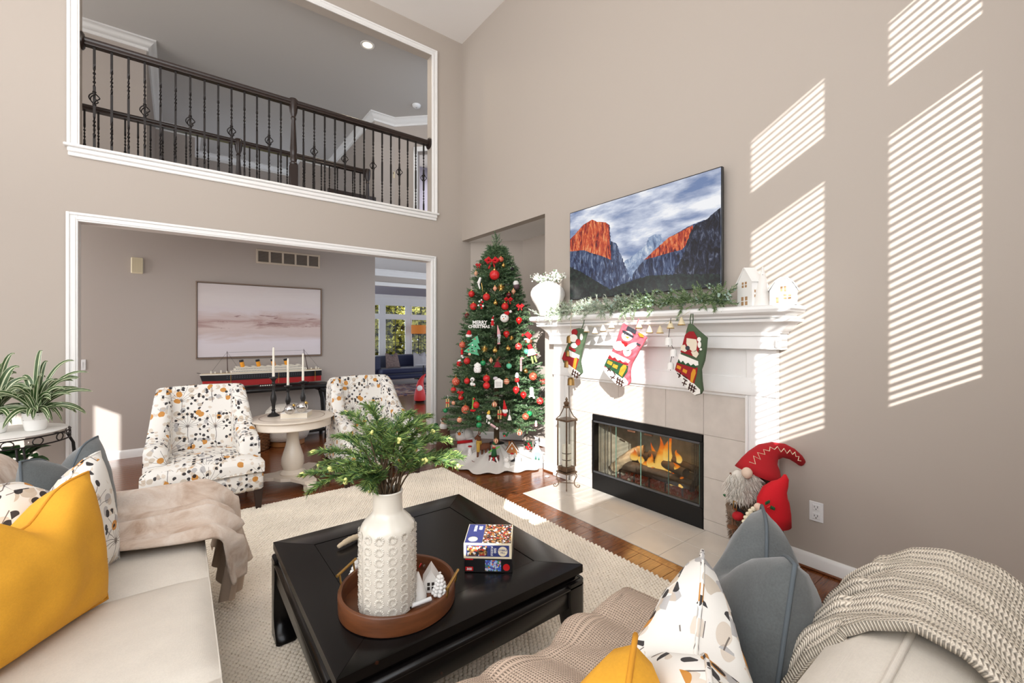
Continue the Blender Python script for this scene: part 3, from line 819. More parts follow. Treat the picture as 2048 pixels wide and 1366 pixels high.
def scr2(x, uvs, m, rough=0.0):
    pts = []
    for i in range(len(uvs)):
        a, c = uvs[i], uvs[(i + 1) % len(uvs)]
        k = max(1, int(math.hypot(a[0] - c[0], a[1] - c[1]) / .012)) if rough else 1
        for j in range(k):
            s = j / k; u, v = a[0] + (c[0] - a[0]) * s, a[1] + (c[1] - a[1]) * s
            if rough and 0 < j and .003 < u < .997 and .003 < v < .997: u += RND.uniform(-rough, rough); v += RND.uniform(-rough, rough)
            pts.append((min(1, max(0, u)), min(1, max(0, v))))
    MB().plate([(XT - x,) + uvp(*p) for p in pts], (.0003, 0, 0)).build('picture_area', m, tv, smooth=0, fixn=False)
scr2(.0012, [(.36, .86), (.44, .66), (.52, .60), (.58, .54), (.60, .47), (.63, .45), (.68, .46), (.72, .86)], SN, .004)
scr2(.0016, [(0, .30), (.06, .24), (.12, .17), (.19, .14), (.23, .18), (.30, .21), (.33, .25), (.345, .55), (.36, 1), (0, 1)], BL, .003)
scr2(.0020, [(0, .30), (.06, .24), (.12, .17), (.19, .14), (.23, .18), (.30, .21), (.325, .25), (.34, .62), (.25, .55), (.12, .46), (0, .44)], OR, .003)
scr2(.0024, [(.335, .42), (.38, .46), (.42, .62), (.47, .80), (.52, .95), (.36, 1), (.345, .6)], BL, .004)
scr2(.0024, [(.50, .80), (.57, .68), (.66, .58), (.74, .50), (.84, .44), (.90, .42), (1, .40), (1, 1), (.46, 1)], BL, .004)
scr2(.0028, [(.57, .68), (.64, .60), (.72, .51), (.80, .47), (.86, .44), (.85, .56), (.80, .64), (.70, .655)], OR, .003)
scr2(.0032, [(.80, .72), (.84, .52), (.87, .44), (.92, .42), (.96, .38), (1, .34), (1, 1), (.70, 1), (.76, .82)], DK, .004)
scr2(.0036, [(0, .62), (.10, .70), (.20, .80), (.32, .92), (.42, 1), (0, 1)], FO, .004)
scr2(.0040, [(.28, .96), (.45, .88), (.60, .84), (.78, .86), (1, .90), (1, 1), (.25, 1)], FO, .006)
# ------------------------------------------------------------------ rug
RUGM = mat('wool_loop', (244, 234, 218), .95, var=.10, vscale=3.5)
rug = thing('area_rug', 'chunky cream woven wool area rug under the black coffee table', 'rug', (1.0, 2.2, 0))
MB().box(-.25, 2.175, .70, 4.04, .0004, .007, .002).build('backing', mat('rug_backing', (196, 182, 160), .95), rug, smooth=0)
lx, ly = .0215, .0165
gx, gy = np.meshgrid(np.arange(.0, 2.172, lx), np.arange(.72, 4.03, ly), indexing='ij')
gx = gx + (np.arange(gy.shape[1])[None, :] % 2) * lx * .5 + (NR.rand(*gx.shape) - .5) * .004; gy = gy + (NR.rand(*gy.shape) - .5) * .003
k6 = np.arange(6) * PI / 3
hh = .010 + .004 * NR.rand(gx.size)
cxy = np.stack([gx.ravel(), gy.ravel()], 1)
def ring(rx_, ry_, z): return np.stack([cxy[:, 0:1] + rx_ * np.cos(k6)[None], cxy[:, 1:2] + ry_ * np.sin(k6)[None], np.broadcast_to(z[:, None], (len(cxy), 6))], 2)
V = np.concatenate([ring(.0122, .0092, hh * 0 + .004), ring(.0094, .0068, .004 + hh * .72), np.stack([cxy[:, 0], cxy[:, 1], .004 + hh], 1)[:, None, :]], 1)
F = []
for j in range(6):
    k = (j + 1) % 6
    F += [(j, k, 6 + k), (j, 6 + k, 6 + j), (6 + j, 6 + k, 12)]
F = (np.array(F)[None] + (np.arange(len(cxy)) * 13)[:, None, None]).reshape(-1, 3)
o = np_mesh('loop_pile', V.reshape(-1, 3), F, RUGM, rug, smooth=True); o['kind'] = 'stuff'

# ------------------------------------------------------------------ pillows
def pillow(name, label, cat, m, mp, base, rz, lean, W=.50, H=.46, T=.17, chop=.10, sq=.18, group=None, roll=0.0):
    root = thing(name, label, cat, base, group); bx, by, bz = base
    N = 22
    def shape(u, v, sd):
        up = (v + 1) / 2
        x = u * W / 2 * (1 - .07 * (1 - v * v)) * (1 - sq * up ** 2)
        z = H / 2 * (1 + v * (1 - .06 * (1 - u * u))) - chop * math.exp(-(u / .36) ** 2) * up ** 2
        e = max(0, (1 - u * u)) * max(0, (1 - v * v))
        t = T / 2 * e ** .42 * (1 + .45 * math.exp(-(u / .45) ** 2) * up ** 1.5)
        wr = .006 * math.sin(9 * u + 5 * v * v) * e + .004 * math.sin(17 * u * v + 3 * sd) * e
        return Vector((bx + x, by + sd * (t + wr), bz + z))
    b = MB()
    for sd in (-1, 1): b.grid(lambda i, j: shape(2 * i - 1, 2 * j - 1, sd), N, N)
    o = b.build('cushion_cover', m, root, smooth=180, uv=True)
    pts = [shape(-1 + 2 * i / 24, -1, 1) for i in range(24)] + [shape(1, -1 + 2 * i / 24, 1) for i in range(24)] + [shape(1 - 2 * i / 24, 1, 1) for i in range(24)] + [shape(-1, 1 - 2 * i / 24, 1) for i in range(25)]
    MB().tube(pts, .0045, 6).build('piping', mp, root, smooth=180, uv=True)
    root.rotation_euler = (math.radians(lean), math.radians(roll), math.radians(rz))
    return root
PIPEY = mat('mustard_piping', (214, 148, 36), .8); PIPEG = mat('slate_piping', (88, 96, 102), .8)

# ------------------------------------------------------------------ left sofa (along the west side, facing the fire)
sl = thing('sofa', 'cream linen sofa at the left with mustard pillow in front', 'sofa', (-.4, 1.9, 0))
MB().box(-.88, .06, 1.02, 2.93, .06, .29, .02).build('base', CREAM, sl)
for y0, y1 in ((1.03, 1.46), (1.463, 2.10), (2.103, 2.72)):
    b = MB()
    def cush(i, j, y0=y0, y1=y1):
        u, v = i * 2 - 1, j * 2 - 1
        e = ((1 - abs(u) ** 6) * (1 - abs(v) ** 6)) ** .5
        return Vector((-.22 + u * .315, (y0 + y1) / 2 + v * (y1 - y0) / 2, .435 + .033 * e + .012 * (1 - u * u) * (1 - v * v)))
    b.grid(cush, 20, 20)
    rim = [cush(i / 20, 0) for i in range(20)] + [cush(1, i / 20) for i in range(20)] + [cush(1 - i / 20, 1) for i in range(20)] + [cush(0, 1 - i / 20) for i in range(20)]
    low = [Vector((p.x, p.y, .295)) for p in rim]
    b.rings([rim, [p.lerp(q, .5) + Vector((.008 if p.x > .05 else 0, 0, 0)) for p, q in zip(rim, low)], low], False, True)
    o = b.build('seat_cushion', CREAM, sl, smooth=60)
    MB().tube([p - Vector((0, 0, .002)) for p in rim + [rim[0]]], .0032, 6).build('welt', CREAM, o, smooth=180)
MB().box(-.90, -.56, 1.02, 2.93, .06, .84, .07).build('backrest', CREAM, sl, smooth=60)
MB().box(-.88, .05, 2.725, 2.93, .06, .53, .05).build('arm', CREAM, sl, smooth=60)
for x, y in ((-.82, 1.1), (-.82, 2.86), (.0, 1.1), (.0, 2.86)):
    MB().lathe([(.018, 0), (.026, .06)], (x, y, .0), 10).build('leg', DWOOD, sl)
pillow('throw_pillow', 'large mustard yellow pillow with cord edge at the left front of the cream sofa', 'pillow', YELLOW, PIPEY, (-.3475, 1.857, .475), 54, -3, .51, .46, .20, chop=.09)
pillow('throw_pillow', 'floral print pillow squeezed between the mustard and slate pillows on the left sofa', 'pillow', FLORAL, FLORAL, (-.318, 2.175, .475), 60, -5, .50, .46, .17)
pillow('throw_pillow', 'slate grey velvet pillow nearest the fur throw on the left sofa', 'pillow', GREYV, PIPEG, (-.335, 2.53, .475), 66, -6, .50, .46, .17)

FUR = None
def fur_mat():
    t = NT('tan_faux_fur'); cd = t.coord()
    nz = t.noise(t.mapping(cd, (1, 1.6, 1)), 7, 4, .6, 1.0); fine = t.noise(t.mapping(cd, (60, 260, 160)), 1.5, 3)
    c = t.ramp(nz.outputs[0], [(.32, lin((188, 160, 138))), (.5, lin((222, 204, 188))), (.66, lin((236, 224, 212)))])
    c = t.mix(t.math('MULTIPLY', fine.outputs[0], .3), c, lin((170, 142, 120)))
    t.l(c, t.p.inputs['Base Color']); t.p.inputs['Roughness'].default_value = .95; t.p.inputs['Sheen Weight'].default_value = .25
    t.bump(fine.outputs[0], .45, .006); return t.mat
FUR = fur_mat(); LINING = mat('throw_lining', (186, 166, 148), .8, bump=.1, bscale=200)
fu = thing('fur_throw', 'tan faux fur throw draped over the far arm of the left sofa', 'throw', (-.1, 2.6, .5))
def furp(i, j):
    # i along x (0 at the pillows, past .8 it falls over the front), j across (0 near edge, 1 far edge)
    u = i; v = j
    y_near = 2.40 + .10 * (1 - u) - .13 * math.sin(PI * min(1, u * 1.05)) ** 1.2
    y = y_near + (3.0 - y_near) * v
    top = .487 + .062 / (1 + math.exp(-(y - 2.69) / .03))
    xe = .105
    s = u * .86
    fold = .5 + .5 * math.sin(v * 30 + 2.2 * math.sin(u * 3.2) - 3 * u)
    fold2 = .5 + .5 * math.sin(v * 13 - 4 * u + 1)
    f = (.062 * fold ** 2.6 + .034 * fold2) * (1 - .75 * max(0, (v - .62) / .38)) * min(1, 5 * v + .45)
    if s <= .56: x, z = -.45 + s, top
    else:
        r = .05; a = min(PI / 2, (s - .56) / r); x = -.45 + .56 + r * math.sin(a); z = top - r * (1 - math.cos(a)); ex = max(0, s - .56 - r * PI / 2)
        z -= ex * .98; x += ex * .13
        if ex > 0: x += .02 * math.sin(v * 19)
        f2 = f; x += f2 * math.sin(a); z -= f2 * (math.sin(a))
    if v > .93: z -= (v - .93) / .07 * .16
    return Vector((x, y, z + f + .004))
b = MB(); b.grid(furp, 70, 90)
o = b.build('fur_face', FUR, fu, smooth=180)
so = o.modifiers.new('thick', 'SOLIDIFY'); so.thickness = .012; so.offset = 1
def linp(i, j):
    p0 = furp(1, .12 + .83 * i); k = j
    return Vector((p0.x - .012 - .03 * k + .008 * math.sin(i * 7), p0.y + .01, p0.z + .06 - k * (.17 + .04 * math.sin(i * 5))))
MB().grid(linp, 60, 8).build('lining', LINING, fu, smooth=180)
fb2 = thing('fur_throw', 'second tan fur throw hanging over the back of the left sofa at the photo edge', 'throw', (-.72, 2.6, .84))
def fur2(i, j):
    y = 2.33 + .63 * i + .03 * math.sin(8 * j); a = j * PI
    zt = .845; x = -.73 - .19 * math.cos(a); z = zt + .03 * math.sin(a) - (abs(math.cos(a)) ** 4) * .22 + .012 * math.sin(i * 22 + 3 * j)
    return Vector((x, y, z + .008))
o = MB().grid(fur2, 40, 30).build('fur_face', FUR, fb2, smooth=180)
so = o.modifiers.new('thick', 'SOLIDIFY'); so.thickness = .012; so.offset = 1

# ------------------------------------------------------------------ right sofa (below the camera, facing the hall)
sr = thing('sofa', 'cream linen sofa in the right foreground under a knitted throw', 'sofa', (.6, .4, 0))
MB().box(-.35, 1.27, -.1, .90, .06, .29, .02).build('base', CREAM, sr)
for x0, x1 in ((-.34, .46), (.463, 1.27)):
    b = MB(); b.box(x0, x1, .27, .93, .293, .462, .035); b.build('seat_cushion', CREAM, sr, smooth=60)
b = MB()
cs = [(.30, .40), (.305, .60), (.302, .74), (.288, .83), (.262, .89), (.215, .935), (.16, .952), (.09, .938), (.03, .885), (-.03, .80), (-.075, .70), (-.1, .6), (-.1, .29), (.30, .29)]
rs = []
for x, k in ((-.34, .96), (-.33, 1), (0, 1), (.4, 1), (.8, 1), (1.2, 1), (1.25, .985), (1.272, .93), (1.275, .85)):
    rs.append([Vector((x, .1 + (y - .1) * k, .29 + (z - .29) * k)) for y, z0 in cs for z in (.29 + (z0 - .29) * .945,)])
b.rings(rs); bk = b.build('backrest', CREAM, sr, smooth=60)
MB().tube([(-.3 + .136 * i_, .158, .917) for i_ in range(12)], .005, 8).build('welt', CREAM, sr, smooth=180)
for x, y in ((-.3, 0), (-.3, .85), (1.2, 0), (1.2, .85)): MB().lathe([(.018, 0), (.026, .06)], (x, y, .0), 10).build('leg', DWOOD, sr)
pillow('throw_pillow', 'slate grey velvet pillow at the right end of the right sofa', 'pillow', GREYV, PIPEG, (1.035, .47, .465), 210, -9, .50, .485, .21, chop=.10, roll=-5)
pillow('throw_pillow', 'floral print pillow in the middle of the right sofa pillows', 'pillow', FLORAL, FLORAL, (.705, .46, .465), 210, -9, .50, .462, .20, chop=.09)
pillow('throw_pillow', 'mustard yellow pillow at the bottom edge on the right sofa', 'pillow', YELLOW, PIPEY, (.378, .371, .465), 211, -7, .50, .455, .25, chop=.10)

def knit_mat(name, c, sc):
    t = NT(name); uvn = t.n('ShaderNodeUVMap'); col = lin(c)
    cd = t.mapping(uvn.outputs[0], (sc, sc, 1))
    sp = t.n('ShaderNodeSeparateXYZ'); t.l(cd, sp.inputs[0])
    col_ = t.math('FRACT', sp.outputs[0]); zig = t.math('ABSOLUTE', t.math('SUBTRACT', col_, .5))
    row = t.math('SINE', t.math('MULTIPLY', t.math('ADD', sp.outputs[1], t.math('MULTIPLY', zig, 1.2)), 2 * PI))
    h = t.math('ADD', t.math('MULTIPLY', row, .5), t.math('SINE', t.math('MULTIPLY', col_, PI)))
    dark = t.ramp(h, [(.0, tuple(x * .42 for x in col[:3]) + (1,)), (.42, col), (1, tuple(min(1, x * 1.08) for x in col[:3]) + (1,))])
    t.l(dark, t.p.inputs['Base Color']); t.p.inputs['Roughness'].default_value = .92
    t.bump(h, .8, .004); return t.mat
KNIT = knit_mat('cream_knit', (230, 219, 202), 115); KNITP = knit_mat('blush_knit', (216, 192, 172), 130)
def sheet_uv(o, nu, nv, su, sv):
    me = o.data; l = me.uv_layers.new(name='map'); vi = np.empty(len(me.loops), dtype=np.int32); me.loops.foreach_get('vertex_index', vi)
    u = (vi // (nv + 1)) / nu * su; v = (vi % (nv + 1)) / nv * sv
    l.data.foreach_set('uv', np.stack([u, v], 1).ravel())
kt = thing('knit_throw', 'chunky cream knitted throw over the end of the right sofa back', 'throw', (1.1, .15, .95))
path = [(.50, .475), (.43, .50), (.385, .58), (.355, .68), (.325, .78), (.295, .855), (.255, .91), (.205, .95), (.15, .972), (.09, .958), (.03, .91), (-.03, .83), (-.075, .73), (-.105, .62), (-.12, .5)]
def knit(i, j):
    s = j * (len(path) - 1); k = min(len(path) - 2, int(s)); f = s - k
    y = path[k][0] * (1 - f) + path[k + 1][0] * f; z = path[k][1] * (1 - f) + path[k + 1][1] * f; z = z if z < .52 else .52 + (z - .52) * .915
    L = .50 * i
    x0 = .875 + .07 * math.cos((j - .5) * 3.2) - .05
    x = x0 + L
    rip = .011 * math.sin(26 * i + 3 * math.sin(6 * j) + 5 * j) * (.4 + .6 * math.sin(PI * j)) + .006 * math.sin(60 * i + 9 * j)
    xe = 1.245; r = .05
    nx = 0
    if x > xe:
        a = min(PI / 2, (x - xe) / r); dx = r * math.sin(a); dz = r * (1 - math.cos(a)) + max(0, x - xe - r * PI / 2)
        kk = 1 - dz * .6; x = xe + dx + rip * math.sin(a); z = z - dz; y = .12 + (y - .12) * (kk if kk > .7 else .7)
    cy = (y - .12); 
    return Vector((x, y + rip * (1 if cy > .12 else 0) * .8 , z + rip * .9 + .012))
o = MB().grid(knit, 60, 80).build('knitted_sheet', KNIT, kt, smooth=180, fixn=False); sheet_uv(o, 60, 80, .5, 1.45)
so = o.modifiers.new('thick', 'SOLIDIFY'); so.thickness = .014; so.offset = 0
k2 = thing('knit_throw', 'blush knitted throw spilling over the seat edge beside the yellow pillow', 'throw', (.9, .8, .47))
def knit2(i, j):
    x = .42 + .86 * i + .03 * math.sin(5 * j); s = j * .78
    yf = .925 + .025 * math.sin(7 * i + 1)
    y0 = yf - .45
    rip = .016 * math.sin(17 * i + 4 * j) + .012 * math.sin(9 * i - 7 * j + 1)
    if s < .45: y, z = y0 + s, .475
    else:
        r = .05; a = min(PI / 2, (s - .45) / r); ex = max(0, s - .45 - r * PI / 2); y = yf + r * math.sin(a); z = .475 - r * (1 - math.cos(a)) - ex
    return Vector((x, y + (rip + .012 if s > .45 else 0), z + abs(rip) * 1.2 * (1 if s < .5 else 0) + .006))
o = MB().grid(knit2, 60, 50).build('knitted_sheet', KNITP, k2, smooth=180, fixn=False); sheet_uv(o, 60, 50, .86, .78)
so = o.modifiers.new('thick', 'SOLIDIFY'); so.thickness = .012; so.offset = 0

# ------------------------------------------------------------------ coffee table
ct = thing('coffee_table', 'square black lacquered coffee table with curved hoof feet on the cream rug', 'table', (.85, 1.77, 0))
X0, X1, Y0_, Y1_ = .350, 1.352, 1.262, 2.283
def wood_black():
    t = NT('rubbed_black_lacquer'); cd = t.coord()
    geo = t.n('ShaderNodeNewGeometry'); nz = t.noise(cd, 22, 4); gr = t.noise(t.mapping(cd, (5, 90, 90)), 2, 4)
    c = t.mix(t.math('MULTIPLY', gr.outputs[0], .5), lin((8, 7, 7)), lin((26, 22, 21)))
    c = t.mix(t.math('MULTIPLY', t.math('GREATER_THAN', nz.outputs[0], .72), .6), c, lin((70, 38, 24)))
    t.l(c, t.p.inputs['Base Color']); t.p.inputs['Roughness'].default_value = .25; t.p.inputs['Specular IOR Level'].default_value = .3
    t.bump(gr.outputs[0], .05, .002); return t.mat
BLK = wood_black()
fw_ = .145
b = MB()
for q in ((X0, Y0_, X1, Y0_ + fw_, 's'), (X0, Y1_ - fw_, X1, Y1_, 'n'), (X0, Y0_, X0 + fw_, Y1_, 'w'), (X1 - fw_, Y0_, X1, Y1_, 'e')):
    g = .0009
    if q[4] == 's': pl = [(X0 + g, Y0_), (X1 - g, Y0_), (X1 - fw_ - g, Y0_ + fw_), (X0 + fw_ + g, Y0_ + fw_)]
    if q[4] == 'n': pl = [(X0 + fw_ + g, Y1_ - fw_), (X1 - fw_ - g, Y1_ - fw_), (X1 - g, Y1_), (X0 + g, Y1_)]
    if q[4] == 'w': pl = [(X0, Y0_ + g), (X0 + fw_, Y0_ + fw_ + g), (X0 + fw_, Y1_ - fw_ - g), (X0, Y1_ - g)]
    if q[4] == 'e': pl = [(X1 - fw_, Y0_ + fw_ + g), (X1, Y0_ + g), (X1, Y1_ - g), (X1 - fw_, Y1_ - fw_ - g)]
    cxm = ((X0 + X1) / 2, (Y0_ + Y1_) / 2)
    r0 = [Vector((x, y, .428)) for x, y in pl]; r1 = [Vector((x, y, .396)) for x, y in pl]
    def ins(r, e): return [Vector((p.x + (e if p.x < X0 + .002 else -e if p.x > X1 - .002 else 0), p.y + (e if p.y < Y0_ + .002 else -e if p.y > Y1_ - .002 else 0), p.z)) for p in r]
    top = [p + Vector((0, 0, .002)) for p in ins(r0, .006)]; bot = [p + Vector((0, 0, -.004)) for p in ins(r1, .008)]
    MB().rings([bot, r1, r0, top]).build('frame_rail', BLK, ct, smooth=30)
MB().box(X0 + fw_ + .0015, X1 - fw_ - .0015, Y0_ + fw_ + .0015, Y1_ - fw_ - .0015, .40, .4285, .002).build('top_panel', BLK, ct)
b = MB(); b.box(X0 + .02, X1 - .02, Y0_ + .02, Y1_ - .02, .372, .394, .003); b.build('waist', BLK, ct)
for nm, q in (('apron', (X0 - .008, X1 + .008, Y0_ - .008, Y0_ + .045)), ('apron', (X0 - .008, X1 + .008, Y1_ - .045, Y1_ + .008)), ('apron', (X0 - .008, X0 + .045, Y0_ + .0455, Y1_ - .0455)), ('apron', (X1 - .045, X1 + .008, Y0_ + .0455, Y1_ - .0455))):
    b = MB(); b.box(q[0] + .006, q[1] - .006, q[2] + .006, q[3] - .006, .262, .372, .014); b.box(q[0], q[1], q[2], q[3], .335, .371, .015); b.build(nm, BLK, ct, smooth=50)
for sx, cx_ in ((1, X0 - .008), (-1, X1 + .008)):
    for sy, cy_ in ((1, Y0_ - .008), (-1, Y1_ + .008)):
        rs = []
        for z, s_, hk in ((.371, .098, 0), (.30, .10, 0), (.24, .092, 0), (.17, .082, 0), (.11, .08, .0), (.075, .082, .012), (.05, .09, .03), (.03, .098, .045), (.0165, .10, .045), (.0152, .096, .042)):
            L = s_ + hk; r = .022; q = []
            for (ax, ay) in ((r, 0), (L - .01, 0), (L, .01), (L, s_ * .75), (s_ * .75, L), (.01, L), (0, L - .01), (0, r), (r * .3, r * .3)): q.append(Vector((cx_ + sx * ax, cy_ + sy * ay, z)))
            rs.append(q)
        MB().rings(rs).build('leg', BLK, ct, smooth=45)

# ------------------------------------------------------------------ on the coffee table
TT = .4305
TRAYW = mat('walnut_veneer', (100, 58, 33), .32, var=.3, vscale=8, stretch=(1, 1, 8))
TC = Vector((.635, 1.503, TT))
tr = thing('serving_tray', 'round walnut tray with brass handles on the black coffee table', 'tray', TC)
MB().lathe([(.0001, .0), (.2, 0), (.205, .004), (.207, .062), (.204, .066), (.194, .066), (.192, .062), (.190, .010), (.0001, .010)], TC, 56).build('body', TRAYW, tr, smooth=40)
ad = Vector((.66, -.75, 0)); tg = Vector((.75, .66, 0))
for s_ in (-1, 1):
    c = TC + ad * s_ * .208; b = MB()
    b.tube([c - tg * .062 + Vector((0, 0, .098)), c + tg * .062 + Vector((0, 0, .098))], .0052, 10)
    for t_ in (-.045, .045): b.tube([c + tg * t_ - ad * s_ * .012 + Vector((0, 0, .05)), c + tg * t_ - ad * s_ * .004 + Vector((0, 0, .07)), c + tg * t_ + Vector((0, 0, .098))], .0036, 8)
    b.build('handle', GOLD, tr)
VC = Vector((.588, 1.485, TT + .0105))
va = thing('vase', 'tall cream ceramic vase embossed with rosettes, standing in the walnut tray', 'vase', VC)
VCER = mat('cream_glaze', (232, 226, 214), .22, coat=.3, bump=.05, bscale=30)
vp = [(.0001, 0), (.088, 0), (.095, .004), (.0965, .02), (.0965, .262), (.093, .283), (.082, .302), (.066, .318), (.055, .330), (.051, .342), (.050, .395), (.053, .404), (.050, .408), (.045, .404), (.044, .33), (.0001, .30)]
MB().lathe(vp, VC, 48).build('body', VCER, va, smooth=50)
ros = MB(); npt = 14
cv = [Vector((0, .0015, 0))]
for k in range(npt):
    a0, a1, am = 2 * PI * k / npt, 2 * PI * (k + 1) / npt, 2 * PI * (k + .5) / npt
    v0, v1, vm = [Vector((r_ * math.cos(a), t_, r_ * math.sin(a))) for r_, a, t_ in ((.0165, a0, 0.0), (.0165, a1, 0.0), (.0178, am, -.0008))]
    m1 = Vector((.011 * math.cos(am), -.0052, .011 * math.sin(am))); e0 = Vector((.004 * math.cos(am), .001, .004 * math.sin(am)))
    ros.add([e0, v0, vm, v1, m1], [(0, 1, 4), (1, 2, 4), (2, 3, 4), (3, 0, 4)])
ro = None
for r_ in range(8):
    for k in range(14):
        a = 2 * PI * (k + .0 * (r_ % 2)) / 14; z = .024 + r_ * .0345; R_ = .0958
        if r_ == 7: z = .268
        loc = (R_ * math.cos(a), R_ * math.sin(a), z); rot = (0, 0, a + PI / 2)
        if ro is None:
            ro = ros.build('rosette', VCER, va, smooth=180, fixn=False)
            ro.data.transform(Matrix.Translation(VC)); ro.location = loc; ro.rotation_euler = rot
        else: link_copy(ro, va, loc, rot)
# pine branches standing in the vase, every branch its own piece
PINEB = [mat('fir_green', (84, 116, 58), .6), mat('fir_light', (138, 160, 84), .6), mat('fir_dark', (46, 84, 50), .6)]
BUD = mat('pale_yellow_bud', (226, 224, 140), .6)
pb = thing('pine_bouquet', 'bunch of green pine branches with pale yellow buds in the cream vase', 'bouquet', VC + Vector((0, 0, .39)))
m0 = VC + Vector((0, 0, .36)); dep = m0.x * FX + m0.y * FY
tips = [(603, 950, -.05), (615, 985, -.16), (625, 905, .0), (660, 940, -.15), (672, 872, .08), (690, 962, -.18), (692, 826, .1), (707, 875, .14), (738, 815, .05), (760, 842, .18), (790, 850, .12), (745, 865, -.1), (822, 828, .1), (842, 852, -.05), (858, 832, .15), (866, 862, -.08), (878, 872, .1), (900, 880, .0), (912, 905, .12), (925, 915, .02), (915, 932, -.1), (850, 922, -.16), (728, 975, -.1), (742, 980, -.06), (800, 880, -.15), (835, 895, -.12), (640, 930, .12), (775, 880, .2)]
for n_, (px, py, dd) in enumerate(tips):
    e = atd(px, py, dep + dd); a = m0 + Vector((RND.uniform(-.03, .03), RND.uniform(-.03, .03), 0))
    out = e - a; c1 = a + Vector((out.x * .18, out.y * .18, max(.12, out.z * .55 + .08))); c2 = a + Vector((out.x * .6, out.y * .6, max(out.z * .95, .02) + (.07 if out.z < .1 else .03)))
    q = [(1 - t) ** 3 * a + 3 * t * (1 - t) ** 2 * c1 + 3 * t * t * (1 - t) * c2 + t ** 3 * e for t in [i_ / 14.0 for i_ in range(15)]]
    b = MB(); b.mi = 0; b.tube(q, [.0032 - .0016 * i / 14 for i in range(15)], 5)
    P, D, L = [], [], []
    for i in range(5, 14):
        P.append(q[i]); D.append(q[i + 1] - q[i]); L.append((q[i + 1] - q[i]).length)
    NP, NF = needles(P, D, L, 34, .036, .0042, 1.0, stem=0, flat=1.5)
    P2, D2, L2 = [], [], []
    for i in range(4, 13, 2):
        for s_ in (-1, 1):
            tn = (q[i + 1] - q[i - 1]).normalized(); sd = tn.cross(Vector((0, 0, 1))).normalized() * s_
            dr = (tn * .8 + sd * .6 + Vector((0, 0, RND.uniform(-.15, .15)))).normalized(); P2.append(q[i]); D2.append(dr); L2.append(.085 * (1.2 - i / 16))
    NP2, NF2 = needles(P2, D2, L2, 30, .028, .0040, .95, stem=.0014, flat=1.5)
    V = np.vstack([np.array([tuple(v) for v in b.v]), NP, NP2])
    tf = np.array([(f[0], f[1], f[2]) for f in b.f if len(f) >= 3] + [(f[0], f[2], f[3]) for f in b.f if len(f) == 4])
    F = np.vstack([tf, NF + len(b.v), NF2 + len(b.v) + len(NP)])
    mi = np.concatenate([np.full(len(tf), 3), NR.choice(3, len(NF) + len(NF2), p=[.5, .35, .15])])
    br = np_mesh('pine_branch', V, F, PINEB + [TWIG], pb, mi)
    if n_ % 3 != 1:
        k = MB()
        for j in range(7):
            k.sphere(e + Vector((RND.uniform(-.006, .006), RND.uniform(-.006, .006), RND.uniform(-.006, .006))), .0055, 6, 4)
        k.build('bud', BUD, br, smooth=180)
# ceramic ornaments in the tray
def tb(px, py, z=TT + .0105): return onz(px, py, z)
HOLE = mat('cut_out', (46, 38, 32), .8); WARM = mat('warm_cut_out', (176, 138, 98), .7)
def disc(b, c, n, r, k=8, star=False):
    n = Vector(n).normalized(); a = n.cross(Vector((0, 0, 1))).normalized(); u = n.cross(a)
    m = 10 if star else k
    b.plate([Vector(c) + (a * math.sin(2 * PI * i / m) - u * math.cos(2 * PI * i / m)) * (r if not star or i % 2 == 0 else r * .45) for i in range(m)], n * .0012)
def cone_tree(label, c, h, r, holes, m=WHITEM):
    o = thing('ceramic_tree', label, 'ornament', c)
    MB().lathe([(.0001, 0), (r, 0), (r * 1.02, .006), (r * .93, h * .16), (r * .5, h * .6), (r * .12, h * .95), (.0001, h)], c, 28).build('body', m, o, smooth=60)
    b = MB()
    for a, f, st in holes:
        rr = r * (.97 - .88 * f); d = Vector((math.cos(a), math.sin(a), .35)); p = Vector(c) + Vector((math.cos(a) * rr, math.sin(a) * rr, h * f)); disc(b, p - d.normalized() * .0004, d, h * (.026 if st else .014), 8, st)
    b.build('cut_outs', HOLE, o, smooth=0)
    return o
fa = math.atan2(-FY, -FX)
c = tb(836, 1196)
cone_tree('smooth white cone tree with punched stars beside the vase in the tray', c, .098, .031, [(fa + .2, .5, True), (fa - .3, .25, True), (fa + .5, .3, True), (fa, .12, False), (fa + .35, .12, False), (fa - .3, .12, False), (fa + .1, .66, False), (fa - .15, .72, False), (fa + .45, .52, False)])
def scale_tree(label, c, h, r):
    o = thing('ceramic_tree', label, 'ornament', c); b = MB(); b.lathe([(.0001, 0), (r * .8, 0), (r * .7, h * .2), (.0001, h * .92)], c, 16); b.build('body', WHITE, o, smooth=60)
    b = MB()
    for t_ in range(6):
        z = h * (.1 + t_ * .135); rr = r * (.95 - .15 * t_); k = max(4, 9 - t_)
        for i in range(k):
            a = 2 * PI * (i + .5 * (t_ % 2)) / k; b.sphere((c[0] + rr * math.cos(a), c[1] + rr * math.sin(a), c[2] + z), r * .32, 8, 5, (1, 1, .8))
    b.build('scallops', WHITE, o, smooth=180)
    b = MB(); disc(b, Vector(c) + Vector((0, 0, h * .96)), (FX, FY, 0), h * .07, star=True); b.build('star', WHITE, o)
    return o
scale_tree('white scalloped ceramic tree under the right brass handle', tb(880, 1188), .082, .026)
scale_tree('white ceramic tree half hidden behind the left of the vase', tb(716, 1158), .085, .032)
c = tb(862, 1176); hs = thing('ceramic_house', 'small white ceramic house with peaked roof in the tray', 'ornament', c)
b = MB(); w_, d_h, h1, h2 = .026, .03, .038, .078
rot = Matrix.Translation(c) @ Matrix.Rotation(-.5, 4, 'Z')
pts = [(-w_, 0), (w_, 0), (w_, h1), (0, h2), (-w_, h1)]
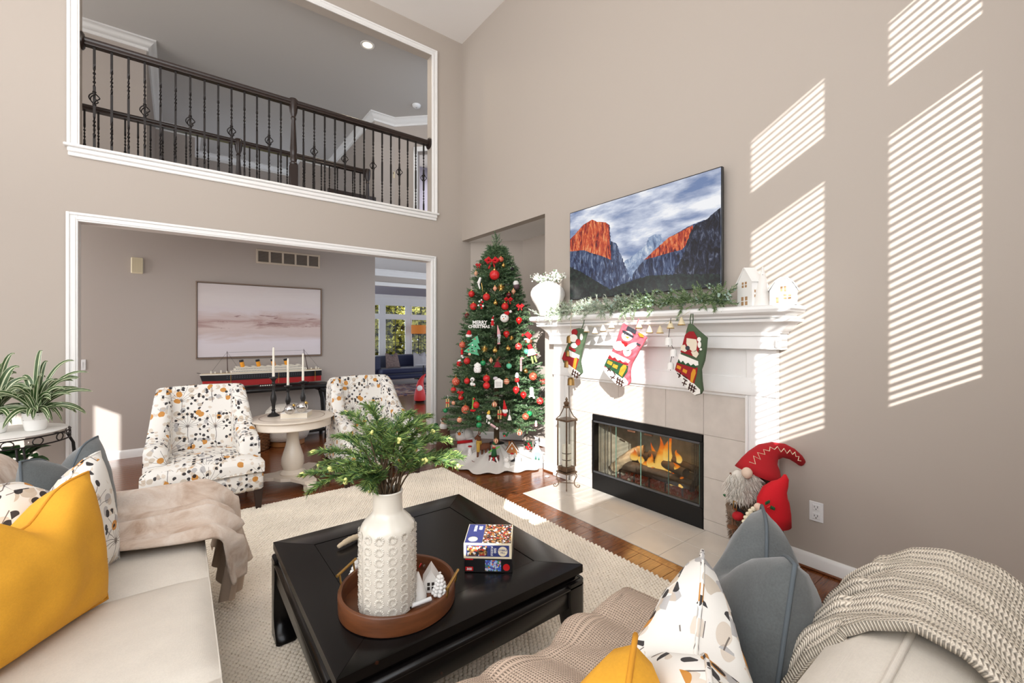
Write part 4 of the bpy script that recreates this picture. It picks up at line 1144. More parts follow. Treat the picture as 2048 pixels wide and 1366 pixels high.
b.plate([rot @ Vector((x, -d_h, z)) for x, z in pts], (rot.to_3x3() @ Vector((0, 2 * d_h, 0)))); b.build('walls', WHITEM, hs, smooth=0)
b = MB()
for sg in (-1, 1): b.plate([rot @ Vector((sg * (w_ + .005), y, h1 - .007)) for y in (-d_h - .004, d_h + .004)] + [rot @ Vector((0, y, h2 + .003)) for y in (d_h + .004, -d_h - .004)], (0, 0, .004))
b.build('roof', WHITE, hs, smooth=0)
b = MB()
for x in (-.008, .008):
    for z in (.016, .032): b.plate([rot @ Vector((x + i * .005, -d_h - .0005, z + j * .006)) for i, j in ((-1, -1), (1, -1), (1, 1), (-1, 1))], rot.to_3x3() @ Vector((0, -.0006, 0)))
b.build('window', HOLE, hs, smooth=0)
for (px, py, lb) in ((828, 1134, 'silver jingle bell on red ribbon nearest the vase in the tray'), (852, 1136, 'silver jingle bell on red ribbon behind the ceramic house')):
    c = tb(px, py) + Vector((0, 0, .016)); o = thing('jingle_bell', lb, 'bell', c)
    MB().sphere(c, .017, 16, 10).build('body', SILVER, o, smooth=180)
    MB().tube([c + Vector((-.03 + .01 * i, .004 * math.sin(i * 2), .012 * math.sin(i * 1.3) - .004)) for i in range(7)], .0035, 6).build('ribbon', RED, o, smooth=180)
pn = thing('marker_pen', 'black and white marker pen lying in the front of the tray', 'pen', tb(815, 1220))
p0, p1, p2 = tb(775, 1232) + Vector((0, 0, .012)), tb(822, 1219) + Vector((0, 0, .012)), tb(862, 1204) + Vector((0, 0, .012))
MB().tube([p0, p1], .0085, 12).build('cap', mat('black_plastic', (18, 18, 20), .3), pn); MB().tube([p1, p2], .0075, 12).build('barrel', PLASTIC, pn)
p0, p1 = onz(676, 1094, TT + .012), onz(722, 1072, TT + .012)
b = MB(); b.tube([p0.lerp(p1, t) + Vector((0, 0, .008 * math.sin(PI * t))) for t in [i_ * 1.6 / 17 for i_ in range(18)]], [.008 + .005 * min(1, i / 4) + .0015 * (i % 2) for i in range(18)], 10)
o = b.build('rope_tassel', mat('jute_rope', (206, 188, 160), .95, bump=.6, bscale=160, bdist=.004), None, smooth=180); tag(o, 'beige fuzzy rope end lying on the table behind the vase', 'rope')

def text(s, size, m, parent, mtx, name='lettering', ext=.0004, bold=0.0, align='CENTER'):
    cu = bpy.data.curves.new('t', 'FONT'); cu.body = s; cu.size = size; cu.extrude = ext; cu.offset = bold; cu.align_x = align; cu.align_y = 'CENTER'; cu.resolution_u = 2
    o = bpy.data.objects.new('t', cu); COL.objects.link(o)
    dg = bpy.context.evaluated_depsgraph_get(); me = bpy.data.meshes.new_from_object(o.evaluated_get(dg))
    bpy.data.objects.remove(o); bpy.data.curves.remove(cu)
    off = wl(parent); me.transform(Matrix.Translation(-off) @ mtx); me.materials.clear(); me.materials.append(m); me.name = name
    q = bpy.data.objects.new(name, me); COL.objects.link(q); q.parent = parent
    return q
def frame3(o, x, y):
    x = Vector(x).normalized(); z = x.cross(Vector(y)).normalized(); y = z.cross(x)
    return Matrix(((x.x, y.x, z.x, o[0]), (x.y, y.y, z.y, o[1]), (x.z, y.z, z.z, o[2]), (0, 0, 0, 1)))
def mosaic(name, cols, sc, seed=0):
    t = NT(name); v = t.n('ShaderNodeTexVoronoi'); t.l(t.coord(), v.inputs[0]); v.inputs['Scale'].default_value = sc
    sp = t.n('ShaderNodeSeparateColor'); t.l(v.outputs['Color'], sp.inputs[0])
    t.l(t.ramp(sp.outputs[0], [(i / len(cols), lin(c)) for i, c in enumerate(cols)], 'CONSTANT'), t.p.inputs['Base Color']); t.p.inputs['Roughness'].default_value = .35
    return t.mat
VILL = mosaic('winter_village_print', [(60, 44, 34), (150, 104, 60), (222, 222, 226), (96, 70, 48), (190, 150, 90), (40, 50, 66), (176, 60, 44)], 130)
HARB = mosaic('harbour_print', [(60, 96, 190), (130, 170, 220), (220, 110, 50), (90, 70, 140), (70, 140, 80), (200, 200, 220)], 160)
NAVY = mat('navy_card', (58, 66, 124), .35); CREAMC = mat('cream_card', (240, 226, 196), .4); BLKC = mat('black_card', (20, 18, 20), .35)
u_ = Vector((.77, -.637, 0)); v_d = Vector((.637, .77, 0)); LW, LD = .196, .178
P0 = Vector((.921, 1.517, 0))
def card(b_, o, a, c, du, dv, off): b_.plate([o + du * a[0] + dv * c[0], o + du * a[1] + dv * c[0], o + du * a[1] + dv * c[1], o + du * a[0] + dv * c[1]], off)
def pbox(label, z0, h, m, dx, loc):
    o = thing('puzzle_box', label, 'box', loc)
    m4 = Matrix(((u_.x, v_d.x, 0, P0.x + dx * u_.x), (u_.y, v_d.y, 0, P0.y + dx * u_.y), (0, 0, 1, 0), (0, 0, 0, 1)))
    MB().box(0, LW, 0, LD, z0, z0 + h, .001, m4).build('carton', m, o, smooth=0)
    return o, m4
ZU = Vector((0, 0, 1))
o, m4 = pbox('black puzzle carton underneath, lying on the coffee table', TT, .055, BLKC, .003, P0 + Vector((.1, .06, TT)))
F0 = m4 @ Vector((0, 0, TT)); nf = -v_d
b = MB(); card(b, F0 + nf * .0003, (.085, .150), (.006, .050), u_, ZU, nf * .0004); b.build('picture', HARB, o, smooth=0)
b = MB(); card(b, F0 + nf * .0003, (.004, .036), (.006, .022), u_, ZU, nf * .0004); card(b, F0 + nf * .0003, (.004, .036), (.050, .055), u_, ZU, nf * .0004); b.build('red_tag', RED, o, smooth=0)
b = MB(); disc(b, F0 + u_ * .172 + ZU * .022 + nf * .0003, nf, .014, 20); b.build('red_tag', RED, o, smooth=0)
text('300', .014, PLASTIC, o, frame3(F0 + u_ * .02 + ZU * .013 + nf * .001, u_, ZU), bold=.0003)
o, m4 = pbox('blue 500 piece puzzle carton with village picture, on top of the black carton', TT + .0555, .062, CREAMC, 0, P0 + Vector((.1, .06, TT + .0555)))
F0 = m4 @ Vector((0, 0, TT + .0555)); T0 = m4 @ Vector((0, 0, TT + .0555 + .062))
b = MB(); card(b, F0 + nf * .0003, (.010, .186), (.009, .055), u_, ZU, nf * .0003); card(b, T0 + ZU * .0002, (.003, .075), (.004, LD - .003), u_, v_d, ZU * .0003); b.build('print', NAVY, o, smooth=0)
b = MB(); card(b, F0 + nf * .0007, (.014, .096), (.012, .052), u_, ZU, nf * .0003); card(b, T0 + ZU * .0002, (.0755, LW - .003), (.004, LD - .003), u_, v_d, ZU * .0003); b.build('picture', VILL, o, smooth=0)
for q_ in ((F0 + u_ * .160 + ZU * .031 + nf * .0007, nf), (T0 + u_ * .034 + v_d * .035 + ZU * .0006, ZU + Vector((.0001, 0, 0)))):
    b = MB(); disc(b, q_[0], q_[1], .0195, 24); b.build('seal', CREAMC, o, smooth=0)
text('COBBLE', .0095, NAVY, o, frame3(F0 + u_ * .160 + ZU * .036 + nf * .002, u_, ZU), bold=.0002); text('HILL', .0095, NAVY, o, frame3(F0 + u_ * .160 + ZU * .026 + nf * .002, u_, ZU), bold=.0002)
text('500', .014, PLASTIC, o, frame3(F0 + u_ * .128 + ZU * .034 + nf * .0012, -ZU, u_), bold=.0003); text('PUZZLE', .011, PLASTIC, o, frame3(F0 + u_ * .115 + ZU * .032 + nf * .0012, -ZU, u_), bold=.0003)
text('500', .022, PLASTIC, o, frame3(T0 + u_ * .056 + v_d * .14 + ZU * .0008, -v_d, u_), bold=.0005); text('PUZZLE', .016, PLASTIC, o, frame3(T0 + u_ * .034 + v_d * .135 + ZU * .0008, -v_d, u_), bold=.0004)
# ------------------------------------------------------------------ armchairs
def armchair(cx, y0, label):
    t = thing('armchair', label, 'chair', (cx, y0 + .4, 0), 'floral armchairs')
    W = .378
    def sh(b, f):
        b.v = [f(*p) for p in b.v]; return b
    b = MB(); b.box(cx - W, cx + W, y0 + .01, y0 + .70, .155, .30, .02); b.build('seat_base', FLORAL, t, uv=True, smooth=50)
    b = MB()
    def cu(i, j):
        u, v = 2 * i - 1, 2 * j - 1; e = max(0, (1 - abs(u) ** 5) * (1 - abs(v) ** 5)) ** .5
        hw = W + .004 if v < -.62 else W - .10
        return Vector((cx + u * hw, y0 + .30 + v * .31, .385 + .06 * e + .018 * (1 - u * u) * (1 - v * v)))
    N = 26; b.grid(cu, N, N)
    rim = [cu(i / N, 0) for i in range(N)] + [cu(1, i / N) for i in range(N)] + [cu(1 - i / N, 1) for i in range(N)] + [cu(0, 1 - i / N) for i in range(N)]
    b.rings([rim, [Vector((p.x, p.y - (.008 if p.y < y0 + .05 else 0), .35)) for p in rim], [Vector((p.x, p.y, .305)) for p in rim]], False, True)
    o = b.build('seat_cushion', FLORAL, t, uv=True, smooth=60)
    MB().tube([Vector((p.x, p.y - .004, .312)) for p in rim[:N]], .005, 6).build('piping', FLORAL, o, uv=True)
    # back: a leaning slab, slightly wider at the top middle
    b = MB(); rs = []
    for z, yb, hw, th in ((.16, .60, .30, .15), (.40, .60, .30, .15), (.62, .635, .305, .14), (.80, .665, .315, .125), (.90, .68, .318, .11), (.935, .688, .312, .085), (.95, .695, .29, .045)):
        q = []
        for k in range(20):
            a = 2 * PI * k / 20; ca, sa = math.cos(a), math.sin(a); f = lambda v_, p_: math.copysign(abs(v_) ** p_, v_)
            q.append(Vector((cx + hw * f(ca, .35), y0 + yb + th * .5 + th * .5 * f(sa, .5), z + (.012 * (1 - f(ca, .35) ** 2) if z > .9 else 0))))
        rs.append(q)
    b.rings(rs); b.build('backrest', FLORAL, t, uv=True, smooth=50)
    for sg in (-1, 1):
        n = 26; rs = []
        prof = [(.14, .50, .545), (.16, .52, .566), (.22, .53, .575), (.32, .53, .592), (.42, .53, .64), (.50, .53, .72), (.56, .53, .82), (.61, .5, .90), (.66, .5, .938), (.72, .48, .945), (.79, .48, .93)]
        for k, (yy, zb, zt) in enumerate(prof):
            fl = max(0, (zt - .56) / .40); th = .062 + .012 * (1 - fl); xo = W - .005 - .045 * fl
            if k == 0: th *= .8
            q = []
            for m in range(14):
                a = 2 * PI * m / 14; ca, sa = math.cos(a), math.sin(a); f = lambda v_, p_: math.copysign(abs(v_) ** p_, v_)
                zc, hz = (zt + .17) / 2, (zt - .17) / 2
                bulge = .016 * max(0, 1 - abs(sa - .9) * 2.2) * (1 - fl)
                q.append(Vector((cx + sg * (xo - th + th * f(ca, .6) + bulge), y0 + yy, zc + hz * f(sa, .25))))
            rs.append(q)
        MB().rings(rs).build('arm', FLORAL, t, uv=True, smooth=60)
        MB().tube([(cx + sg * .282, y0 + .598, .46), (cx + sg * .286, y0 + .628, .62), (cx + sg * .292, y0 + .658, .80), (cx + sg * .292, y0 + .676, .92)], .0045, 6).build('piping', FLORAL, t, uv=True)
        for yy, k in ((.045, -1), (.66, 1)):
            x = cx + sg * (W - .035); rs = []
            for z, s_ in ((.158, .030), (.0008, .018)):
                oy = k * (.158 - z) * (.06 if k < 0 else .3)
                rs.append([Vector((x + a_ * s_, y0 + yy + oy + b_ * s_, z)) for a_, b_ in ((-1, -1), (1, -1), (1, 1), (-1, 1))])
            MB().rings(rs).build('leg', DWOOD, t, smooth=0)
    return t
armchair(.163, 3.955, 'floral print armchair left of the round white table')
armchair(1.552, 3.985, 'floral print armchair behind the pine branches, beside the foyer doorway')

# ------------------------------------------------------------------ round pedestal table with candlesticks
WT = mat('cream_painted_wood', (232, 220, 204), .32, coat=.3, var=.04, vscale=6)
RT = Vector((.846, 4.46, 0)); TH = .635
t = thing('pedestal_table', 'round cream pedestal table with scroll feet between the floral armchairs', 'table', RT)
b = MB(); b.lathe([(.0001, TH - .02), (.335, TH - .02), (.350, TH - .017), (.356, TH - .009), (.353, TH - .003), (.343, TH), (.0001, TH)], RT, 64); b.build('tabletop', WT, t, smooth=40)
MB().lathe([(.27, TH + .0003), (.275, TH + .0012), (.278, TH + .0003)], RT, 64, caps=False).build('inlay_line', mat('inlay_brown', (150, 128, 106), .4), t)
MB().lathe([(.30, TH - .085), (.332, TH - .085), (.337, TH - .079), (.332, TH - .073), (.332, TH - .02), (.29, TH - .02)], RT, 64).build('apron', WT, t, smooth=40)
MB().lathe([(.05, .10), (.105, .10), (.112, .115), (.10, .13), (.078, .145), (.088, .165), (.098, .20), (.096, .25), (.078, .31), (.060, .37), (.051, .43), (.052, .49), (.062, .52), (.075, .54), (.11, .552), (.12, .56)], RT, 36).build('column', WT, t, smooth=40)
b = MB(); pl = []
for k in range(3):
    a = math.radians(-127 + 52 + 120 * k)
    for da, r_ in ((-.16, .335), (.16, .335)): pl.append((RT.x + r_ * math.cos(a + da), RT.y + r_ * math.sin(a + da)))
    for da in (.55, 1.05, 1.55): pl.append((RT.x + .175 * math.cos(a + da), RT.y + .175 * math.sin(a + da)))
b.plate([(x, y, .075) for x, y in pl], (0, 0, .028)); b.build('base_plate', WT, t, smooth=0)
for k in range(3):
    a = math.radians(-127 + 52 + 120 * k); d = Vector((math.cos(a), math.sin(a), 0)); p = RT + d * .305; s_ = Vector((-d.y, d.x, 0))
    b = MB(); c0 = p + Vector((0, 0, .0395)) + d * .02
    for i in range(1):
        rs = [[c0 + d * (.039 * math.cos(q * PI / 10)) + Vector((0, 0, .039 * math.sin(q * PI / 10))) + s_ * w_ for q in range(20)] for w_ in (-.045, .045)]
        b.rings(rs)
    b.plate([c0 + d * x + Vector((0, 0, z)) + s_ * -.04 for x, z in ((-.10, .036), (-.10, .020), (-.03, .012), (.0, .036))], s_ * .08)
    b.build('scroll_foot', WT, t, smooth=40)
def candlestick(label, px, py, h, ch):
    c = onz(px, py, TH + .001); t = thing('candlestick', label, 'candlestick', c, 'black candlesticks on the round table')
    pr = [(.0001, 0), (.050, 0), (.052, .006), (.044, .012), (.034, .022), (.018, .032), (.014, .05), (.020, .058), (.013, .066), (.016, h * .30), (.026, h * .42), (.024, h * .50), (.013, h * .62), (.010, h * .74), (.016, h * .77), (.010, h * .80), (.016, h * .84), (.011, h * .87), (.022, h * .93), (.036, h * .96), (.036, h * .975), (.013, h * .98), (.013, h), (.0001, h)]
    MB().lathe(pr, c, 24).build('stem', BLACKW, t, smooth=35)
    o = MB().lathe([(.0001, h - .01), (.012, h - .01), (.0085, h + ch - .01), (.004, h + ch), (.0001, h + ch)], c, 16).build('taper_candle', WAX, t, smooth=50)
    MB().tube([c + Vector((0, 0, h + ch - .003)), c + Vector((.001, 0, h + ch + .008))], .001, 5).build('wick', DARKHOLE, o)
candlestick('tallest black candlestick with ivory taper, left on the round cream table', 547, 832, .37, .275)
candlestick('black candlestick behind the white book, middle taper on the round table', 576, 824, .265, .265)
candlestick('black candlestick with ivory taper, right on the round cream table', 606, 821, .30, .275)
c = onz(590, 836, TH + .001); o = thing('book', 'thick white book under the two silver ornaments on the round table', 'book', c)
m4 = Matrix.Translation(c) @ Matrix.Rotation(math.radians(-28), 4, 'Z')
MB().box(-.115, .115, -.035, .125, 0, .004, .001, m4).build('cover', WHITEM, o, smooth=0); MB().box(-.112, .113, -.033, .123, .0045, .0475, .001, m4).build('page_block', mat('paper', (232, 222, 204), .8), o, smooth=0); MB().box(-.115, .115, -.035, .125, .048, .053, .001, m4).build('cover', WHITEM, o, smooth=0)
c0 = c
for px, py, r_, lb in ((580, 821, .046, 'silver mercury glass ball with gold cap, left on the white book'), (604, 817, .050, 'silver mercury glass ball tilted right on the white book')):
    c = onz(px, py + 8, TH + .0545) + Vector((0, 0, r_)); c.z = TH + .0545 + r_; o = thing('glass_ornament', lb, 'ornament', c)
    MB().sphere(c, r_, 20, 14).build('ball', SILVER, o, smooth=180)
    MB().tube([c + Vector((.6 * r_, -.3 * r_, r_ * .72)), c + Vector((.75 * r_, -.38 * r_, r_ * .9))], r_ * .3, 10).build('cap', GOLD, o)

# ------------------------------------------------------------------ hall: console, ship, painting, pouf, basket, wall fittings
CY0, CY1 = 6.12, 6.50; CTZ = .735
t = thing('console_table', 'black console table with curved side legs carrying the ship model', 'table', (.9, 6.31, 0))
MB().box(.18, 1.66, CY0, CY1, CTZ - .055, CTZ, .02).build('tabletop', BLACKW, t, smooth=50)
for x, sg in ((.24, -1), (1.60, 1)):
    for yy in (CY0 + .04, CY1 - .06):
        b = MB(); pts = [Vector((x - sg * .10, yy, .675)), Vector((x - sg * .03, yy, .64)), Vector((x + sg * .0, yy, .52)), Vector((x + sg * .01, yy, .36)), Vector((x - sg * .005, yy, .18)), Vector((x - sg * .02, yy, .03)), Vector((x - sg * .02, yy, .0008))]
        b.tube(pts, [.03, .032, .03, .028, .026, .024, .024], 10); b.build('leg', BLACKW, t, smooth=50)
MB().box(.25, 1.59, CY0 + .05, CY1 - .05, .10, .13, .008).build('lower_stretcher', BLACKW, t, smooth=40)
# ocean liner model
SHR = mat('brick_red', (168, 34, 36), .3); SHB = mat('brick_black', (26, 26, 30), .3); SHW = mat('brick_white', (236, 230, 216), .35); SHT = mat('brick_tan', (206, 182, 140), .4); SHO = mat('brick_orange', (238, 160, 36), .35); SHG = mat('brick_gold', (190, 150, 70), .35, m=.4)
SY = 6.33; x0s, x1s = .215, 1.555
t = thing('ship_model', 'large ocean liner model with four orange funnels on the black console', 'model ship', (.88, SY, CTZ))
def hull(za, zb, xa, xb, hw, bow, m, nm, ra=0.0, rb=0.0):
    rs = []
    for z, ex in ((za, ra), (zb, rb)):
        q = []
        for k in range(11):
            s = k / 10; x = xa - ex + (xb - xa + ex) * s; w_ = hw * min(1, (s / bow) ** .6 if s < bow else 1) * (1 if s < .9 else 1 - (s - .9) * 3.5)
            q.append((x, w_))
        rs.append([Vector((x, SY - w_, z)) for x, w_ in q] + [Vector((x, SY + w_, z)) for x, w_ in reversed(q)])
    return MB().rings(rs).build(nm, m, t, smooth=0)
for x in (.42, .88, 1.36): MB().box(x - .03, x + .03, SY - .05, SY + .05, CTZ + .0005, CTZ + .035, .003).build('cradle', SHB, t)
MB().box(.80, .99, SY - .066, SY - .05, CTZ + .001, CTZ + .032, .002).build('name_plate', SHB, t)
b = MB()
for i in range(7): b.box(.812 + .025 * i, .828 + .025 * i, SY - .0672, SY - .0658, CTZ + .010, CTZ + .024)
b.build('plate_marks', SHW, t, smooth=0)
hull(CTZ + .034, CTZ + .105, .235, 1.545, .072, .16, SHR, 'lower_hull', 0, .015)
MB().sphere((.245, SY, CTZ + .062), .034, 12, 8, (.8, .6, 1)).build('bow_bulb', SHR, t)
hull(CTZ + .1055, CTZ + .175, .218, 1.55, .078, .2, SHB, 'upper_hull', 0, .02)
hull(CTZ + .1755, CTZ + .19, .20, 1.552, .08, .2, SHW, 'hull_rail', 0, .004)
hull(CTZ + .1905, CTZ + .194, .21, 1.548, .072, .2, SHT, 'deck')
for a, e, z0, z1, hw in ((.50, 1.36, .1945, .222, .068), (.54, 1.32, .2225, .248, .058), (.56, 1.26, .2485, .258, .05)):
    MB().box(a, e, SY - hw, SY + hw, CTZ + z0, CTZ + z1, .002).build('superstructure', SHW, t, smooth=0)
b = MB()
for row, (z, a, e, st) in enumerate(((.206, .52, 1.34, .017), (.234, .56, 1.30, .017))):
    x = a
    yy = SY - (.0682 if row == 0 else .0582)
    while x < e: b.box(x, x + .008, yy - .0006, yy + .002, CTZ + z, CTZ + z + .008); x += st
b.build('window_row', mat('ship_window', (60, 66, 84), .4), t, smooth=0)
b = MB()
for z in (.132, .152):
    x = .46
    while x < 1.34: b.box(x, x + .012, SY - .0795, SY - .076, CTZ + z, CTZ + z + .005); x += .026
b.build('porthole_row', mat('porthole_blue', (88, 96, 116), .4), t, smooth=0)
b = MB()
for x in (.50, 1.02, 1.46): b.box(x, x + .004, SY - .0805, SY - .07, CTZ + .04, CTZ + .172)
b.build('hull_joint', SHG, t, smooth=0)
for x in (.640, .815, .985, 1.135):
    o = MB().tube([(x - .004, SY, CTZ + .256), (x - .018, SY, CTZ + .322)], .0235, 14).build('funnel', SHO, t)
    MB().tube([(x - .018, SY, CTZ + .3222), (x - .024, SY, CTZ + .348)], .0245, 14).build('funnel_cap', SHB, o)
b = MB()
for k in range(9):
    x = .58 + .086 * k
    for s_ in (-1, 1): b.sphere((x, SY + s_ * .05, CTZ + .262), .012, 8, 5, (2.2, .8, .7))
b.build('lifeboat', SHW, t)
b = MB()
for x, h in ((.30, .03), (.34, .022), (.40, .034), (.46, .024), (1.42, .022), (1.48, .034), (1.51, .02)): b.box(x, x + .014, SY - .02, SY + .02, CTZ + .194, CTZ + .194 + h, .001)
b.build('deck_fittings', SHW, t, smooth=0)
for xa, xb, h in ((.475, .47, .46), (1.385, 1.335, .47)): MB().tube([(xa, SY, CTZ + .192), (xb, SY, CTZ + h)], [.005, .003], 8).build('mast', mat('mast_brown', (66, 40, 32), .5), t)
b = MB()
for p, q in (((.47, .45), (.31, .21)), ((.47, .45), (.58, .26)), ((.47, .445), (1.337, .455)), ((1.337, .46), (1.52, .22)), ((1.337, .46), (1.30, .26))): b.tube([(p[0], SY, CTZ + p[1]), (q[0], SY, CTZ + q[1])], .0011, 4)
b.build('rigging', DARKHOLE, t)
MB().tube([(.205, SY, CTZ + .20), (.17, SY, CTZ + .208)], .003, 6).build('jackstaff', DARKHOLE, t)
# painting
def painting_mat():
    t = NT('abstract_coast_paint'); cd = t.coord(); sp = t.n('ShaderNodeSeparateXYZ'); t.l(cd, sp.inputs[0])
    nz = t.noise(t.mapping(cd, (1.2, 1, 5.5)), 1.6, 6, .6, .9); n2 = t.noise(t.mapping(cd, (2, 1, 14)), 1.4, 5, .65, .6)
    z = t.math('ADD', t.math('DIVIDE', t.math('SUBTRACT', sp.outputs[2], .0), .94), t.math('MULTIPLY', t.math('SUBTRACT', nz.outputs[0], .5), .34))
    c = t.ramp(z, [(0, lin((222, 214, 218))), (.22, lin((226, 218, 224))), (.33, lin((208, 190, 186))), (.42, lin((214, 196, 192))), (.48, lin((180, 150, 144))), (.55, lin((204, 184, 180))), (.64, lin((216, 206, 208))), (.8, lin((221, 212, 210))), (1, lin((214, 204, 202)))])
    band = t.math('MULTIPLY', t.math('GREATER_THAN', n2.outputs[0], .58), t.math('LESS_THAN', t.math('ABSOLUTE', t.math('SUBTRACT', z, .5)), .07))
    c = t.mix(t.math('MULTIPLY', band, .75), c, lin((136, 100, 96)))
    t.l(c, t.p.inputs['Base Color']); t.p.inputs['Roughness'].default_value = .6; t.bump(n2.outputs[0], .1, .003); return t.mat
PX0, PX1, PZ0, PZ1 = .163, 1.613, 1.098, 2.053
t = thing('painting', 'wide abstract beige coastal painting in a thin bronze frame on the hall wall', 'painting', ((PX0 + PX1) / 2, 6.52, PZ0))
b = MB(); fr = .016
for q in ((PX0, PX1, PZ0, PZ0 + fr), (PX0, PX1, PZ1 - fr, PZ1), (PX0, PX0 + fr, PZ0 + fr, PZ1 - fr), (PX1 - fr, PX1, PZ0 + fr, PZ1 - fr)): b.box(q[0], q[1], 6.505, 6.545, q[2], q[3], .003)
b.build('frame', mat('bronze_frame', (128, 108, 92), .45), t)
MB().box(PX0 + fr + .004, PX1 - fr - .004, 6.512, 6.54, PZ0 + fr + .004, PZ1 - fr - .004, .002).build('canvas', painting_mat(), t, smooth=0)
# pouf
c = atd(574, 890, 5.55); c.z = 0
t = thing('pouf', 'white boucle pouf on a round wooden plinth under the console', 'ottoman', c)
MB().lathe([(.0001, .0008), (.20, .0008), (.205, .006), (.205, .062), (.0001, .062)], c, 40).build('plinth', mat('honey_wood', (176, 118, 66), .45, var=.12, vscale=10), t, smooth=40)
MB().lathe([(.15, .0625), (.235, .075), (.262, .14), (.268, .24), (.262, .34), (.24, .43), (.19, .485), (.11, .51), (.0001, .515)], c, 44).build('cushion', mat('boucle', (226, 219, 208), .95, bump=.7, bscale=70, bdist=.012), t, smooth=180)
# basket
c = atd(508, 893, 5.25); c.z = 0
t = thing('wicker_basket', 'brown wicker basket with grey yarn behind the left floral armchair', 'basket', c)
b = MB(); WK = mat('wicker', (138, 92, 56), .8, var=.25, vscale=30)
for k in range(16):
    pts = [c + Vector(((.155 + .02 * k / 16 + .006 * (-1) ** (i + k)) * math.cos(2 * PI * i / 24), (.155 + .02 * k / 16 + .006 * (-1) ** (i + k)) * math.sin(2 * PI * i / 24), .014 + k * .019)) for i in range(25)]
    b.tube(pts, .010, 5)
b.build('woven_wall', WK, t)
MB().lathe([(.0001, .0008), (.15, .0008), (.15, .012), (.0001, .012)], c, 24).build('bottom', WK, t)
b = MB()
for k in range(9): b.sphere(c + Vector((.085 * math.cos(k * .75), .085 * math.sin(k * .75), .30 + .02 * (k % 3))), .06, 10, 7)
b.build('yarn', mat('grey_yarn', (170, 164, 160), .95, bump=.6, bscale=110, bdist=.006), t, smooth=180)
# vent, speaker plate, switch, outlet
t = thing('return_air_vent', 'long five panel return air vent high on the hall wall', 'vent', (1.2, 6.54, 2.34))
VENTM = mat('vent_frame_paint', (206, 192, 174), .5)
xs_ = [.804 + .788 * i / 5 for i in range(6)]
b = MB(); b.box(.804, 1.592, 6.532, 6.5455, 2.338, 2.362, .003); b.box(.804, 1.592, 6.532, 6.5455, 2.502, 2.526, .003)
for i, x in enumerate(xs_): b.box(x - (.0 if i == 0 else .011 if i < 5 else .024), x + (.024 if i == 0 else .011 if i < 5 else 0), 6.532, 6.5455, 2.362, 2.502, .002)
b.build('frame', VENTM, t)
for i in range(5):
    b = MB(); z = 2.366
    while z < 2.50: b.plate([(xs_[i] + .014, 6.536, z), (xs_[i + 1] - .014, 6.536, z), (xs_[i + 1] - .014, 6.545, z + .007), (xs_[i] + .014, 6.545, z + .007)], (0, 0, .0012)); z += .011
    b.build('louvre_panel', mat('vent_dark', (112, 100, 90), .6), t, smooth=0)
t = thing('wall_speaker', 'ivory rectangular chime cover high on the hall wall, left of the painting', 'wall fitting', (-.377, 6.53, 2.097))
MB().box(-.43, -.324, 6.518, 6.5455, 2.097, 2.28, .008).build('cover', mat('ivory_plastic', (226, 214, 184), .5), t)
b = MB()
for i in range(9): b.box(-.42 + .0105 * i, -.414 + .0105 * i, 6.5165, 6.519, 2.11, 2.268)
b.build('grille', mat('ivory_darker', (206, 194, 164), .6), t, smooth=0)  # grille bars in a slightly darker ivory
p = ony(159, 730, 6.545); t = thing('light_switch', 'white light switch on the hall wall beside the opening casing', 'switch', (p.x + .01, 6.543, p.z))
MB().box(p.x - .028, p.x + .05, 6.538, 6.5455, p.z - .058, p.z + .058, .003).build('plate', PLASTIC, t); MB().box(p.x - .006, p.x + .028, 6.534, 6.539, p.z - .033, p.z + .033, .002).build('rocker', PLASTIC, t)
t = thing('wall_outlet', 'white double wall outlet low on the taupe wall right of the gnomes', 'outlet', (2.997, .927, .348))
MB().box(2.994, 2.9995, .891, .963, .290, .406, .002).build('plate', PLASTIC, t)
for z in (.374, .322):
    o = MB().box(2.991, 2.9945, .908, .946, z - .018, z + .018, .003).build('socket', PLASTIC, t); b = MB()
    b.box(2.9903, 2.992, .918, .9205, z - .002, z + .010); b.box(2.9903, 2.992, .9335, .936, z - .002, z + .008); b.box(2.9903, 2.992, .9245, .9295, z - .012, z - .007); b.build('slot', DARKHOLE, o, smooth=0)

# ------------------------------------------------------------------ foyer and sunroom furniture
c = Vector((3.93, 8.2, 0))
t = thing('gnome_figure', 'small red gnome figure standing on the foyer floor in the doorway view', 'figurine', c)
MB().lathe([(.0001, .0008), (.10, .0008), (.105, .02), (.09, .03), (.0001, .03)], c, 20).build('base', DWOOD, t)
MB().lathe([(.06, .03), (.115, .05), (.12, .12), (.10, .24), (.07, .31), (.0001, .33)], c, 20).build('robe', REDM, t, smooth=60)
MB().sphere(c + Vector((-.03, -.06, .30)), .06, 12, 8, (1, .7, 1.1)).build('beard', WHITEM, t); MB().tube([c + Vector((0, 0, .32)), c + Vector((.02, 0, .43)), c + Vector((.07, 0, .52)), c + Vector((.13, 0, .58))], [.085, .06, .035, .008], 14).build('hat', REDM, t, smooth=60)
NAVYV = mat('navy_velvet', (20, 30, 72), .5, sheen=.5)
c = Vector((5.35, 12.0, 0))
t = thing('sofa', 'navy velvet tub sofa under the sunroom windows', 'sofa', c)
def arc(r0, r1, z0, z1, a0, a1, n=22):
    rs = []
    for i in range(n + 1):
        a = math.radians(a0 + (a1 - a0) * i / n); e = Vector((1.15 * math.cos(a), .5 * math.sin(a), 0))
        rs.append([Vector((c.x + e.x * r, c.y + e.y * r, z)) for r, z in ((r0, z0), (r1, z0), (r1, z1 - .03), ((r0 + r1) / 2, z1), (r0, z1 - .03))])
    return MB().rings(rs)
arc(.84, 1.06, .16, .80, -25, 205).build('backrest', NAVYV, t, smooth=50)
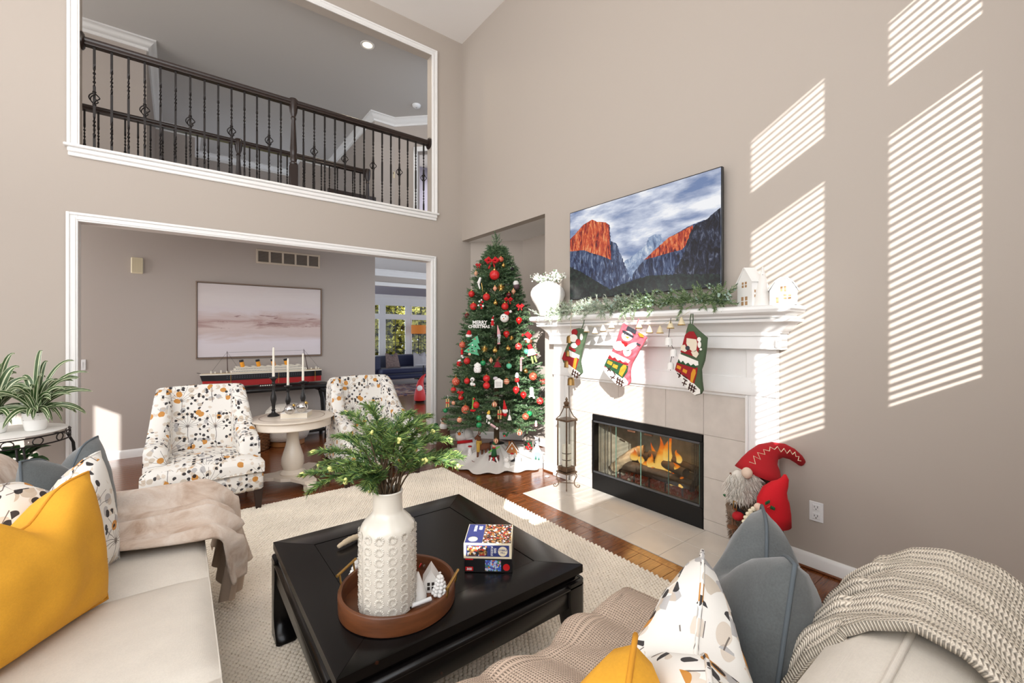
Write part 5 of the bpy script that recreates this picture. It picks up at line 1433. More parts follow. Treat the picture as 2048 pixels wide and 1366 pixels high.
MB().box(c.x - 1.0, c.x + 1.0, c.y - .46, c.y + .30, .14, .28, .03).build('base', NAVYV, t, smooth=50); MB().box(c.x - .95, c.x + .95, c.y - .48, c.y + .34, .283, .44, .05).build('seat_cushion', NAVYV, t, smooth=50)
for x, y in ((-.85, -.38), (.85, -.38), (-.85, .3), (.85, .3)): MB().lathe([(.014, .0008), (.024, .14)], (c.x + x, c.y + y, 0), 10).build('leg', DWOOD, t)
pillow('throw_pillow', 'brown patterned pillow on the left of the navy sofa', 'pillow', mat('brown_damask', (136, 116, 110), .8, var=.35, vscale=30), mat('brown_piping', (110, 92, 88), .8), (4.86, 11.86, .44), 8, -14, .46, .44, .16, chop=.09)
pillow('throw_pillow', 'pale silver pillow on the right of the navy sofa', 'pillow', mat('silver_velvet', (190, 186, 188), .6), mat('silver_piping', (170, 166, 168), .8), (5.72, 11.86, .44), 4, -14, .48, .44, .16, chop=.09)
def orient_mat():
    t = NT('oriental_rug'); cd = t.coord(); v = t.n('ShaderNodeTexVoronoi'); t.l(t.mapping(cd, (1, 1.6, 1)), v.inputs[0]); v.inputs['Scale'].default_value = 5
    nz = t.noise(cd, 6, 4); f = t.math('ADD', t.math('MULTIPLY', v.outputs['Distance'], .8), t.math('MULTIPLY', nz.outputs[0], .5))
    t.l(t.ramp(f, [(.25, lin((66, 30, 34))), (.45, lin((120, 62, 58))), (.55, lin((74, 70, 96))), (.7, lin((170, 140, 120)))], 'CONSTANT'), t.p.inputs['Base Color']); t.p.inputs['Roughness'].default_value = .95; return t.mat
t = thing('oriental_rug', 'dark red patterned oriental rug in front of the navy sofa', 'rug', (4.8, 10.3, .002)); MB().box(3.2, 7.0, 9.35, 11.4, .001, .012, .004).build('pile', orient_mat(), t, smooth=0)
c = Vector((5.44, 11.12, 0.0005)); t = thing('side_table', 'small round side table at the right of the navy sofa', 'table', c)
MB().lathe([(.0001, .55), (.22, .55), (.22, .57), (.0001, .57)], c, 24).build('tabletop', mat('pale_stone', (206, 206, 212), .3), t); MB().lathe([(.13, .0008), (.13, .015), (.018, .03), (.015, .55)], c, 16).build('stem', IRON, t)
c = Vector((6.08, 12.78, 0)); t = thing('floor_lamp', 'floor lamp with orange drum shade in front of the sunroom windows', 'lamp', c)
MB().lathe([(.0001, .0008), (.14, .0008), (.14, .02), (.015, .03), (.012, 1.52), (.0001, 1.52)], c, 16).build('stand', IRON, t); MB().lathe([(.20, 1.42), (.23, 1.43), (.23, 1.70), (.21, 1.70)], c, 28, caps=False).build('shade', mat('amber_shade', (190, 118, 50), .7, emit=(230, 130, 50), es=.25), t)
for px, py, zz, lb in ((840, 521, 2.7195, 'recessed ceiling light above the foyer doorway'),):
    c = onz(px, py, zz); t = thing('recessed_light', lb, 'ceiling light', c); MB().lathe([(.055, -.006), (.075, -.008), (.08, 0), (.055, 0)], c, 24).build('trim_ring', TRIM, t)
    MB().lathe([(.0001, -.003), (.055, -.003), (.055, 0), (.0001, 0)], c, 24).build('lens', mat('lit_lens', (255, 240, 215), .5, emit=(255, 226, 180), es=3), t)
# ------------------------------------------------------------------ christmas tree in the niche
TX, TY = 2.85, 3.98; TZ0_, TZ1_ = .40, 2.50; TR = .61
def trad(z): return TR if z < TZ0_ else TR - (z - TZ0_) * .205 if z < 2.1 else max(.012, .261 * (2.52 - z) / .42)
tree = thing('christmas_tree', 'tall decorated green christmas tree standing in the wall niche left of the fireplace', 'christmas tree', (TX, TY, 0))
b = MB(); b.tube([(TX, TY, .0015), (TX, TY, 2.3)], [.035, .01], 10); b.build('trunk', TWIG, tree)
b = MB()
for k in range(4):
    a = PI / 4 + k * PI / 2; b.tube([(TX, TY, .12), (TX + .12 * math.cos(a), TY + .12 * math.sin(a), .05), (TX + .25 * math.cos(a), TY + .25 * math.sin(a), .0135)], .012, 8)
b.build('stand', IRON, tree)
P, D, L = [], [], []
for i in range(680):      # main branches with side twigs
    f = i / 679.0; z = TZ0_ + (TZ1_ - .12 - TZ0_) * (1 - (1 - f) ** 1.25)
    a = i * 2.39996 + RND.uniform(-.25, .25); R_ = trad(z) * RND.uniform(.86, 1.08); up = RND.uniform(-.05, .16) + .30 * f
    d = Vector((math.cos(a), math.sin(a), up)).normalized(); base = Vector((TX, TY, z - R_ * up * .8))
    n = max(2, int(R_ / .075))
    for k in range(n):
        s = R_ * (.35 + .65 * (k + 1) / n) ; p = base + d * (s - .07)
        P.append(p); D.append(d); L.append(.085)
        for sg in (-1, 1):
            if s < R_ * .30: continue
            q = Vector((-d.y, d.x, 0)) * sg; dd = (d * .75 + q * .75 + Vector((0, 0, RND.uniform(-.22, .25)))).normalized()
            P.append(p + d * .02); D.append(dd); L.append(RND.uniform(.06, .105) * (.75 + .25 * (s / R_)))
for k in range(26):       # leader with short upright shoots
    z = 2.10 + .40 * k / 25; a = k * 2.4; d = Vector((math.cos(a) * .6, math.sin(a) * .6, .8)).normalized()
    P.append(Vector((TX, TY, z))); D.append(d); L.append(.16 * (2.62 - z) / .52 + .03)
P.append(Vector((TX, TY, 2.36))); D.append(Vector((0, 0, 1))); L.append(.15)
V, F = needles(P, D, L, 34, .029, .0066, .95, stem=.003)
print('tree tris', len(F))
o = np_mesh('foliage', V, F, [mat('spruce_green', (92, 124, 84), .36, spec=.8), mat('spruce_light', (140, 164, 120), .36, spec=.8), mat('spruce_dark', (54, 84, 56), .4, spec=.7)], tree, NR.choice(3, len(F), p=[.5, .22, .28])); o['kind'] = 'stuff'

def on_tree(px, py, out=1.0):
    d = ray(px, py); s = 3.6
    while s < 5.6:
        p = d * s; z = p.z + CAMZ
        if math.hypot(p.x - TX, p.y - TY) < trad(z) * out + .005: return Vector((p.x, p.y, z)), s
        s += .01
    # beside the cone: closest approach
    s = TX * FX + TY * FY - .05; p = d * s; return Vector((p.x, p.y, p.z + CAMZ)), s
PROTO = {}
def stripes(name, c1, c2, axis, k):
    if name in MATS: return MATS[name]
    t = NT(name); sp = t.n('ShaderNodeSeparateXYZ'); t.l(t.coord(), sp.inputs[0])
    if axis == 'z': v = t.math('SINE', t.math('MULTIPLY', sp.outputs[2], k))
    else: v = t.math('SINE', t.math('MULTIPLY', t.math('ARCTAN2', sp.outputs[1], sp.outputs[0]), k))
    t.l(t.mix(t.math('GREATER_THAN', v, 0), lin(c1), lin(c2)), t.p.inputs['Base Color']); t.p.inputs['Roughness'].default_value = .25; MATS[name] = t.mat
    return t.mat
def spotted(name, c1, c2, sc, thr):
    if name in MATS: return MATS[name]
    t = NT(name); v = t.n('ShaderNodeTexVoronoi'); t.l(t.coord(), v.inputs[0]); v.inputs['Scale'].default_value = sc
    t.l(t.mix(t.math('LESS_THAN', v.outputs['Distance'], thr), lin(c1), lin(c2)), t.p.inputs['Base Color']); t.p.inputs['Roughness'].default_value = .35; MATS[name] = t.mat
    return t.mat
SM = {'red': REDM, 'redgloss': RED, 'gold': GOLD, 'green': GREENB, 'mint': mat('mint_gloss', (96, 190, 150), .3), 'darkred': mat('dark_red', (96, 16, 24), .35),
      'glitter': spotted('red_glitter', (206, 24, 30), (250, 190, 180), 9, .16), 'pattern': spotted('red_gold_lattice', (196, 60, 44), (232, 196, 150), 5.5, .34),
      'hstripe': stripes('red_gold_bands', (206, 66, 40), (238, 214, 176), 'z', 12), 'vstripe': stripes('cream_red_gores', (236, 214, 170), (176, 46, 36), 'a', 7), 'silver': SILVER, 'star': spotted('red_star_print', (206, 44, 40), (240, 200, 190), 3, .3)}
WHF = mat('white_felt', (240, 238, 234), .9); FELTG = mat('mint_felt', (94, 176, 134), .9); FELTR = mat('red_felt', (196, 22, 30), .85); SKIN = mat('flesh_felt', (226, 184, 160), .8); FGREEN = mat('green_felt', (36, 92, 52), .85); BROWN = mat('brown_felt', (112, 66, 42), .85); BLKF = mat('black_felt', (24, 22, 24), .85); PINK = mat('pink_felt', (222, 160, 164), .85); GINGER = mat('gingerbread', (188, 122, 70), .8); ICING = mat('icing', (246, 240, 232), .6)
def ball_proto(k, shape):
    t = thing('bauble', None, None, (0, 0, 0)); m = SM[k]
    if shape == 'ball': b = MB().sphere((0, 0, 0), 1, 20, 14)
    elif shape == 'drop': b = MB().lathe([(.0001, -1.25), (.12, -1.1), (.55, -.75), (.95, -.1), (.98, .3), (.75, .75), (.3, 1.0), (.0001, 1.02)], (0, 0, 0), 20)
    elif shape == 'onion': b = MB().lathe([(.0001, -1.35), (.1, -1.1), (.6, -.6), (.9, 0), (.6, .6), (.14, 1.0), (.0001, 1.05)], (0, 0, 0), 20)
    b.build('ball', m, t, smooth=180)
    MB().lathe([(.26, .92), (.28, 1.18), (.2, 1.22), (.0001, 1.22)], (0, 0, 0), 10).build('cap', GOLD, t); MB().tube([(0, 0, 1.2), (.06, 0, 1.45), (0, 0, 1.6), (-.06, 0, 1.45), (0, 0, 1.22)], .03, 5).build('hook', GOLD, t)
    return t
def bauble(kind, px, py, r, label, group=None, out=1.0):
    kk, shape = (kind + ':ball').split(':')[:2]
    key = (kk, shape)
    if key not in PROTO: PROTO[key] = ball_proto(kk, shape)
    p, s = on_tree(px, py, out); q = copy_tree(PROTO[key], p, RND.uniform(0, 6), label); q['category'] = 'ornament'; q['group'] = 'christmas tree ornaments'; R_ = r / 864.0 * s * 1.0; q.scale = (R_, R_, R_)
for a in [('pattern', 1002, 519, 5.5, 'red lattice ball beside the big red bow near the treetop'), ('vstripe:onion', 952, 547, 4.5, 'cream and red striped onion ornament at the far left below the bow'),
          ('glitter', 989, 550, 10, 'largest glittering red ball under the bow near the treetop'), ('gold', 1007, 531, 4, 'small gold ball just right of the big red bow'), ('hstripe:onion', 990, 577, 5, 'red and gold banded ornament left of the upper gold starburst'),
          ('vstripe:onion', 1027, 583, 5.2, 'cream and red striped onion ornament at the right under the round house'), ('red', 943, 588, 6.5, 'matte red ball at the left edge, highest of the left edge balls'), ('red', 973, 594, 7.2, 'matte red ball left of centre below the gold starburst'),
          ('red', 1010, 613, 7.2, 'matte red ball just above the snowman face'), ('gold', 991, 606, 4.6, 'pale gold ball between two matte red balls in the upper tree'), ('red', 947, 613, 7.2, 'matte red ball at upper left, beside the candy cluster'), ('darkred', 934, 631, 5, 'dark red ball at the left edge above the letters'),
          ('redgloss:drop', 1038, 641, 6.5, 'shiny red faceted ornament right of the snowman face'), ('redgloss:drop', 1013, 668, 6.5, 'shiny red drop ornament right of the pink gnome'), ('pattern', 925, 690, 6.8, 'red lattice ball left of the green felt tree'), ('gold', 990, 701, 5.3, 'gold ball under the pink gnome'),
          ('gold', 1016, 697, 4.8, 'gold ball below the shiny red drop at mid height'), ('star', 1037, 693, 7, 'big red printed ball beside the red capped doll'), ('mint', 1053, 703, 5.4, 'mint green ball over the skirt of the doll'), ('red', 934, 722, 6.6, 'matte red ball below the green felt tree'),
          ('green', 966, 726, 5.4, 'green ball right of the white patterned mug ornament'), ('vstripe:onion', 982, 721, 5, 'cream and red striped ornament beside the brown reindeer ornament'), ('mint', 1018, 732, 5.6, 'mint green ball left of the candy cane'), ('gold', 1051, 742, 5, 'gold ball right of the candy cane'),
          ('pattern', 1066, 753, 8.2, 'large lattice ball under the doll, right side of the tree'), ('pattern', 912, 763, 8.2, 'large lattice ball at the left edge at mid height'), ('red', 934, 762, 6, 'red ball touching the white puppy ornament'), ('glitter', 973, 757, 7, 'upper of two stacked glittering red balls'), ('glitter', 973, 771, 7, 'lower of two stacked glittering red balls'),
          ('hstripe', 1013, 763, 6, 'red and gold banded ball right of the white house plaque'), ('star', 1086, 764, 7.4, 'red printed ball at the right edge beside the wall corner'), ('glitter:drop', 1032, 780, 7, 'sparkling red ornament in the sunlit right side'), ('redgloss:drop', 1047, 790, 6.6, 'shiny red drop ornament below the sparkling red one'), ('star', 1080, 802, 7.2, 'red printed ball low on the sunlit right edge'),
          ('red', 907, 780, 5.6, 'red ball at the left edge above the hanging gift box'), ('hstripe', 907, 806, 4, 'small banded ball right of the left gift box'), ('green', 891, 821, 4.8, 'green ball at the lowest left edge'), ('redgloss', 922, 795, 5.6, 'shiny red ball with ribbon at lower left'), ('pattern', 931, 819, 8.4, 'large lattice ball at lower left beside the elf boot'),
          ('red', 952, 810, 7, 'red ball right of the elf boot'), ('vstripe', 989, 809, 5.6, 'cream and red gored ball in the lower middle'), ('green', 958, 836, 5.6, 'upper of two stacked green balls'), ('green', 958, 850, 5.6, 'lower of two stacked green balls'), ('hstripe', 919, 840, 5.4, 'banded ball low on the left, under the large lattice ball'),
          ('pattern', 1051, 833, 6.8, 'lattice ball touching the lower right green ball'), ('green', 1059, 827, 5.6, 'green ball low on the sunlit right side'), ('vstripe', 1039, 865, 6, 'cream and red gored ball hanging lowest on the right'), ('vstripe:drop', 992, 882, 5, 'striped drop hanging over the elf figure'), ('darkred', 1018, 590, 5, 'dark red ball behind the right red ribbon'), ('redgloss', 1000, 829, 6, 'shiny red ball behind the lower gift box')]:
    bauble(*a)
for p in PROTO.values():
    for c in kids(p): bpy.data.objects.remove(c)
    bpy.data.objects.remove(p)
VX = Vector((RX, RY, 0)); VF = Vector((FX, FY, 0))      # across the tree front, into the niche
def orn(name, px, py, label, cat='ornament', out=1.04):
    p, s = on_tree(px, py, out); u = s / 864.0
    t = thing(name, label, cat, p, 'christmas tree ornaments')
    def q(dx, dy, dz=0.0): return p + VX * (dx * u) + ZU * (-dy * u) + VF * (dz * u)
    return t, q, u
def flat(t, q, u, pts, m, name, th=1.2, dz=0.0): MB().plate([q(x, y, dz) for x, y in pts], VF * (th * u)).build(name, m, t, smooth=0)
def rnd_ball(b, q, u, x, y, r, sc=(1, 1, 1), dz=0.0): b.sphere(q(x, y, dz), r * u, 12, 8, sc)
# big bow and ribbons
def bow(px, py, s, label):
    t, q, u = orn('ribbon_bow', px, py, label)
    for sg in (-1, 1):
        b = MB(); b.tube([q(0, 0), q(sg * 5 * s, -4 * s, -1), q(sg * 9 * s, -1 * s, -1), q(sg * 6 * s, 2.5 * s), q(0, 0)], [1.2 * u * s, 2.8 * u * s, 3.2 * u * s, 2.6 * u * s, 1.2 * u * s], 8); b.build('loop', FELTR, t)
        b = MB(); b.plate([q(0, 0), q(sg * 2 * s, 1 * s), q(sg * 6 * s, 11 * s), q(sg * 3.6 * s, 11.5 * s)], VF * u); b.build('tail', FELTR, t, smooth=0)
    b = MB(); rnd_ball(b, q, u, 0, 0, 2.6 * s); b.build('knot', FELTR, t)
bow(984, 522, 1.35, 'big red ribbon bow near the treetop'); bow(1017, 599, .8, 'small red ribbon bow right of centre above the matte red ball'); bow(957, 530, .55, 'small red ribbon bow at the left, under the treetop'); bow(1040, 612, .75, 'small red ribbon bow at the right edge of the upper tree'); bow(921, 785, .6, 'small red ribbon bow at the lower left of the tree')
def starburst(px, py, r, label):
    t, q, u = orn('starburst', px, py, label); b = MB()
    for k in range(22):
        a = 2 * PI * k / 22; rr = r * (1 if k % 2 else .78); b.tube([q(0, 0, -1), q(rr * math.cos(a), rr * math.sin(a), -2 + (k % 3))], [.6 * u, .15 * u], 4)
    b.build('rays', GOLD, t); b = MB(); rnd_ball(b, q, u, 0, 0, 1.6, dz=-1); b.build('centre', GOLD, t)
starburst(1002, 575, 8, 'gold starburst in the upper tree'); starburst(969, 698, 8, 'gold starburst right of the green felt tree'); starburst(1023, 676, 5, 'small gold star beside the shiny red drop')
# lettering sign
t, q, u = orn('word_sign', 958, 649, 'white cut out merry christmas lettering on the left of the tree', 'sign', 1.10)
text('MERRY', 9.5 * u, WHF, t, frame3(q(1.5, -4), VX, ZU), ext=.5 * u, bold=.25 * u); text('CHRISTMAS', 8.2 * u, WHF, t, frame3(q(0, 4.5), VX, ZU), ext=.5 * u, bold=.2 * u)
b = MB(); b.plate([q(-14, .2, .6), q(14, -.6, .6), q(14, .6, .6), q(-14, 1.2, .6)], VF * (.4 * u)); b.build('joining_bar', WHF, t, smooth=0)
# green felt tree
t, q, u = orn('felt_tree', 945, 690, 'flat mint green felt tree ornament below the lettering', out=1.10)
flat(t, q, u, [(10, -19), (-3, -10), (2, -9), (-11, 1), (-3, 1), (-18, 13), (13, 21), (9, 8), (16, 9), (10, -3), (14, -4)], FELTG, 'felt')
b = MB()
for x, y, k in ((5, -12, 0), (0, 0, 1), (6, 3, 2), (-8, 10, 0), (4, 12, 1), (-1, 7, 2)):
    b.mi = k; disc(b, q(x, y, -.2), -VF, 1.5 * u)
b.build('felt_dot', [RED, WHF, BLKF], t, smooth=0)['kind'] = 'stuff'; flat(t, q, u, [(-8, 15), (-3, 16.5), (-4, 21), (-9, 19.5)], SKIN, 'pot')
# little figures, each from a handful of shaped parts
def figure(px, py, label, parts, name='figurine'):
    t, q, u = orn(name, px, py, label)
    for p in parts:
        m, nm, kind = p[0], p[1], p[2]; b = MB()
        if kind == 's':
            for (x, y, r) in p[3]: rnd_ball(b, q, u, x, y, r)
            b.build(nm, m, t, smooth=180)
        elif kind == 'c':
            for (x0, y0, r0, x1, y1, r1) in p[3]: b.tube([q(x0, y0), q((x0 + x1) / 2, (y0 + y1) / 2), q(x1, y1)], [r0 * u, (r0 + r1) / 2 * u, max(.05, r1) * u], 10)
            b.build(nm, m, t, smooth=50)
        else:
            b.plate([q(x, y, -p[4] if len(p) > 4 else 0) for x, y in p[3]], VF * (1.2 * u)); b.build(nm, m, t, smooth=0)
figure(985, 643, 'small santa ornament right of the white lettering', [(FELTR, 'coat', 'c', [(0, 8, 3.6, 0, -3, 2.4)]), (WHF, 'beard', 's', [(0, -3, 2.6)]), (FELTR, 'hat', 'c', [(0, -5, 2.4, 2, -11, .4)]), (WHF, 'trim', 's', [(0, 8, 2.2), (2, -11, 1), (-3, 3, 1.2), (3, 3, 1.2)]), (FGREEN, 'mitten', 's', [(-3.6, 4, 1.1), (3.6, 4, 1.1)])])
figure(1009, 636, 'white snowman face ornament with red hat on the right of the upper tree', [(WHF, 'face', 's', [(0, 0, 9)]), (BLKF, 'eye', 's', [(-3, -2.5, 9 * .0 + 1.0), (1.6, -2.2, 1.0)]), (mat('carrot', (232, 120, 40), .6), 'nose', 'c', [(-.6, 1, 1.2, -3.4, 2.4, .3)]), (FELTR, 'hat', 'c', [(2, -7, 6, 9, -12, 2.6)]), (WHF, 'pompom', 's', [(12, -13, 3)])])
for o_ in [o for o in bpy.data.objects if o.get('label') == 'white snowman face ornament with red hat on the right of the upper tree']:
    for c_ in kids(o_):
        if c_.name.split('.')[0] in ('eye', 'nose'): c_.location = -VF * .045
figure(998, 668, 'pink gnome ornament with tall hat and dangling legs in the middle of the tree', [(PINK, 'hat', 'c', [(0, 0, 4, -3, -18, .4)]), (mat('grey_plush', (206, 200, 206), .95), 'beard', 's', [(0, 3, 4), (.6, 7, 2.8)]), (PINK, 'nose', 's', [(-1, -.5, 1.2)]), (WHF, 'leg', 'c', [(-1.5, 9, .7, -2, 17, .7), (1.5, 9, .7, 1, 17, .7)]), (PINK, 'foot', 's', [(-1.5, 19, 1.8), (1, 19, 1.8)])])
figure(938, 668, 'santa ball ornament in red hat at the left edge', [(WHF, 'brim', 's', [(0, 3.5, 4.5), (3, 3, 3.6), (-3, 3, 3.6)]), (FELTR, 'hat', 'c', [(0, 1, 5.5, 1, -7, 3)]), (FGREEN, 'body', 's', [(0, 9, 4.5)])])
figure(924, 703, 'red lantern ornament at the left edge below the lattice ball', [(FELTR, 'body', 'c', [(0, -4, 2.6, 0, 6, 2.6)]), (GOLD, 'cap', 'c', [(0, -7, .6, 0, -4, 2.4)]), (WHF, 'puff', 's', [(0, 9, 2.4), (2, 12, 2)])])
figure(918, 727, 'red mitten ornament at the left edge', [(FELTR, 'mitten', 's', [(0, 0, 5), (-1, 4, 4), (4, 2, 2)]), (WHF, 'cuff', 's', [(0, -5, 2.6), (2, -6, 2.4)])])
figure(959, 564, 'white skier ornament on the left of the upper tree', [(WHF, 'body', 'c', [(2, -9, 2.2, -2, 3, 3.4)]), (WHF, 'leg', 'c', [(-2, 3, 2, 1, 14, 1.4)]), (BLKF, 'arm', 'c', [(-2, -2, 1, 3, 5, .7)]), (GOLD, 'ski', 'c', [(4, 2, .8, 7, 22, .6)])])
figure(962, 608, 'red white and green candy cluster beside the upper left matte red ball', [(WHF, 'sweet', 's', [(-3, -5, 2.2), (-5, 3, 2), (4, 4, 2.4), (1, -8, 1.8)]), (FELTR, 'sweet', 's', [(0, 2, 2.6), (3, -4, 2.4), (1, 8, 2.2)]), (FGREEN, 'leaf', 's', [(5, 0, 2), (-2, 6, 2)])])
figure(1033, 570, 'white round house ornament with snowy roof at the right of the upper tree', [(mat('taupe_felt', (96, 74, 78), .8), 'wall', 's', [(0, 3, 6.4)]), (WHF, 'roof', 's', [(-1, -3, 6)]), (WHF, 'window', 's', [(-3, 5, 1.6), (1, 6, 1.6), (-1, 2, 1.6)])])
figure(1023, 537, 'silver bead in a dark ring at the right below the treetop', [(BLKF, 'ring', 's', [(1, .5, 4)]), (SILVER, 'bead', 's', [(0, 0, 3.4)])])
t_parts = [(FELTR, 'cap', 'c', [(0, -20, 8, 6, -27, 6.5)]), (FELTR, 'cap_puff', 's', [(-9, -24, 3)]), (WHF, 'cap_trim', 'c', [(-6, -15.5, 1.6, 9, -17, 1.6)]), (SKIN, 'face', 's', [(3, -12, 5)]), (BROWN, 'hair', 's', [(7, -11, 4.4), (-1, -11, 3.4)]), (FGREEN, 'bow', 's', [(0, -5, 3), (6, -4, 3)]), (FELTR, 'bodice', 'c', [(4, -5, 4.5, 8, 5, 5)]), (WHF, 'skirt', 'c', [(7, 4, 6, 10, 16, 10)]), (FELTR, 'hem', 'c', [(0, 18, 1.2, 20, 15, 1.2)]), (mat('lime_tights', (170, 206, 110), .85), 'leg', 'c', [(9, 18, 2, 12, 33, 1.8), (15, 17, 2, 19, 30, 1.8)])]
figure(1054, 694, 'red capped doll ornament with white skirt and striped legs at the right of the tree', t_parts, 'doll')
figure(995, 728, 'brown reindeer ornament in a red skirt in the middle of the tree', [(BROWN, 'head', 's', [(0, -8, 2.8)]), (BROWN, 'antler', 'c', [(0, -10, .6, 3, -16, .4), (1, -10, .6, 6, -15, .4)]), (mat('burgundy_felt', (132, 22, 34), .85), 'skirt', 'c', [(0, -5, 2.2, 0, 6, 8.5)]), (BROWN, 'arm', 'c', [(1, -4, 1, 8, 1, .8), (-1, -4, 1, -7, -1, .8)])])
t, q, u = orn('candy_cane', 1042, 727, 'red and white candy cane on the sunlit right side', out=1.07)
b = MB(); pts = [q(0, 15 - i * 2.2) for i in range(11)] + [q(2.2 - 2.2 * math.cos(a), -9 - 2.4 * math.sin(a)) for a in (.6, 1.2, 1.9, 2.5, 3.14)]
b.tube(pts, 2.0 * u, 10); b.build('cane', stripes('candy_stripes', (206, 30, 36), (246, 242, 238), 'z', 400), t)
t, q, u = orn('mug_ornament', 955, 737, 'white patterned mug ornament with a snowy top, left of the green ball', out=1.07)
MB().lathe([(.0001, -8 * u), (6 * u, -8 * u), (7.6 * u, -4 * u), (7.6 * u, 2 * u), (6.5 * u, 3 * u), (.0001, 3 * u)], q(0, 0), 20).build('mug', spotted('mug_print', (242, 240, 238), (150, 60, 66), 60, .22), t, smooth=50)
b = MB()
for x, y, r in ((0, -4, 5), (-3, -6, 4), (3, -6, 4), (0, -9, 3.4)): rnd_ball(b, q, u, x, y, r)
b.build('snow', WHF, t, smooth=180)
figure(945, 763, 'white puppy ornament with dark nose touching a red ball', [(WHF, 'head', 's', [(0, -4, 4.6)]), (WHF, 'body', 's', [(-1, 5, 4), (3, 6, 3)]), (BLKF, 'nose', 's', [(-.6, -3.6, 1.5)]), (FELTR, 'scarf', 's', [(4, 8, 2)])])
for o_ in [o for o in bpy.data.objects if o.get('label', '').startswith('white puppy')]:
    for c_ in kids(o_):
        if c_.name.startswith('nose'): c_.location = -VF * .024
t, q, u = orn('house_plaque', 997, 767, 'white house shaped plaque ornament in the middle of the lower tree', out=1.10)
flat(t, q, u, [(-8, 9), (8, 8), (8.5, -6), (1, -11), (-8, -6)], WHF, 'plaque', 1.6)
b = MB()
for r_ in range(4):
    for c_ in range(5): b.plate([q(-5.5 + c_ * 2.4 + dx, -3.4 + r_ * 2.6 + dy, -.3) for dx, dy in ((0, 0), (1.4, 0), (1.4, 1.5), (0, 1.5))], VF * (.3 * u))
b.build('printed_grid', mat('soft_grey', (168, 164, 164), .8), t, smooth=0); b = MB(); rnd_ball(b, q, u, -6, -10, 4.4, (1.2, 1, .8), 3); b.build('snow_puff', mat('grey_plush', (206, 200, 206), .95), t)
figure(1034, 757, 'santa clip ornament with white hood on the sunlit right side', [(WHF, 'hood', 's', [(0, -5, 4.4), (0, -9, 3)]), (FELTR, 'body', 's', [(0, 3, 5)]), (SKIN, 'face', 's', [(-.4, -1, 2.4)]), (WHF, 'leg', 'c', [(1, 8, 1, 4, 18, .8)])])
figure(1063, 787, 'white bear ornament on the sunlit right side of the tree', [(WHF, 'body', 'c', [(0, -9, 4, 1, 6, 4.4)]), (WHF, 'head', 's', [(0, -9, 4.2)]), (WHF, 'paw', 's', [(5, 8, 2.6), (-4, 6, 2.2)])])
def gift(px, py, label, s=1.0):
    t, q, u = orn('gift_ornament', px, py, label, out=1.07)
    def pl(pts, m, nm, dz=0): flat(t, q, u, [(x * s, y * s) for x, y in pts], m, nm, 4 if dz == 0 else .6, dz)
    pl([(-3.4, -8), (3.4, -8), (3.4, 8), (-3.4, 8)], mat('kraft_card', (206, 166, 112), .7), 'box'); pl([(-3.5, -1.6), (3.5, -1.6), (3.5, .6), (-3.5, .6)], FELTR, 'ribbon', -.7); pl([(-.8, -8), (.8, -8), (.8, 8), (-.8, 8)], FGREEN, 'ribbon', -.5)
    MB().tube([q(0, -8), q(1, -12), q(0, -16)], .35 * u, 5).build('string', WHF, t)
gift(895, 806, 'kraft gift box ornament with red ribbon at the lower left edge'); gift(999, 829, 'kraft gift box ornament with red ribbon in the lower middle', 1.1)
figure(946, 811, 'green and red elf boot ornament at the lower left', [(mat('lime_stripe', (120, 176, 70), .8), 'leg', 'c', [(1, -16, 1.4, -1, 7, 1.8)]), (FELTR, 'shoe', 's', [(-3, 10, 2.6), (1, 10.5, 2.6), (4, 9.5, 1.8)]), (FELTR, 'cuff', 's', [(2, -13, 2.4)])])
figure(1010, 819, 'gnome ornament with bright red hat and white beard in the lower middle', [(FELTR, 'hat', 'c', [(0, -1, 4.6, -2, -19, .6)]), (WHF, 'beard', 's', [(-1, 3, 5), (2, 3, 4), (0, 7, 3.4)]), (PINK, 'nose', 's', [(-1, -.5, 1.4)]), (FELTR, 'body', 's', [(0, 10, 4.4)])])
figure(977, 832, 'white bird ornament in yellow hat in the lower middle', [(WHF, 'body', 's', [(0, 1, 4.6), (2, 4, 3.6)]), (mat('yellow_knit', (226, 186, 70), .9), 'hat', 's', [(0, -6, 3.4), (1, -9, 2.2)]), (FGREEN, 'scarf', 's', [(1, -2, 2.6)]), (WHF, 'leg', 'c', [(-3, 6, .8, -4, 13, .6)])])
t, q, u = orn('wrapped_sweet', 986, 851, 'pink striped wrapped sweet ornament hanging aslant low in the middle', out=1.10)
MB().tube([q(-5, -3), q(5, 4)], 2.4 * u, 10).build('wrapper', stripes('pink_stripes', (196, 110, 124), (238, 226, 226), 'z', 900), t); b = MB(); rnd_ball(b, q, u, -8, -5, 2.6); rnd_ball(b, q, u, 8, 6, 2.6); b.build('twist', WHF, t)
t, q, u = orn('bell_ornament', 1019, 835, 'small white bell ornament on the sunlit right side', out=1.07)
MB().lathe([(4.4 * u, -5 * u), (3.2 * u, -1 * u), (2.4 * u, 3 * u), (1 * u, 5 * u), (.0001, 5.4 * u)], q(0, 0), 16).build('bell', WHITEM, t, smooth=50); MB().tube([q(0, -5), q(0, -16)], .4 * u, 5).build('string', WHF, t)
figure(1072, 847, 'pink mitten ornament at the lower right edge of the tree', [(PINK, 'mitten', 's', [(0, 0, 3), (0, 4, 3)]), (WHF, 'cuff', 's', [(0, -4, 2)])])
figure(1010, 868, 'green elf cap with red berry hanging under the lowest branches', [(FGREEN, 'leaf', 's', [(-2, 0, 3), (3, 2, 3), (6, -2, 2.4)]), (RED, 'berry', 's', [(-1, 3, 2.8)])])

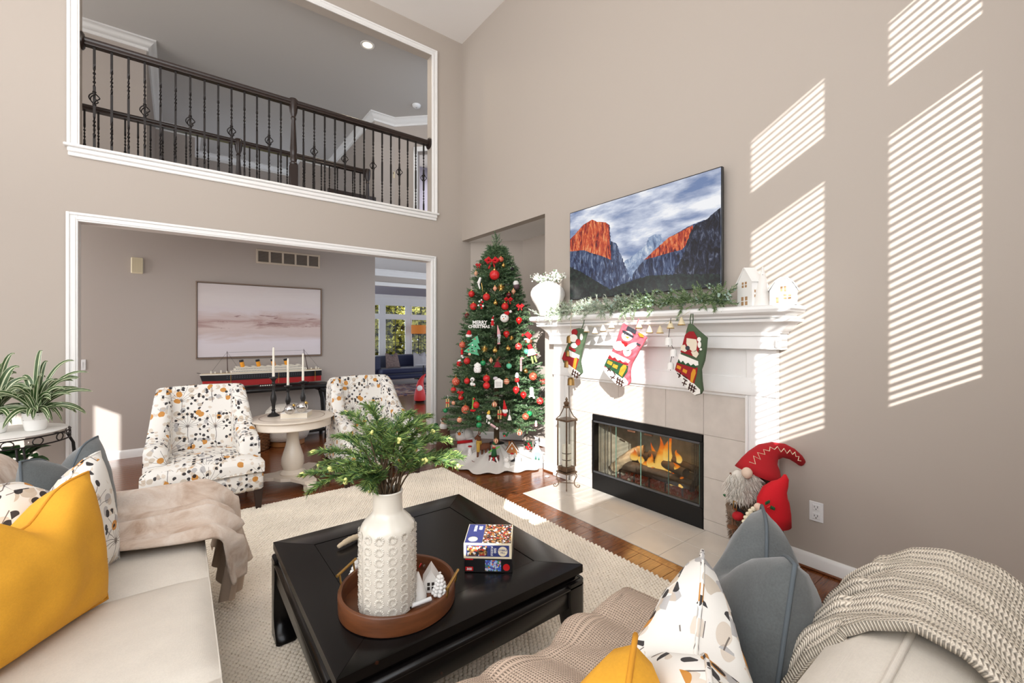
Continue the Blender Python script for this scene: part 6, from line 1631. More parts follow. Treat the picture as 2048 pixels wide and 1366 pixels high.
# ------------------------------------------------------------------ under the tree
sk = thing('tree_skirt', 'white gathered fabric tree skirt spread under the christmas tree', 'tree skirt', (TX, TY, .01))
def skirt(i, j):
    a = 2 * PI * i; r = .09 + (.50 + .03 * math.sin(7 * a) + .02 * math.sin(17 * a + 1)) * j; z = .012 + .16 * (1 - j) ** 2.2 + (.012 + .03 * (1 - j)) * (1 + math.sin(15 * a + 2 * math.sin(3 * a))) * .5 * min(1, 3 * j)
    return Vector((TX + r * math.cos(a), TY + r * math.sin(a), z))
MB().grid(skirt, 120, 14, closed_u=True).build('fabric', mat('white_cotton', (236, 230, 224), .9, bump=.15, bscale=200), sk, smooth=180)
def fl(px, py): return onz(px, py, .0015)
def stand(name, label, cat, px, py, z=.0015):
    p = onz(px, py, z); s = p.x * FX + p.y * FY; t = thing(name, label, cat, p); u = s / 864.0
    def q(dx, dy, dz=0.0): return p + VX * (dx * u) + ZU * (dy * u) + VF * (dz * u)
    return t, q, u, p
def put(t, q, u, m, nm, kind, arr, sm=180):
    b = MB()
    for a in arr:
        if kind == 's': b.sphere(q(a[0], a[1], a[3] if len(a) > 3 else 0), a[2] * u, 14, 9)
        elif kind == 'c': b.tube([q(a[0], a[1], a[6] if len(a) > 6 else 0), q((a[0] + a[3]) / 2, (a[1] + a[4]) / 2, a[6] if len(a) > 6 else 0), q(a[3], a[4], a[6] if len(a) > 6 else 0)], [a[2] * u, (a[2] + a[5]) / 2 * u, max(.05, a[5]) * u], 12)
        else: b.plate([q(x, y, a[1]) for x, y in a[0]], VF * (a[2] * u))
    b.build(nm, m, t, smooth=sm if kind != 'p' else 0)
PLUSH = mat('white_plush', (236, 232, 228), .95, bump=.6, bscale=120, bdist=.006)
# snowman plush, reindeer, bottle, plate, elf, gingerbread house, lantern, figurines
t, q, u, p = stand('snowman_plush', 'white snowman plush lying with orange nose under the left of the tree', 'plush toy', 930, 905, .03)
put(t, q, u, PLUSH, 'head', 's', [(-6, 34, 13), (6, 36, 11)]); put(t, q, u, PLUSH, 'body', 's', [(14, 16, 16), (-2, 12, 14)]); put(t, q, u, FELTR, 'scarf', 'c', [(-14, 23, 3, 16, 26, 3, -12)]); put(t, q, u, mat('carrot', (232, 120, 40), .6), 'nose', 's', [(-10, 40, 3.4, -11)]); put(t, q, u, BLKF, 'eye', 's', [(-14, 42, 1.1, -10), (-4, 43, 1.1, -13)])
t, q, u, p = stand('reindeer_figure', 'brown wooden reindeer figure with mustard scarf on the tree skirt', 'figurine', 962, 918, .045)
put(t, q, u, BROWN, 'body', 'c', [(-3, 24, 7, 18, 27, 6)]); put(t, q, u, BROWN, 'leg', 'c', [(-6, 20, 2.4, -7, .5, 1.8), (2, 20, 2.4, 2, .5, 1.8, 5), (10, 22, 2.4, 10, .5, 1.8), (17, 24, 2.4, 18, .5, 1.8, 5)]); put(t, q, u, BROWN, 'head', 'c', [(-4, 46, 4.4, -12, 40, 2.6)]); put(t, q, u, BROWN, 'neck', 'c', [(-4, 28, 5, -4, 45, 3.6)]); put(t, q, u, BROWN, 'antler', 'c', [(-3, 48, 1.1, 3, 66, .6), (-1, 54, .9, 6, 58, .5), (-6, 48, 1.1, -2, 64, .6), (18, 28, 1.4, 22, 31, .6)])
put(t, q, u, mat('mustard_knit', (206, 164, 70), .9, bump=.5, bscale=160), 'scarf', 'c', [(-4, 30, 6.2, -4, 37, 5.4), (-5, 16, 3.4, -5, 34, 4, -6)])
t, q, u, p = stand('milk_bottle', 'small white milk bottle with red rim under the tree', 'bottle', 940, 920, .022)
MB().lathe([(.0001, 0), (5.2 * u, 0), (5.4 * u, 10 * u), (4.6 * u, 17 * u), (3.2 * u, 22 * u), (3.2 * u, 26 * u), (3.8 * u, 27 * u), (.0001, 27 * u)], p, 18).build('body', spotted('bottle_print', (244, 242, 240), (196, 60, 60), 90, .2), t, smooth=40); MB().lathe([(3.9 * u, 26.4 * u), (4 * u, 28 * u), (.0001, 28.4 * u)], p, 18).build('rim', FELTR, t)
t, q, u, p = stand('plate', 'oval plate with dark red rim lying on the tree skirt front', 'plate', 961, 922, .03)
MB().lathe([(.0001, 0), (.075, .001), (.098, .010), (.097, .013), (.074, .004), (.0001, .003)], p, 36, sq=.85).build('dish', mat('cream_plate', (226, 214, 190), .4), t, smooth=50); MB().lathe([(.090, .009), (.099, .011), (.098, .0145), (.089, .0115)], p, 36, caps=False, sq=.85).build('rim', mat('burgundy_rim', (122, 30, 36), .4), t)
b = MB()
for k in range(5): b.sphere(p + Vector((-.04 + .02 * k, .004 * (-1) ** k, .004)), .008, 8, 4, (1, 1, .25))
b.build('painted_marks', FGREEN, t)
t, q, u, p = stand('elf_figure', 'green elf figure sitting on a red striped drum under the tree', 'figurine', 988, 926, .03)
MB().lathe([(.0001, 0), (11 * u, 0), (11.5 * u, 3 * u), (10.5 * u, 12 * u), (11 * u, 14 * u), (.0001, 14.5 * u)], p, 24).build('drum', stripes('drum_stripes', (176, 34, 40), (40, 34, 34), 'a', 9), t, smooth=40)
put(t, q, u, FGREEN, 'body', 'c', [(0, 14, 6, 0, 30, 3.6)]); put(t, q, u, SKIN, 'head', 's', [(0, 35, 4)]); put(t, q, u, FGREEN, 'hat', 'c', [(0, 37, 4.2, 4, 48, .5)]); put(t, q, u, mat('lime_felt', (120, 190, 90), .85), 'arm', 'c', [(-2, 28, 1.8, -11, 20, 1.4), (2, 28, 1.8, 12, 33, 1.4)]); put(t, q, u, WHF, 'leg', 'c', [(-4, 14, 1.8, -9, 2, 1.6, -10), (4, 14, 1.8, 9, 2, 1.6, -10)]); put(t, q, u, FELTR, 'scarf', 's', [(0, 30, 3.6)])
t, q, u, p = stand('gingerbread_house', 'gingerbread house with white icing on the tree skirt', 'ornament', 1025, 916, .05)
put(t, q, u, GINGER, 'walls', 'p', [([(-11, 0), (9, 0), (9, 16), (-1, 30), (-11, 16)], 0, 14)]); put(t, q, u, GINGER, 'roof', 'p', [([(-13, 15), (-1, 32), (-1, 29), (-12, 13)], -1, 17), ([(11, 15), (-1, 32), (-1, 29), (10, 13)], -1, 17)])
put(t, q, u, ICING, 'icing', 'p', [([(-13.5, 14), (-1, 32.5), (11.5, 14), (11, 12), (-1, 30), (-13, 12)], -2.2, 1.2), ([(-11, 0), (9, 0), (9, 1.6), (-11, 1.6)], -.8, .8)]); put(t, q, u, FELTR, 'door', 'p', [([(-4, 1), (2, 1), (2, 9), (-1, 11), (-4, 9)], -.8, .8)]); put(t, q, u, WHF, 'window', 'p', [([(-9, 6), (-6, 6), (-6, 10), (-9, 10)], -.8, .8), ([(4, 6), (7, 6), (7, 10), (4, 10)], -.8, .8), ([(-2.4, 17), (.4, 17), (.4, 21), (-2.4, 21)], -.8, .8)]); put(t, q, u, GINGER, 'chimney', 'p', [([(-8, 22), (-5, 25), (-5, 32), (-8, 32)], 4, 4)])
t, q, u, p = stand('fox_figurine', 'white seated fox figurine on the front edge of the tree skirt', 'figurine', 1014, 938, .004)
put(t, q, u, WHITEM, 'body', 'c', [(0, 1, 8, -1, 14, 5)]); put(t, q, u, WHITEM, 'head', 's', [(-2, 18, 5)]); put(t, q, u, WHITEM, 'ear', 'c', [(-5, 21, 1.8, -6, 26, .3), (1, 21, 1.8, 2, 26, .3)]); put(t, q, u, WHITEM, 'tail', 'c', [(6, 3, 3, 14, 8, 1.4)])
t, q, u, p = stand('bear_figurine', 'white bear figurine with small dark collar beside the fox figurine', 'figurine', 1034, 930, .02)
put(t, q, u, WHITEM, 'body', 'c', [(-4, 8, 8, 8, 8, 8)]); put(t, q, u, WHITEM, 'leg', 'c', [(-8, 6, 3, -8, 0, 2.8, -4), (8, 6, 3, 8, 0, 2.8, -4), (-6, 6, 3, -6, 0, 2.8, 5), (9, 6, 3, 9, 0, 2.8, 5)]); put(t, q, u, WHITEM, 'head', 's', [(-11, 14, 5.4), (-15, 12.6, 2.8), (-8, 19, 1.8), (-13, 19, 1.8)]); put(t, q, u, BLKF, 'collar', 'c', [(-7, 9, 5.8, -8, 12, 5.4)])
t, q, u, p = stand('berry_lantern', 'weathered grey wooden lantern holding red berries right of the tree', 'lantern', 1057, 908)
GREYW = mat('weathered_wood', (132, 120, 110), .85, var=.2, vscale=30)
put(t, q, u, GREYW, 'base', 'p', [([(-10, 0), (10, 0), (10, 7), (-10, 7)], -9, 18)]); put(t, q, u, GREYW, 'post', 'p', [([(x, 7), (x + 2.4, 7), (x + 2.4, 32), (x, 32)], dz, 2.4) for x in (-10, 7.6) for dz in (-9, 6.6)]); put(t, q, u, GREYW, 'roof', 'p', [([(-13, 31), (0, 43), (13, 31), (11, 30), (-11, 30)], -10, 20)]); put(t, q, u, RED, 'berry', 's', [(-4, 14, 2.4), (2, 17, 2.6), (5, 12, 2.4), (-1, 11, 2.6), (0, 21, 2)]); put(t, q, u, FGREEN, 'sprig', 's', [(-6, 18, 2.6), (4, 22, 2.6), (-2, 25, 2.4), (6, 17, 2.2)])
t, q, u, p = stand('snow_lantern', 'white lantern with blue snow scene in its arched window beside the wall corner', 'lantern', 1074, 934)
put(t, q, u, WHITEM, 'body', 'p', [([(-10.5, 0), (10.5, 0), (11, 4), (10.5, 30), (6, 37), (-6, 37), (-10.5, 30), (-11, 4)], -8, 16)]); put(t, q, u, WHITEM, 'top', 'c', [(0, 36, 6, 0, 42, 4), (0, 42, 4, 0, 46, 2)])
b = MB(); b.tube([q(4.5 * math.cos(a), 48 + 5 * math.sin(a)) for a in np.linspace(0, 2 * PI, 15).tolist()], 1.0 * u, 6); b.build('ring_handle', mat('pewter', (150, 150, 152), .4, m=.6), t)
put(t, q, u, mat('snow_sky', (130, 168, 204), .5), 'window_scene', 'p', [([(-7.5, 11), (7.5, 11), (7.5, 27), (4, 32), (-4, 32), (-7.5, 27)], -8.6, .6)]); put(t, q, u, ICING, 'snow_bank', 'p', [([(-7.5, 11), (7.5, 11), (7.5, 18), (2, 16), (-3, 19), (-7.5, 17)], -9, .4)]); put(t, q, u, FGREEN, 'fir_shape', 'p', [([(-5, 17), (-1, 17), (-3, 25)], -9.2, .4), ([(1, 16), (5, 16), (3, 22)], -9.2, .4)])
t, q, u, p = stand('santa_figure', 'tall santa figure with white beard half hidden behind the left of the tree', 'figurine', 887, 897)
put(t, q, u, mat('brown_plaid_coat', (104, 72, 56), .9, var=.3, vscale=60), 'coat', 'c', [(0, 0, 16, 2, 40, 10)]); put(t, q, u, PLUSH, 'beard', 's', [(0, 44, 8), (-2, 36, 6)]); put(t, q, u, SKIN, 'face', 's', [(1, 52, 6)]); put(t, q, u, mat('brown_plush_hat', (110, 70, 52), .95), 'hat', 'c', [(1, 55, 7.4, 8, 68, 2)]); put(t, q, u, PLUSH, 'hat_trim', 'c', [(-6, 56, 2.4, 8, 57, 2.4)]); put(t, q, u, FGREEN, 'sprig', 's', [(-15, 46, 5), (-18, 40, 4)])
c = onz(1094, 953, .0015); o = MB().lathe([(.0001, 0), (.02, 0), (.022, .004), (.018, .006), (.0001, .007)], c, 16).build('timer_disc', PLASTIC); tag(o, 'small white disc lying on the boards beside the fireplace leg', 'disc')
# ------------------------------------------------------------------ on the mantel
SHZ = 1.5765
FROST_SUN = [mat('frost_sunlit_needle', (206, 214, 196), .7), mat('garland_green', (132, 154, 104), .65), mat('garland_dark', (84, 112, 76), .65)]
WFLO = mat('white_blossom', (238, 238, 228), .8); EUC = mat('eucalyptus_leaf', (150, 172, 158), .7)
ga = thing('mantel_garland', 'frosted pine and eucalyptus garland lying along the front of the white mantel shelf', 'garland', (2.80, 2.2, SHZ))
gp = [onx(px, py, 2.82) for px, py in ((1085, 646), (1110, 632), (1140, 622), (1180, 620), (1220, 618), (1260, 612), (1300, 610), (1345, 604), (1390, 600), (1425, 601), (1446, 606))]
for p in gp: p.z = max(p.z, SHZ + .012)
MB().tube(gp, .008, 6).build('vine', TWIG, ga)
P, D, L = [], [], []; EP = []
for i in range(400):
    f = RND.random() * (len(gp) - 1); k = min(len(gp) - 2, int(f)); c = gp[k].lerp(gp[k + 1], f - k)
    d = Vector((RND.uniform(-.55, .10), RND.uniform(-1, 1), RND.uniform(-.25, .75))).normalized()
    if c.x + d.x * .12 > 2.97: d.x = -.1
    P.append(c + Vector((RND.uniform(-.03, .03), 0, 0))); D.append(d); L.append(RND.uniform(.07, .15))
    if i % 4 == 0: EP.append((c, d, L[-1]))
for i in range(26):      # sprigs hanging over the shelf edge
    f = RND.random() * (len(gp) - 1); k = min(len(gp) - 2, int(f)); c = gp[k].lerp(gp[k + 1], f - k); P.append(Vector((2.775, c.y, SHZ + .02))); D.append(Vector((-.5, RND.uniform(-.7, .7), -.75)).normalized()); L.append(RND.uniform(.05, .11))
V, F = needles(P, D, L, 50, .030, .0046, .95, stem=.0018)
cx_ = V[F[:, 0], 1]; pale_p = np.clip((cx_ - 1.9) / .6, .1, .8)  # more pale needles leftwards, sunlight painted in besides the frost
mi = np.where(NR.rand(len(F)) < pale_p, 0, np.where(NR.rand(len(F)) < .6, 1, 2))
np_mesh('needles', V, F, FROST_SUN, ga, mi)['kind'] = 'stuff'
b = MB()
for c, d, L_ in EP:
    for j in range(5):
        p = c + d * L_ * (.35 + .16 * j) + Vector((RND.uniform(-.012, .012), RND.uniform(-.012, .012), RND.uniform(-.008, .012))); n_ = Vector((RND.uniform(-1, 0), RND.uniform(-1, 1), RND.uniform(-.2, 1))).normalized(); a = n_.orthogonal().normalized(); u = n_.cross(a); r = RND.uniform(.007, .012)
        b.add([p + a * r * math.cos(t) + u * r * .75 * math.sin(t) for t in (0, 1.05, 2.1, 3.14, 4.2, 5.2)], [(0, 1, 2, 3, 4, 5)])
b.build('eucalyptus_leaves', EUC, ga, smooth=0)['kind'] = 'stuff'
# vase with white blossom
c = Vector((2.828, 3.10, SHZ))
t = thing('vase', 'round white vase of white blossom on the left end of the mantel', 'vase', c)
MB().lathe([(.0001, .0005), (.072, .0005), (.078, .01), (.088, .05), (.118, .105), (.150, .155), (.166, .20), (.164, .235), (.145, .272), (.108, .302), (.082, .318), (.078, .33), (.070, .328), (.072, .312), (.0001, .29)], c, 48).build('body', WHITEM, t, smooth=60)
b = MB()
for k in range(16):
    a = k * 2.4; e = c + Vector((.10 * math.cos(a) * RND.uniform(.5, 1.25), .13 * math.sin(a) * RND.uniform(.5, 1.3), .36 + RND.uniform(-.02, .05))); b.tube([c + Vector((0, 0, .30)), e], .0018, 5)
    for j in range(18): b.mi = 1 if j % 5 else 0; b.sphere(e + Vector((RND.gauss(0, .026), RND.gauss(0, .03), RND.gauss(0, .016))), RND.uniform(.006, .010), 6, 4)
    b.mi = 0
b.build('blossom', [mat('sage_stem', (112, 130, 104), .8), WFLO], t, smooth=180)['kind'] = 'stuff'
# ceramic houses
def chouse(label, y, x, w_, dp, h1, h2, rot, barn=False):
    c = Vector((x, y, SHZ)); t = thing('ceramic_house', label, 'ornament', c); m = Matrix.Translation(c) @ Matrix.Rotation(math.radians(rot), 4, 'Z'); m3 = m.to_3x3()
    pr = [(-w_, 0), (w_, 0), (w_, h1), (w_ * .62, h1 + (h2 - h1) * .68), (w_ * .25, h2), (-w_ * .25, h2), (-w_ * .62, h1 + (h2 - h1) * .68), (-w_, h1)] if barn else [(-w_, 0), (w_, 0), (w_, h1), (0, h2), (-w_, h1)]
    MB().plate([m @ Vector((x_, -dp, z)) for x_, z in pr], m3 @ Vector((0, 2 * dp, 0))).build('walls', WHITE, t, smooth=0)
    b = MB(); rp = pr[2:]
    for i in range(len(rp) - 1):
        (xa, za), (xb, zb) = rp[i], rp[i + 1]; n_ = Vector((za - zb, 0, xb - xa)).normalized() * -.006
        if n_.z < 0: n_ = -n_
        b.plate([m @ Vector((xa * 1.06, y_, za - .002)) for y_ in (-dp - .006, dp + .006)] + [m @ Vector((xb * 1.06, y_, zb)) for y_ in (dp + .006, -dp - .006)], m3 @ n_)
    b.build('roof', WHITE, t, smooth=0)
    if not barn: MB().box(-w_ * .75, -w_ * .45, dp * .2, dp * .7, h1, h2 + .004, .001, m).build('chimney', WHITE, t, smooth=0)
    b = MB()
    def win(x_, z, ww, hh, side=0):
        if side == 0 and not barn: x_, ww = x_ * 1.75, ww * 1.6
        if side == 0: b.plate([m @ Vector((x_ + a_ * ww, -dp - .0006, z + c_ * hh)) for a_, c_ in ((-1, -1), (1, -1), (1, 1), (-1, 1))], m3 @ Vector((0, -.0006, 0)))
        else: b.plate([m @ Vector((side * (w_ + .0006), x_ + a_ * ww, z + c_ * hh)) for a_, c_ in ((-1, -1), (1, -1), (1, 1), (-1, 1))], m3 @ Vector((side * .0006, 0, 0)))
    for x_ in (-.009, .009):
        for z in (h1 * .86, h1 * .86 + .02) if not barn else (h1 * 1.0, h1 * 1.0 + .016): win(x_, z, .006, .0075)
        for z in (h1 * .14, h1 * .34) if not barn else (h1 * .45, h1 * .45 + .016): win(x_ * 1.25 + (.02 if barn else 0), z, .0075, .012 if not barn else .006)
    if barn: win(-.03, h1 * .32, .007, .016)
    for y_ in (-.012, .012):
        for z in (h1 * .42, h1 * .62): win(y_, z, .004, .008, 1); win(y_, z, .004, .008, -1)
    b.build('window', WARM, t, smooth=0)
chouse('tall white ceramic house with chimney on the right of the mantel', 1.255, 2.875, .075, .032, .150, .245, 237)
chouse('low white ceramic barn at the right end of the mantel', 1.058, 2.868, .070, .045, .085, .155, -68, True)
fa = PI + .35
cone_tree('white ceramic cone tree between the two houses on the mantel', Vector((2.852, 1.165, SHZ)), .245, .050, [(fa + a_, z_, s_) for a_, z_, s_ in ((.3, .66, False), (-.2, .5, True), (.4, .40, True), (0, .78, False), (-.3, .30, False), (.2, .2, True), (.6, .55, False), (.5, .25, False), (-.1, .62, False))])
# string of little cone bells
t = thing('bell_string', 'string of small cream and gold cone bells swagged below the mantel shelf', 'garland', (2.755, 2.3, 1.47))
bl = [(1173, 651), (1190, 654), (1206, 649), (1223, 643), (1278, 642), (1299, 651), (1320, 651), (1341, 641), (1363, 634)]
pts = []
for px, py in [(1158, 640)] + bl + [(1380, 622)]:
    pts.append(onx(px, py, 2.752))
MB().tube(pts, .0012, 5).build('cord', mat('twine', (196, 182, 150), .9), t)
for i, (px, py) in enumerate(bl):
    p = onx(px, py, 2.752); MB().lathe([(.026, -.056), (.021, -.040), (.006, -.004), (.0001, 0)], p, 16).build('bell', WHITEM if i < 4 else mat('cream_gold', (222, 206, 170), .4), t, smooth=50); MB().lathe([(.0255, -.0575), (.027, -.055), (.0245, -.051)], p, 16, caps=False).build('rim', GOLD, t)
def hang(name, label, px, py0, cat, bells, mcord, mb, r):
    p0 = onx(px, py0, 2.742); t = thing(name, label, cat, p0); pts = [p0]
    for bx, by, s_ in bells: pts.append(onx(bx, by - 6, 2.742))
    b = MB(); b.tube(pts, .0022, 5); b.build('cord', mcord, t)
    for bx, by, s_ in bells:
        c = onx(bx, by, 2.742); rr = r * s_
        o = MB().lathe([(rr * 1.05, -rr * 1.1), (rr * .96, -rr * .9), (rr * .92, rr * .4), (rr * .7, rr * .85), (rr * .25, rr * 1.0), (.0001, rr * 1.02)], c, 18).build('bell', mb, t, smooth=50)
        MB().tube([c + Vector((0, 0, rr * .4)), c + Vector((0, 0, -rr * 1.5))], .0022, 5).build('clapper', DARKHOLE, o)
    return t
hang('bell_strand', 'strand of aged brass bells hanging at the left of the mantel', 1143, 622, 'bells', [(1140, 678, 1.25), (1137, 706, 1.0), (1135, 727, 1.2), (1142, 762, 1.25)], mat('twine', (196, 182, 150), .9), BRASS, .026)
hang('bell_strand', 'strand of three white bells hanging left of the green stocking', 1342, 636, 'bells', [(1337, 682, 1.1), (1347, 705, 1.0), (1341, 731, 1.0)], mat('black_cord', (30, 28, 28), .8), WHITEM, .024)
# stockings
SX_ = 2.745
ST_PINK = mat('pink_plaid', (206, 92, 104), .9, var=.35, vscale=26); ST_GREEN = mat('olive_velvet', (74, 92, 66), .9); ST_MUST = mat('mustard_felt', (214, 146, 40), .9); ST_BROWN = mat('brown_stitch', (66, 38, 30), .9); ST_DRED = mat('deep_red_felt', (150, 26, 32), .9); ST_DG = mat('deep_green_felt', (36, 78, 46), .9); ST_W = mat('stocking_white', (240, 236, 228), .95); ST_DKG = mat('charcoal_felt', (58, 60, 68), .9)
def stocking(label, org, sc, outline, body, patches, loop):
    P_ = lambda p, dx=0: onx(org[0] + p[0] / sc, org[1] + p[1] / sc, SX_ - dx)
    c = P_(outline[0]); t = thing('christmas_stocking', label, 'stocking', c, 'stockings hung from the mantel')
    cen = sum((P_(p) for p in outline), Vector()) / len(outline); n = len(outline)
    base = [P_(p) for p in outline]
    rs = []
    for f, dx in ((.93, .016), (.985, .012), (1, .0), (.985, -.012), (.93, -.016)): rs.append([cen + (p - cen) * f + Vector((-dx, 0, 0)) for p in base])
    MB().rings(rs).build('sock', body, t, smooth=60)
    dx = .0165
    for m, nm, pl in patches:
        dx += .0009; b = MB()
        for pts in pl: b.plate([P_(p, 0) + Vector((-dx, 0, 0)) for p in pts], (.0035, 0, 0))
        b.build(nm, m, t, smooth=0)
    MB().tube([P_(p) for p in loop], .004, 6).build('hanging_loop', body, t)
def ell(cx, cy, rx_, ry_, n=14, rot=0.0):
    return [(cx + rx_ * math.cos(2 * PI * k / n) * math.cos(rot) - ry_ * math.sin(2 * PI * k / n) * math.sin(rot), cy + rx_ * math.cos(2 * PI * k / n) * math.sin(rot) + ry_ * math.sin(2 * PI * k / n) * math.cos(rot)) for k in range(n)]
def stroke(x0, y0, x1, y1, w_):
    d = math.hypot(x1 - x0, y1 - y0); nx, ny = -(y1 - y0) / d * w_ / 2, (x1 - x0) / d * w_ / 2; return [(x0 + nx, y0 + ny), (x1 + nx, y1 + ny), (x1 - nx, y1 - ny), (x0 - nx, y0 - ny)]
def fence(x, y, dx, dy): return [stroke(x + k * 34 + a * 0, y + k * 22, x + k * 34 + dx, y + k * 22 + dy, 15) for k in range(3)] + [stroke(x - 18, y + 22, x + 92, y + 92, 13), stroke(x - 30, y + 62, x + 70, y + 128, 13)] if (a := 0) == 0 else []
stocking('pink plaid stocking with snowman in black hat, centre of the mantel', (1180, 630), 7.588,
  [(515, 120), (640, 205), (760, 270), (865, 335), (760, 520), (640, 730), (610, 850), (615, 1020), (590, 1062), (520, 1085), (430, 1060), (330, 970), (240, 870), (220, 790), (300, 640), (400, 420), (460, 240)], ST_PINK,
  [(ST_W, 'snow_field', [[(340, 545), (630, 690), (600, 730), (560, 700), (520, 715), (480, 680), (440, 690), (400, 640), (360, 650), (320, 600)], [(225, 790), (280, 800), (560, 960), (600, 1020), (585, 1060), (520, 1080), (432, 1056), (334, 966), (245, 866)]]),
   (ST_DRED, 'roof', [[(318, 605), (362, 655), (402, 645), (442, 695), (482, 685), (520, 720), (605, 735), (595, 760), (560, 752), (290, 655)]]),
   (ST_DG, 'house', [[(288, 660), (600, 770), (590, 860), (520, 960), (240, 765)]]), (ST_MUST, 'window', [[(300, 685), (370, 715), (350, 765), (280, 730)], [(380, 738), (450, 768), (432, 820), (362, 785)]]),
   (ST_MUST, 'door', [[(460, 890), (490, 800), (530, 752), (570, 760), (580, 800), (510, 935)]]), (ST_BROWN, 'fence', fence(450, 940, -20, 100) + [stroke(290, 800, 340, 850, 14), stroke(340, 790, 290, 850, 14), stroke(380, 850, 410, 910, 12), stroke(330, 930, 400, 960, 13), stroke(345, 970, 400, 920, 13)]),
   (ST_W, 'snowman', [ell(470, 470, 95, 75), ell(590, 320, 85, 78), ell(650, 480, 110, 45, 14, -.5), ell(590, 560, 60, 70)]), (ST_DKG, 'hat', [[(520, 230), (560, 240), (690, 320), (680, 350), (640, 330), (530, 270)], [(600, 165), (735, 235), (715, 290), (575, 225)]]),
   (ST_MUST, 'nose', [[(560, 325), (630, 330), (600, 360)]]), (FELTR, 'scarf', [[(500, 390), (600, 425), (590, 460), (520, 430)], [(540, 440), (600, 455), (560, 480)]]), (ST_BROWN, 'eye', [ell(595, 298, 9, 9, 8), ell(555, 285, 8, 8, 8)]), (ST_MUST, 'broom', [[(760, 270), (830, 290), (850, 340), (790, 330)]]), (ST_DKG, 'broom_tie', [stroke(740, 430, 800, 460, 24)])],
  [(690, 235), (720, 120), (740, 60)])
stocking('olive green stocking with santa, right of the white bells on the mantel', (1180, 630), 7.588,
  [(1508, 130), (1560, 140), (1640, 220), (1780, 340), (1765, 520), (1740, 690), (1690, 830), (1700, 1000), (1718, 1150), (1690, 1200), (1610, 1220), (1520, 1150), (1440, 1060), (1350, 890), (1305, 835), (1365, 660), (1400, 540), (1440, 420), (1475, 230)], ST_GREEN,
  [(ST_W, 'snow_field', [[(1375, 585), (1660, 700), (1665, 760), (1620, 770), (1590, 740), (1550, 765), (1510, 720), (1470, 745), (1430, 690), (1400, 720), (1360, 660)], [(1340, 850), (1560, 1000), (1690, 1130), (1690, 1190), (1610, 1212), (1528, 1146), (1448, 1056), (1362, 900)]]),
   (ST_DRED, 'house', [[(1340, 715), (1655, 800), (1640, 900), (1600, 1040), (1310, 830)]]), (ST_DG, 'roof', [[(1365, 665), (1400, 722), (1432, 695), (1470, 750), (1510, 726), (1550, 770), (1590, 745), (1640, 790), (1620, 805), (1350, 725)]]), (ST_MUST, 'window', [[(1350, 755), (1410, 785), (1395, 830), (1335, 800)], [(1440, 810), (1500, 840), (1485, 890), (1425, 855)]]),
   (ST_MUST, 'door', [[(1545, 1010), (1560, 880), (1590, 815), (1625, 825), (1630, 880), (1580, 1030)]]), (ST_BROWN, 'fence', fence(1545, 1030, -25, 100) + [stroke(1350, 880, 1400, 930, 14), stroke(1400, 870, 1370, 950, 14), stroke(1430, 910, 1500, 960, 15), stroke(1440, 960, 1500, 1000, 14), stroke(1420, 1020, 1490, 1050, 14), stroke(1470, 990, 1440, 1070, 13)]),
   (ST_DRED, 'santa_suit', [[(1470, 300), (1530, 250), (1600, 250), (1640, 320), (1690, 420), (1680, 520), (1640, 640), (1400, 560), (1430, 450)]]), (mat('ivory_plush', (226, 214, 192), .95), 'beard', [[(1495, 350), (1640, 370), (1655, 430), (1640, 540), (1600, 570), (1520, 500), (1490, 430)], [(1560, 560), (1640, 530), (1680, 590), (1640, 650), (1590, 620)], [(1410, 460), (1470, 450), (1500, 540), (1470, 560), (1405, 530)]]), (ST_DKG, 'mitten', [ell(1510, 500, 34, 34)]), (ST_W, 'hat_trim', [ell(1685, 370, 30, 34), ell(1690, 450, 26, 50), ell(1710, 520, 18, 18)])],
  [(1525, 135), (1520, 60), (1535, -20), (1560, -20), (1565, 60), (1555, 135)])
stocking('stocking with santa seen beside the brass bells at the left of the mantel', (1050, 600), 7.59,
  [(750, 440), (820, 425), (900, 445), (945, 490), (905, 640), (860, 800), (840, 950), (870, 1110), (830, 1150), (760, 1178), (690, 1120), (600, 960), (572, 890), (620, 760), (690, 600)], ST_GREEN,
  [(ST_W, 'snow_field', [[(690, 760), (850, 840), (840, 890), (800, 870), (760, 890), (700, 850)], [(600, 950), (700, 985), (860, 1110), (830, 1142), (760, 1170), (695, 1112)]]), (ST_DRED, 'house', [[(620, 780), (690, 860), (840, 895), (790, 1060), (580, 890)]]), (ST_MUST, 'door', [[(745, 1020), (770, 890), (800, 870), (815, 900), (785, 1050)]]), (ST_BROWN, 'fence', fence(760, 1050, -25, 95)),
   (ST_DRED, 'santa_hat', [ell(775, 490, 46, 50)]), (ST_W, 'santa_beard', [ell(760, 580, 62, 60), ell(770, 690, 50, 40), ell(880, 560, 22, 50)]), (ST_DRED, 'santa_suit', [ell(830, 640, 36, 50), [(700, 700), (800, 760), (780, 790), (690, 740)]])],
  [(860, 440), (890, 360), (900, 300)])

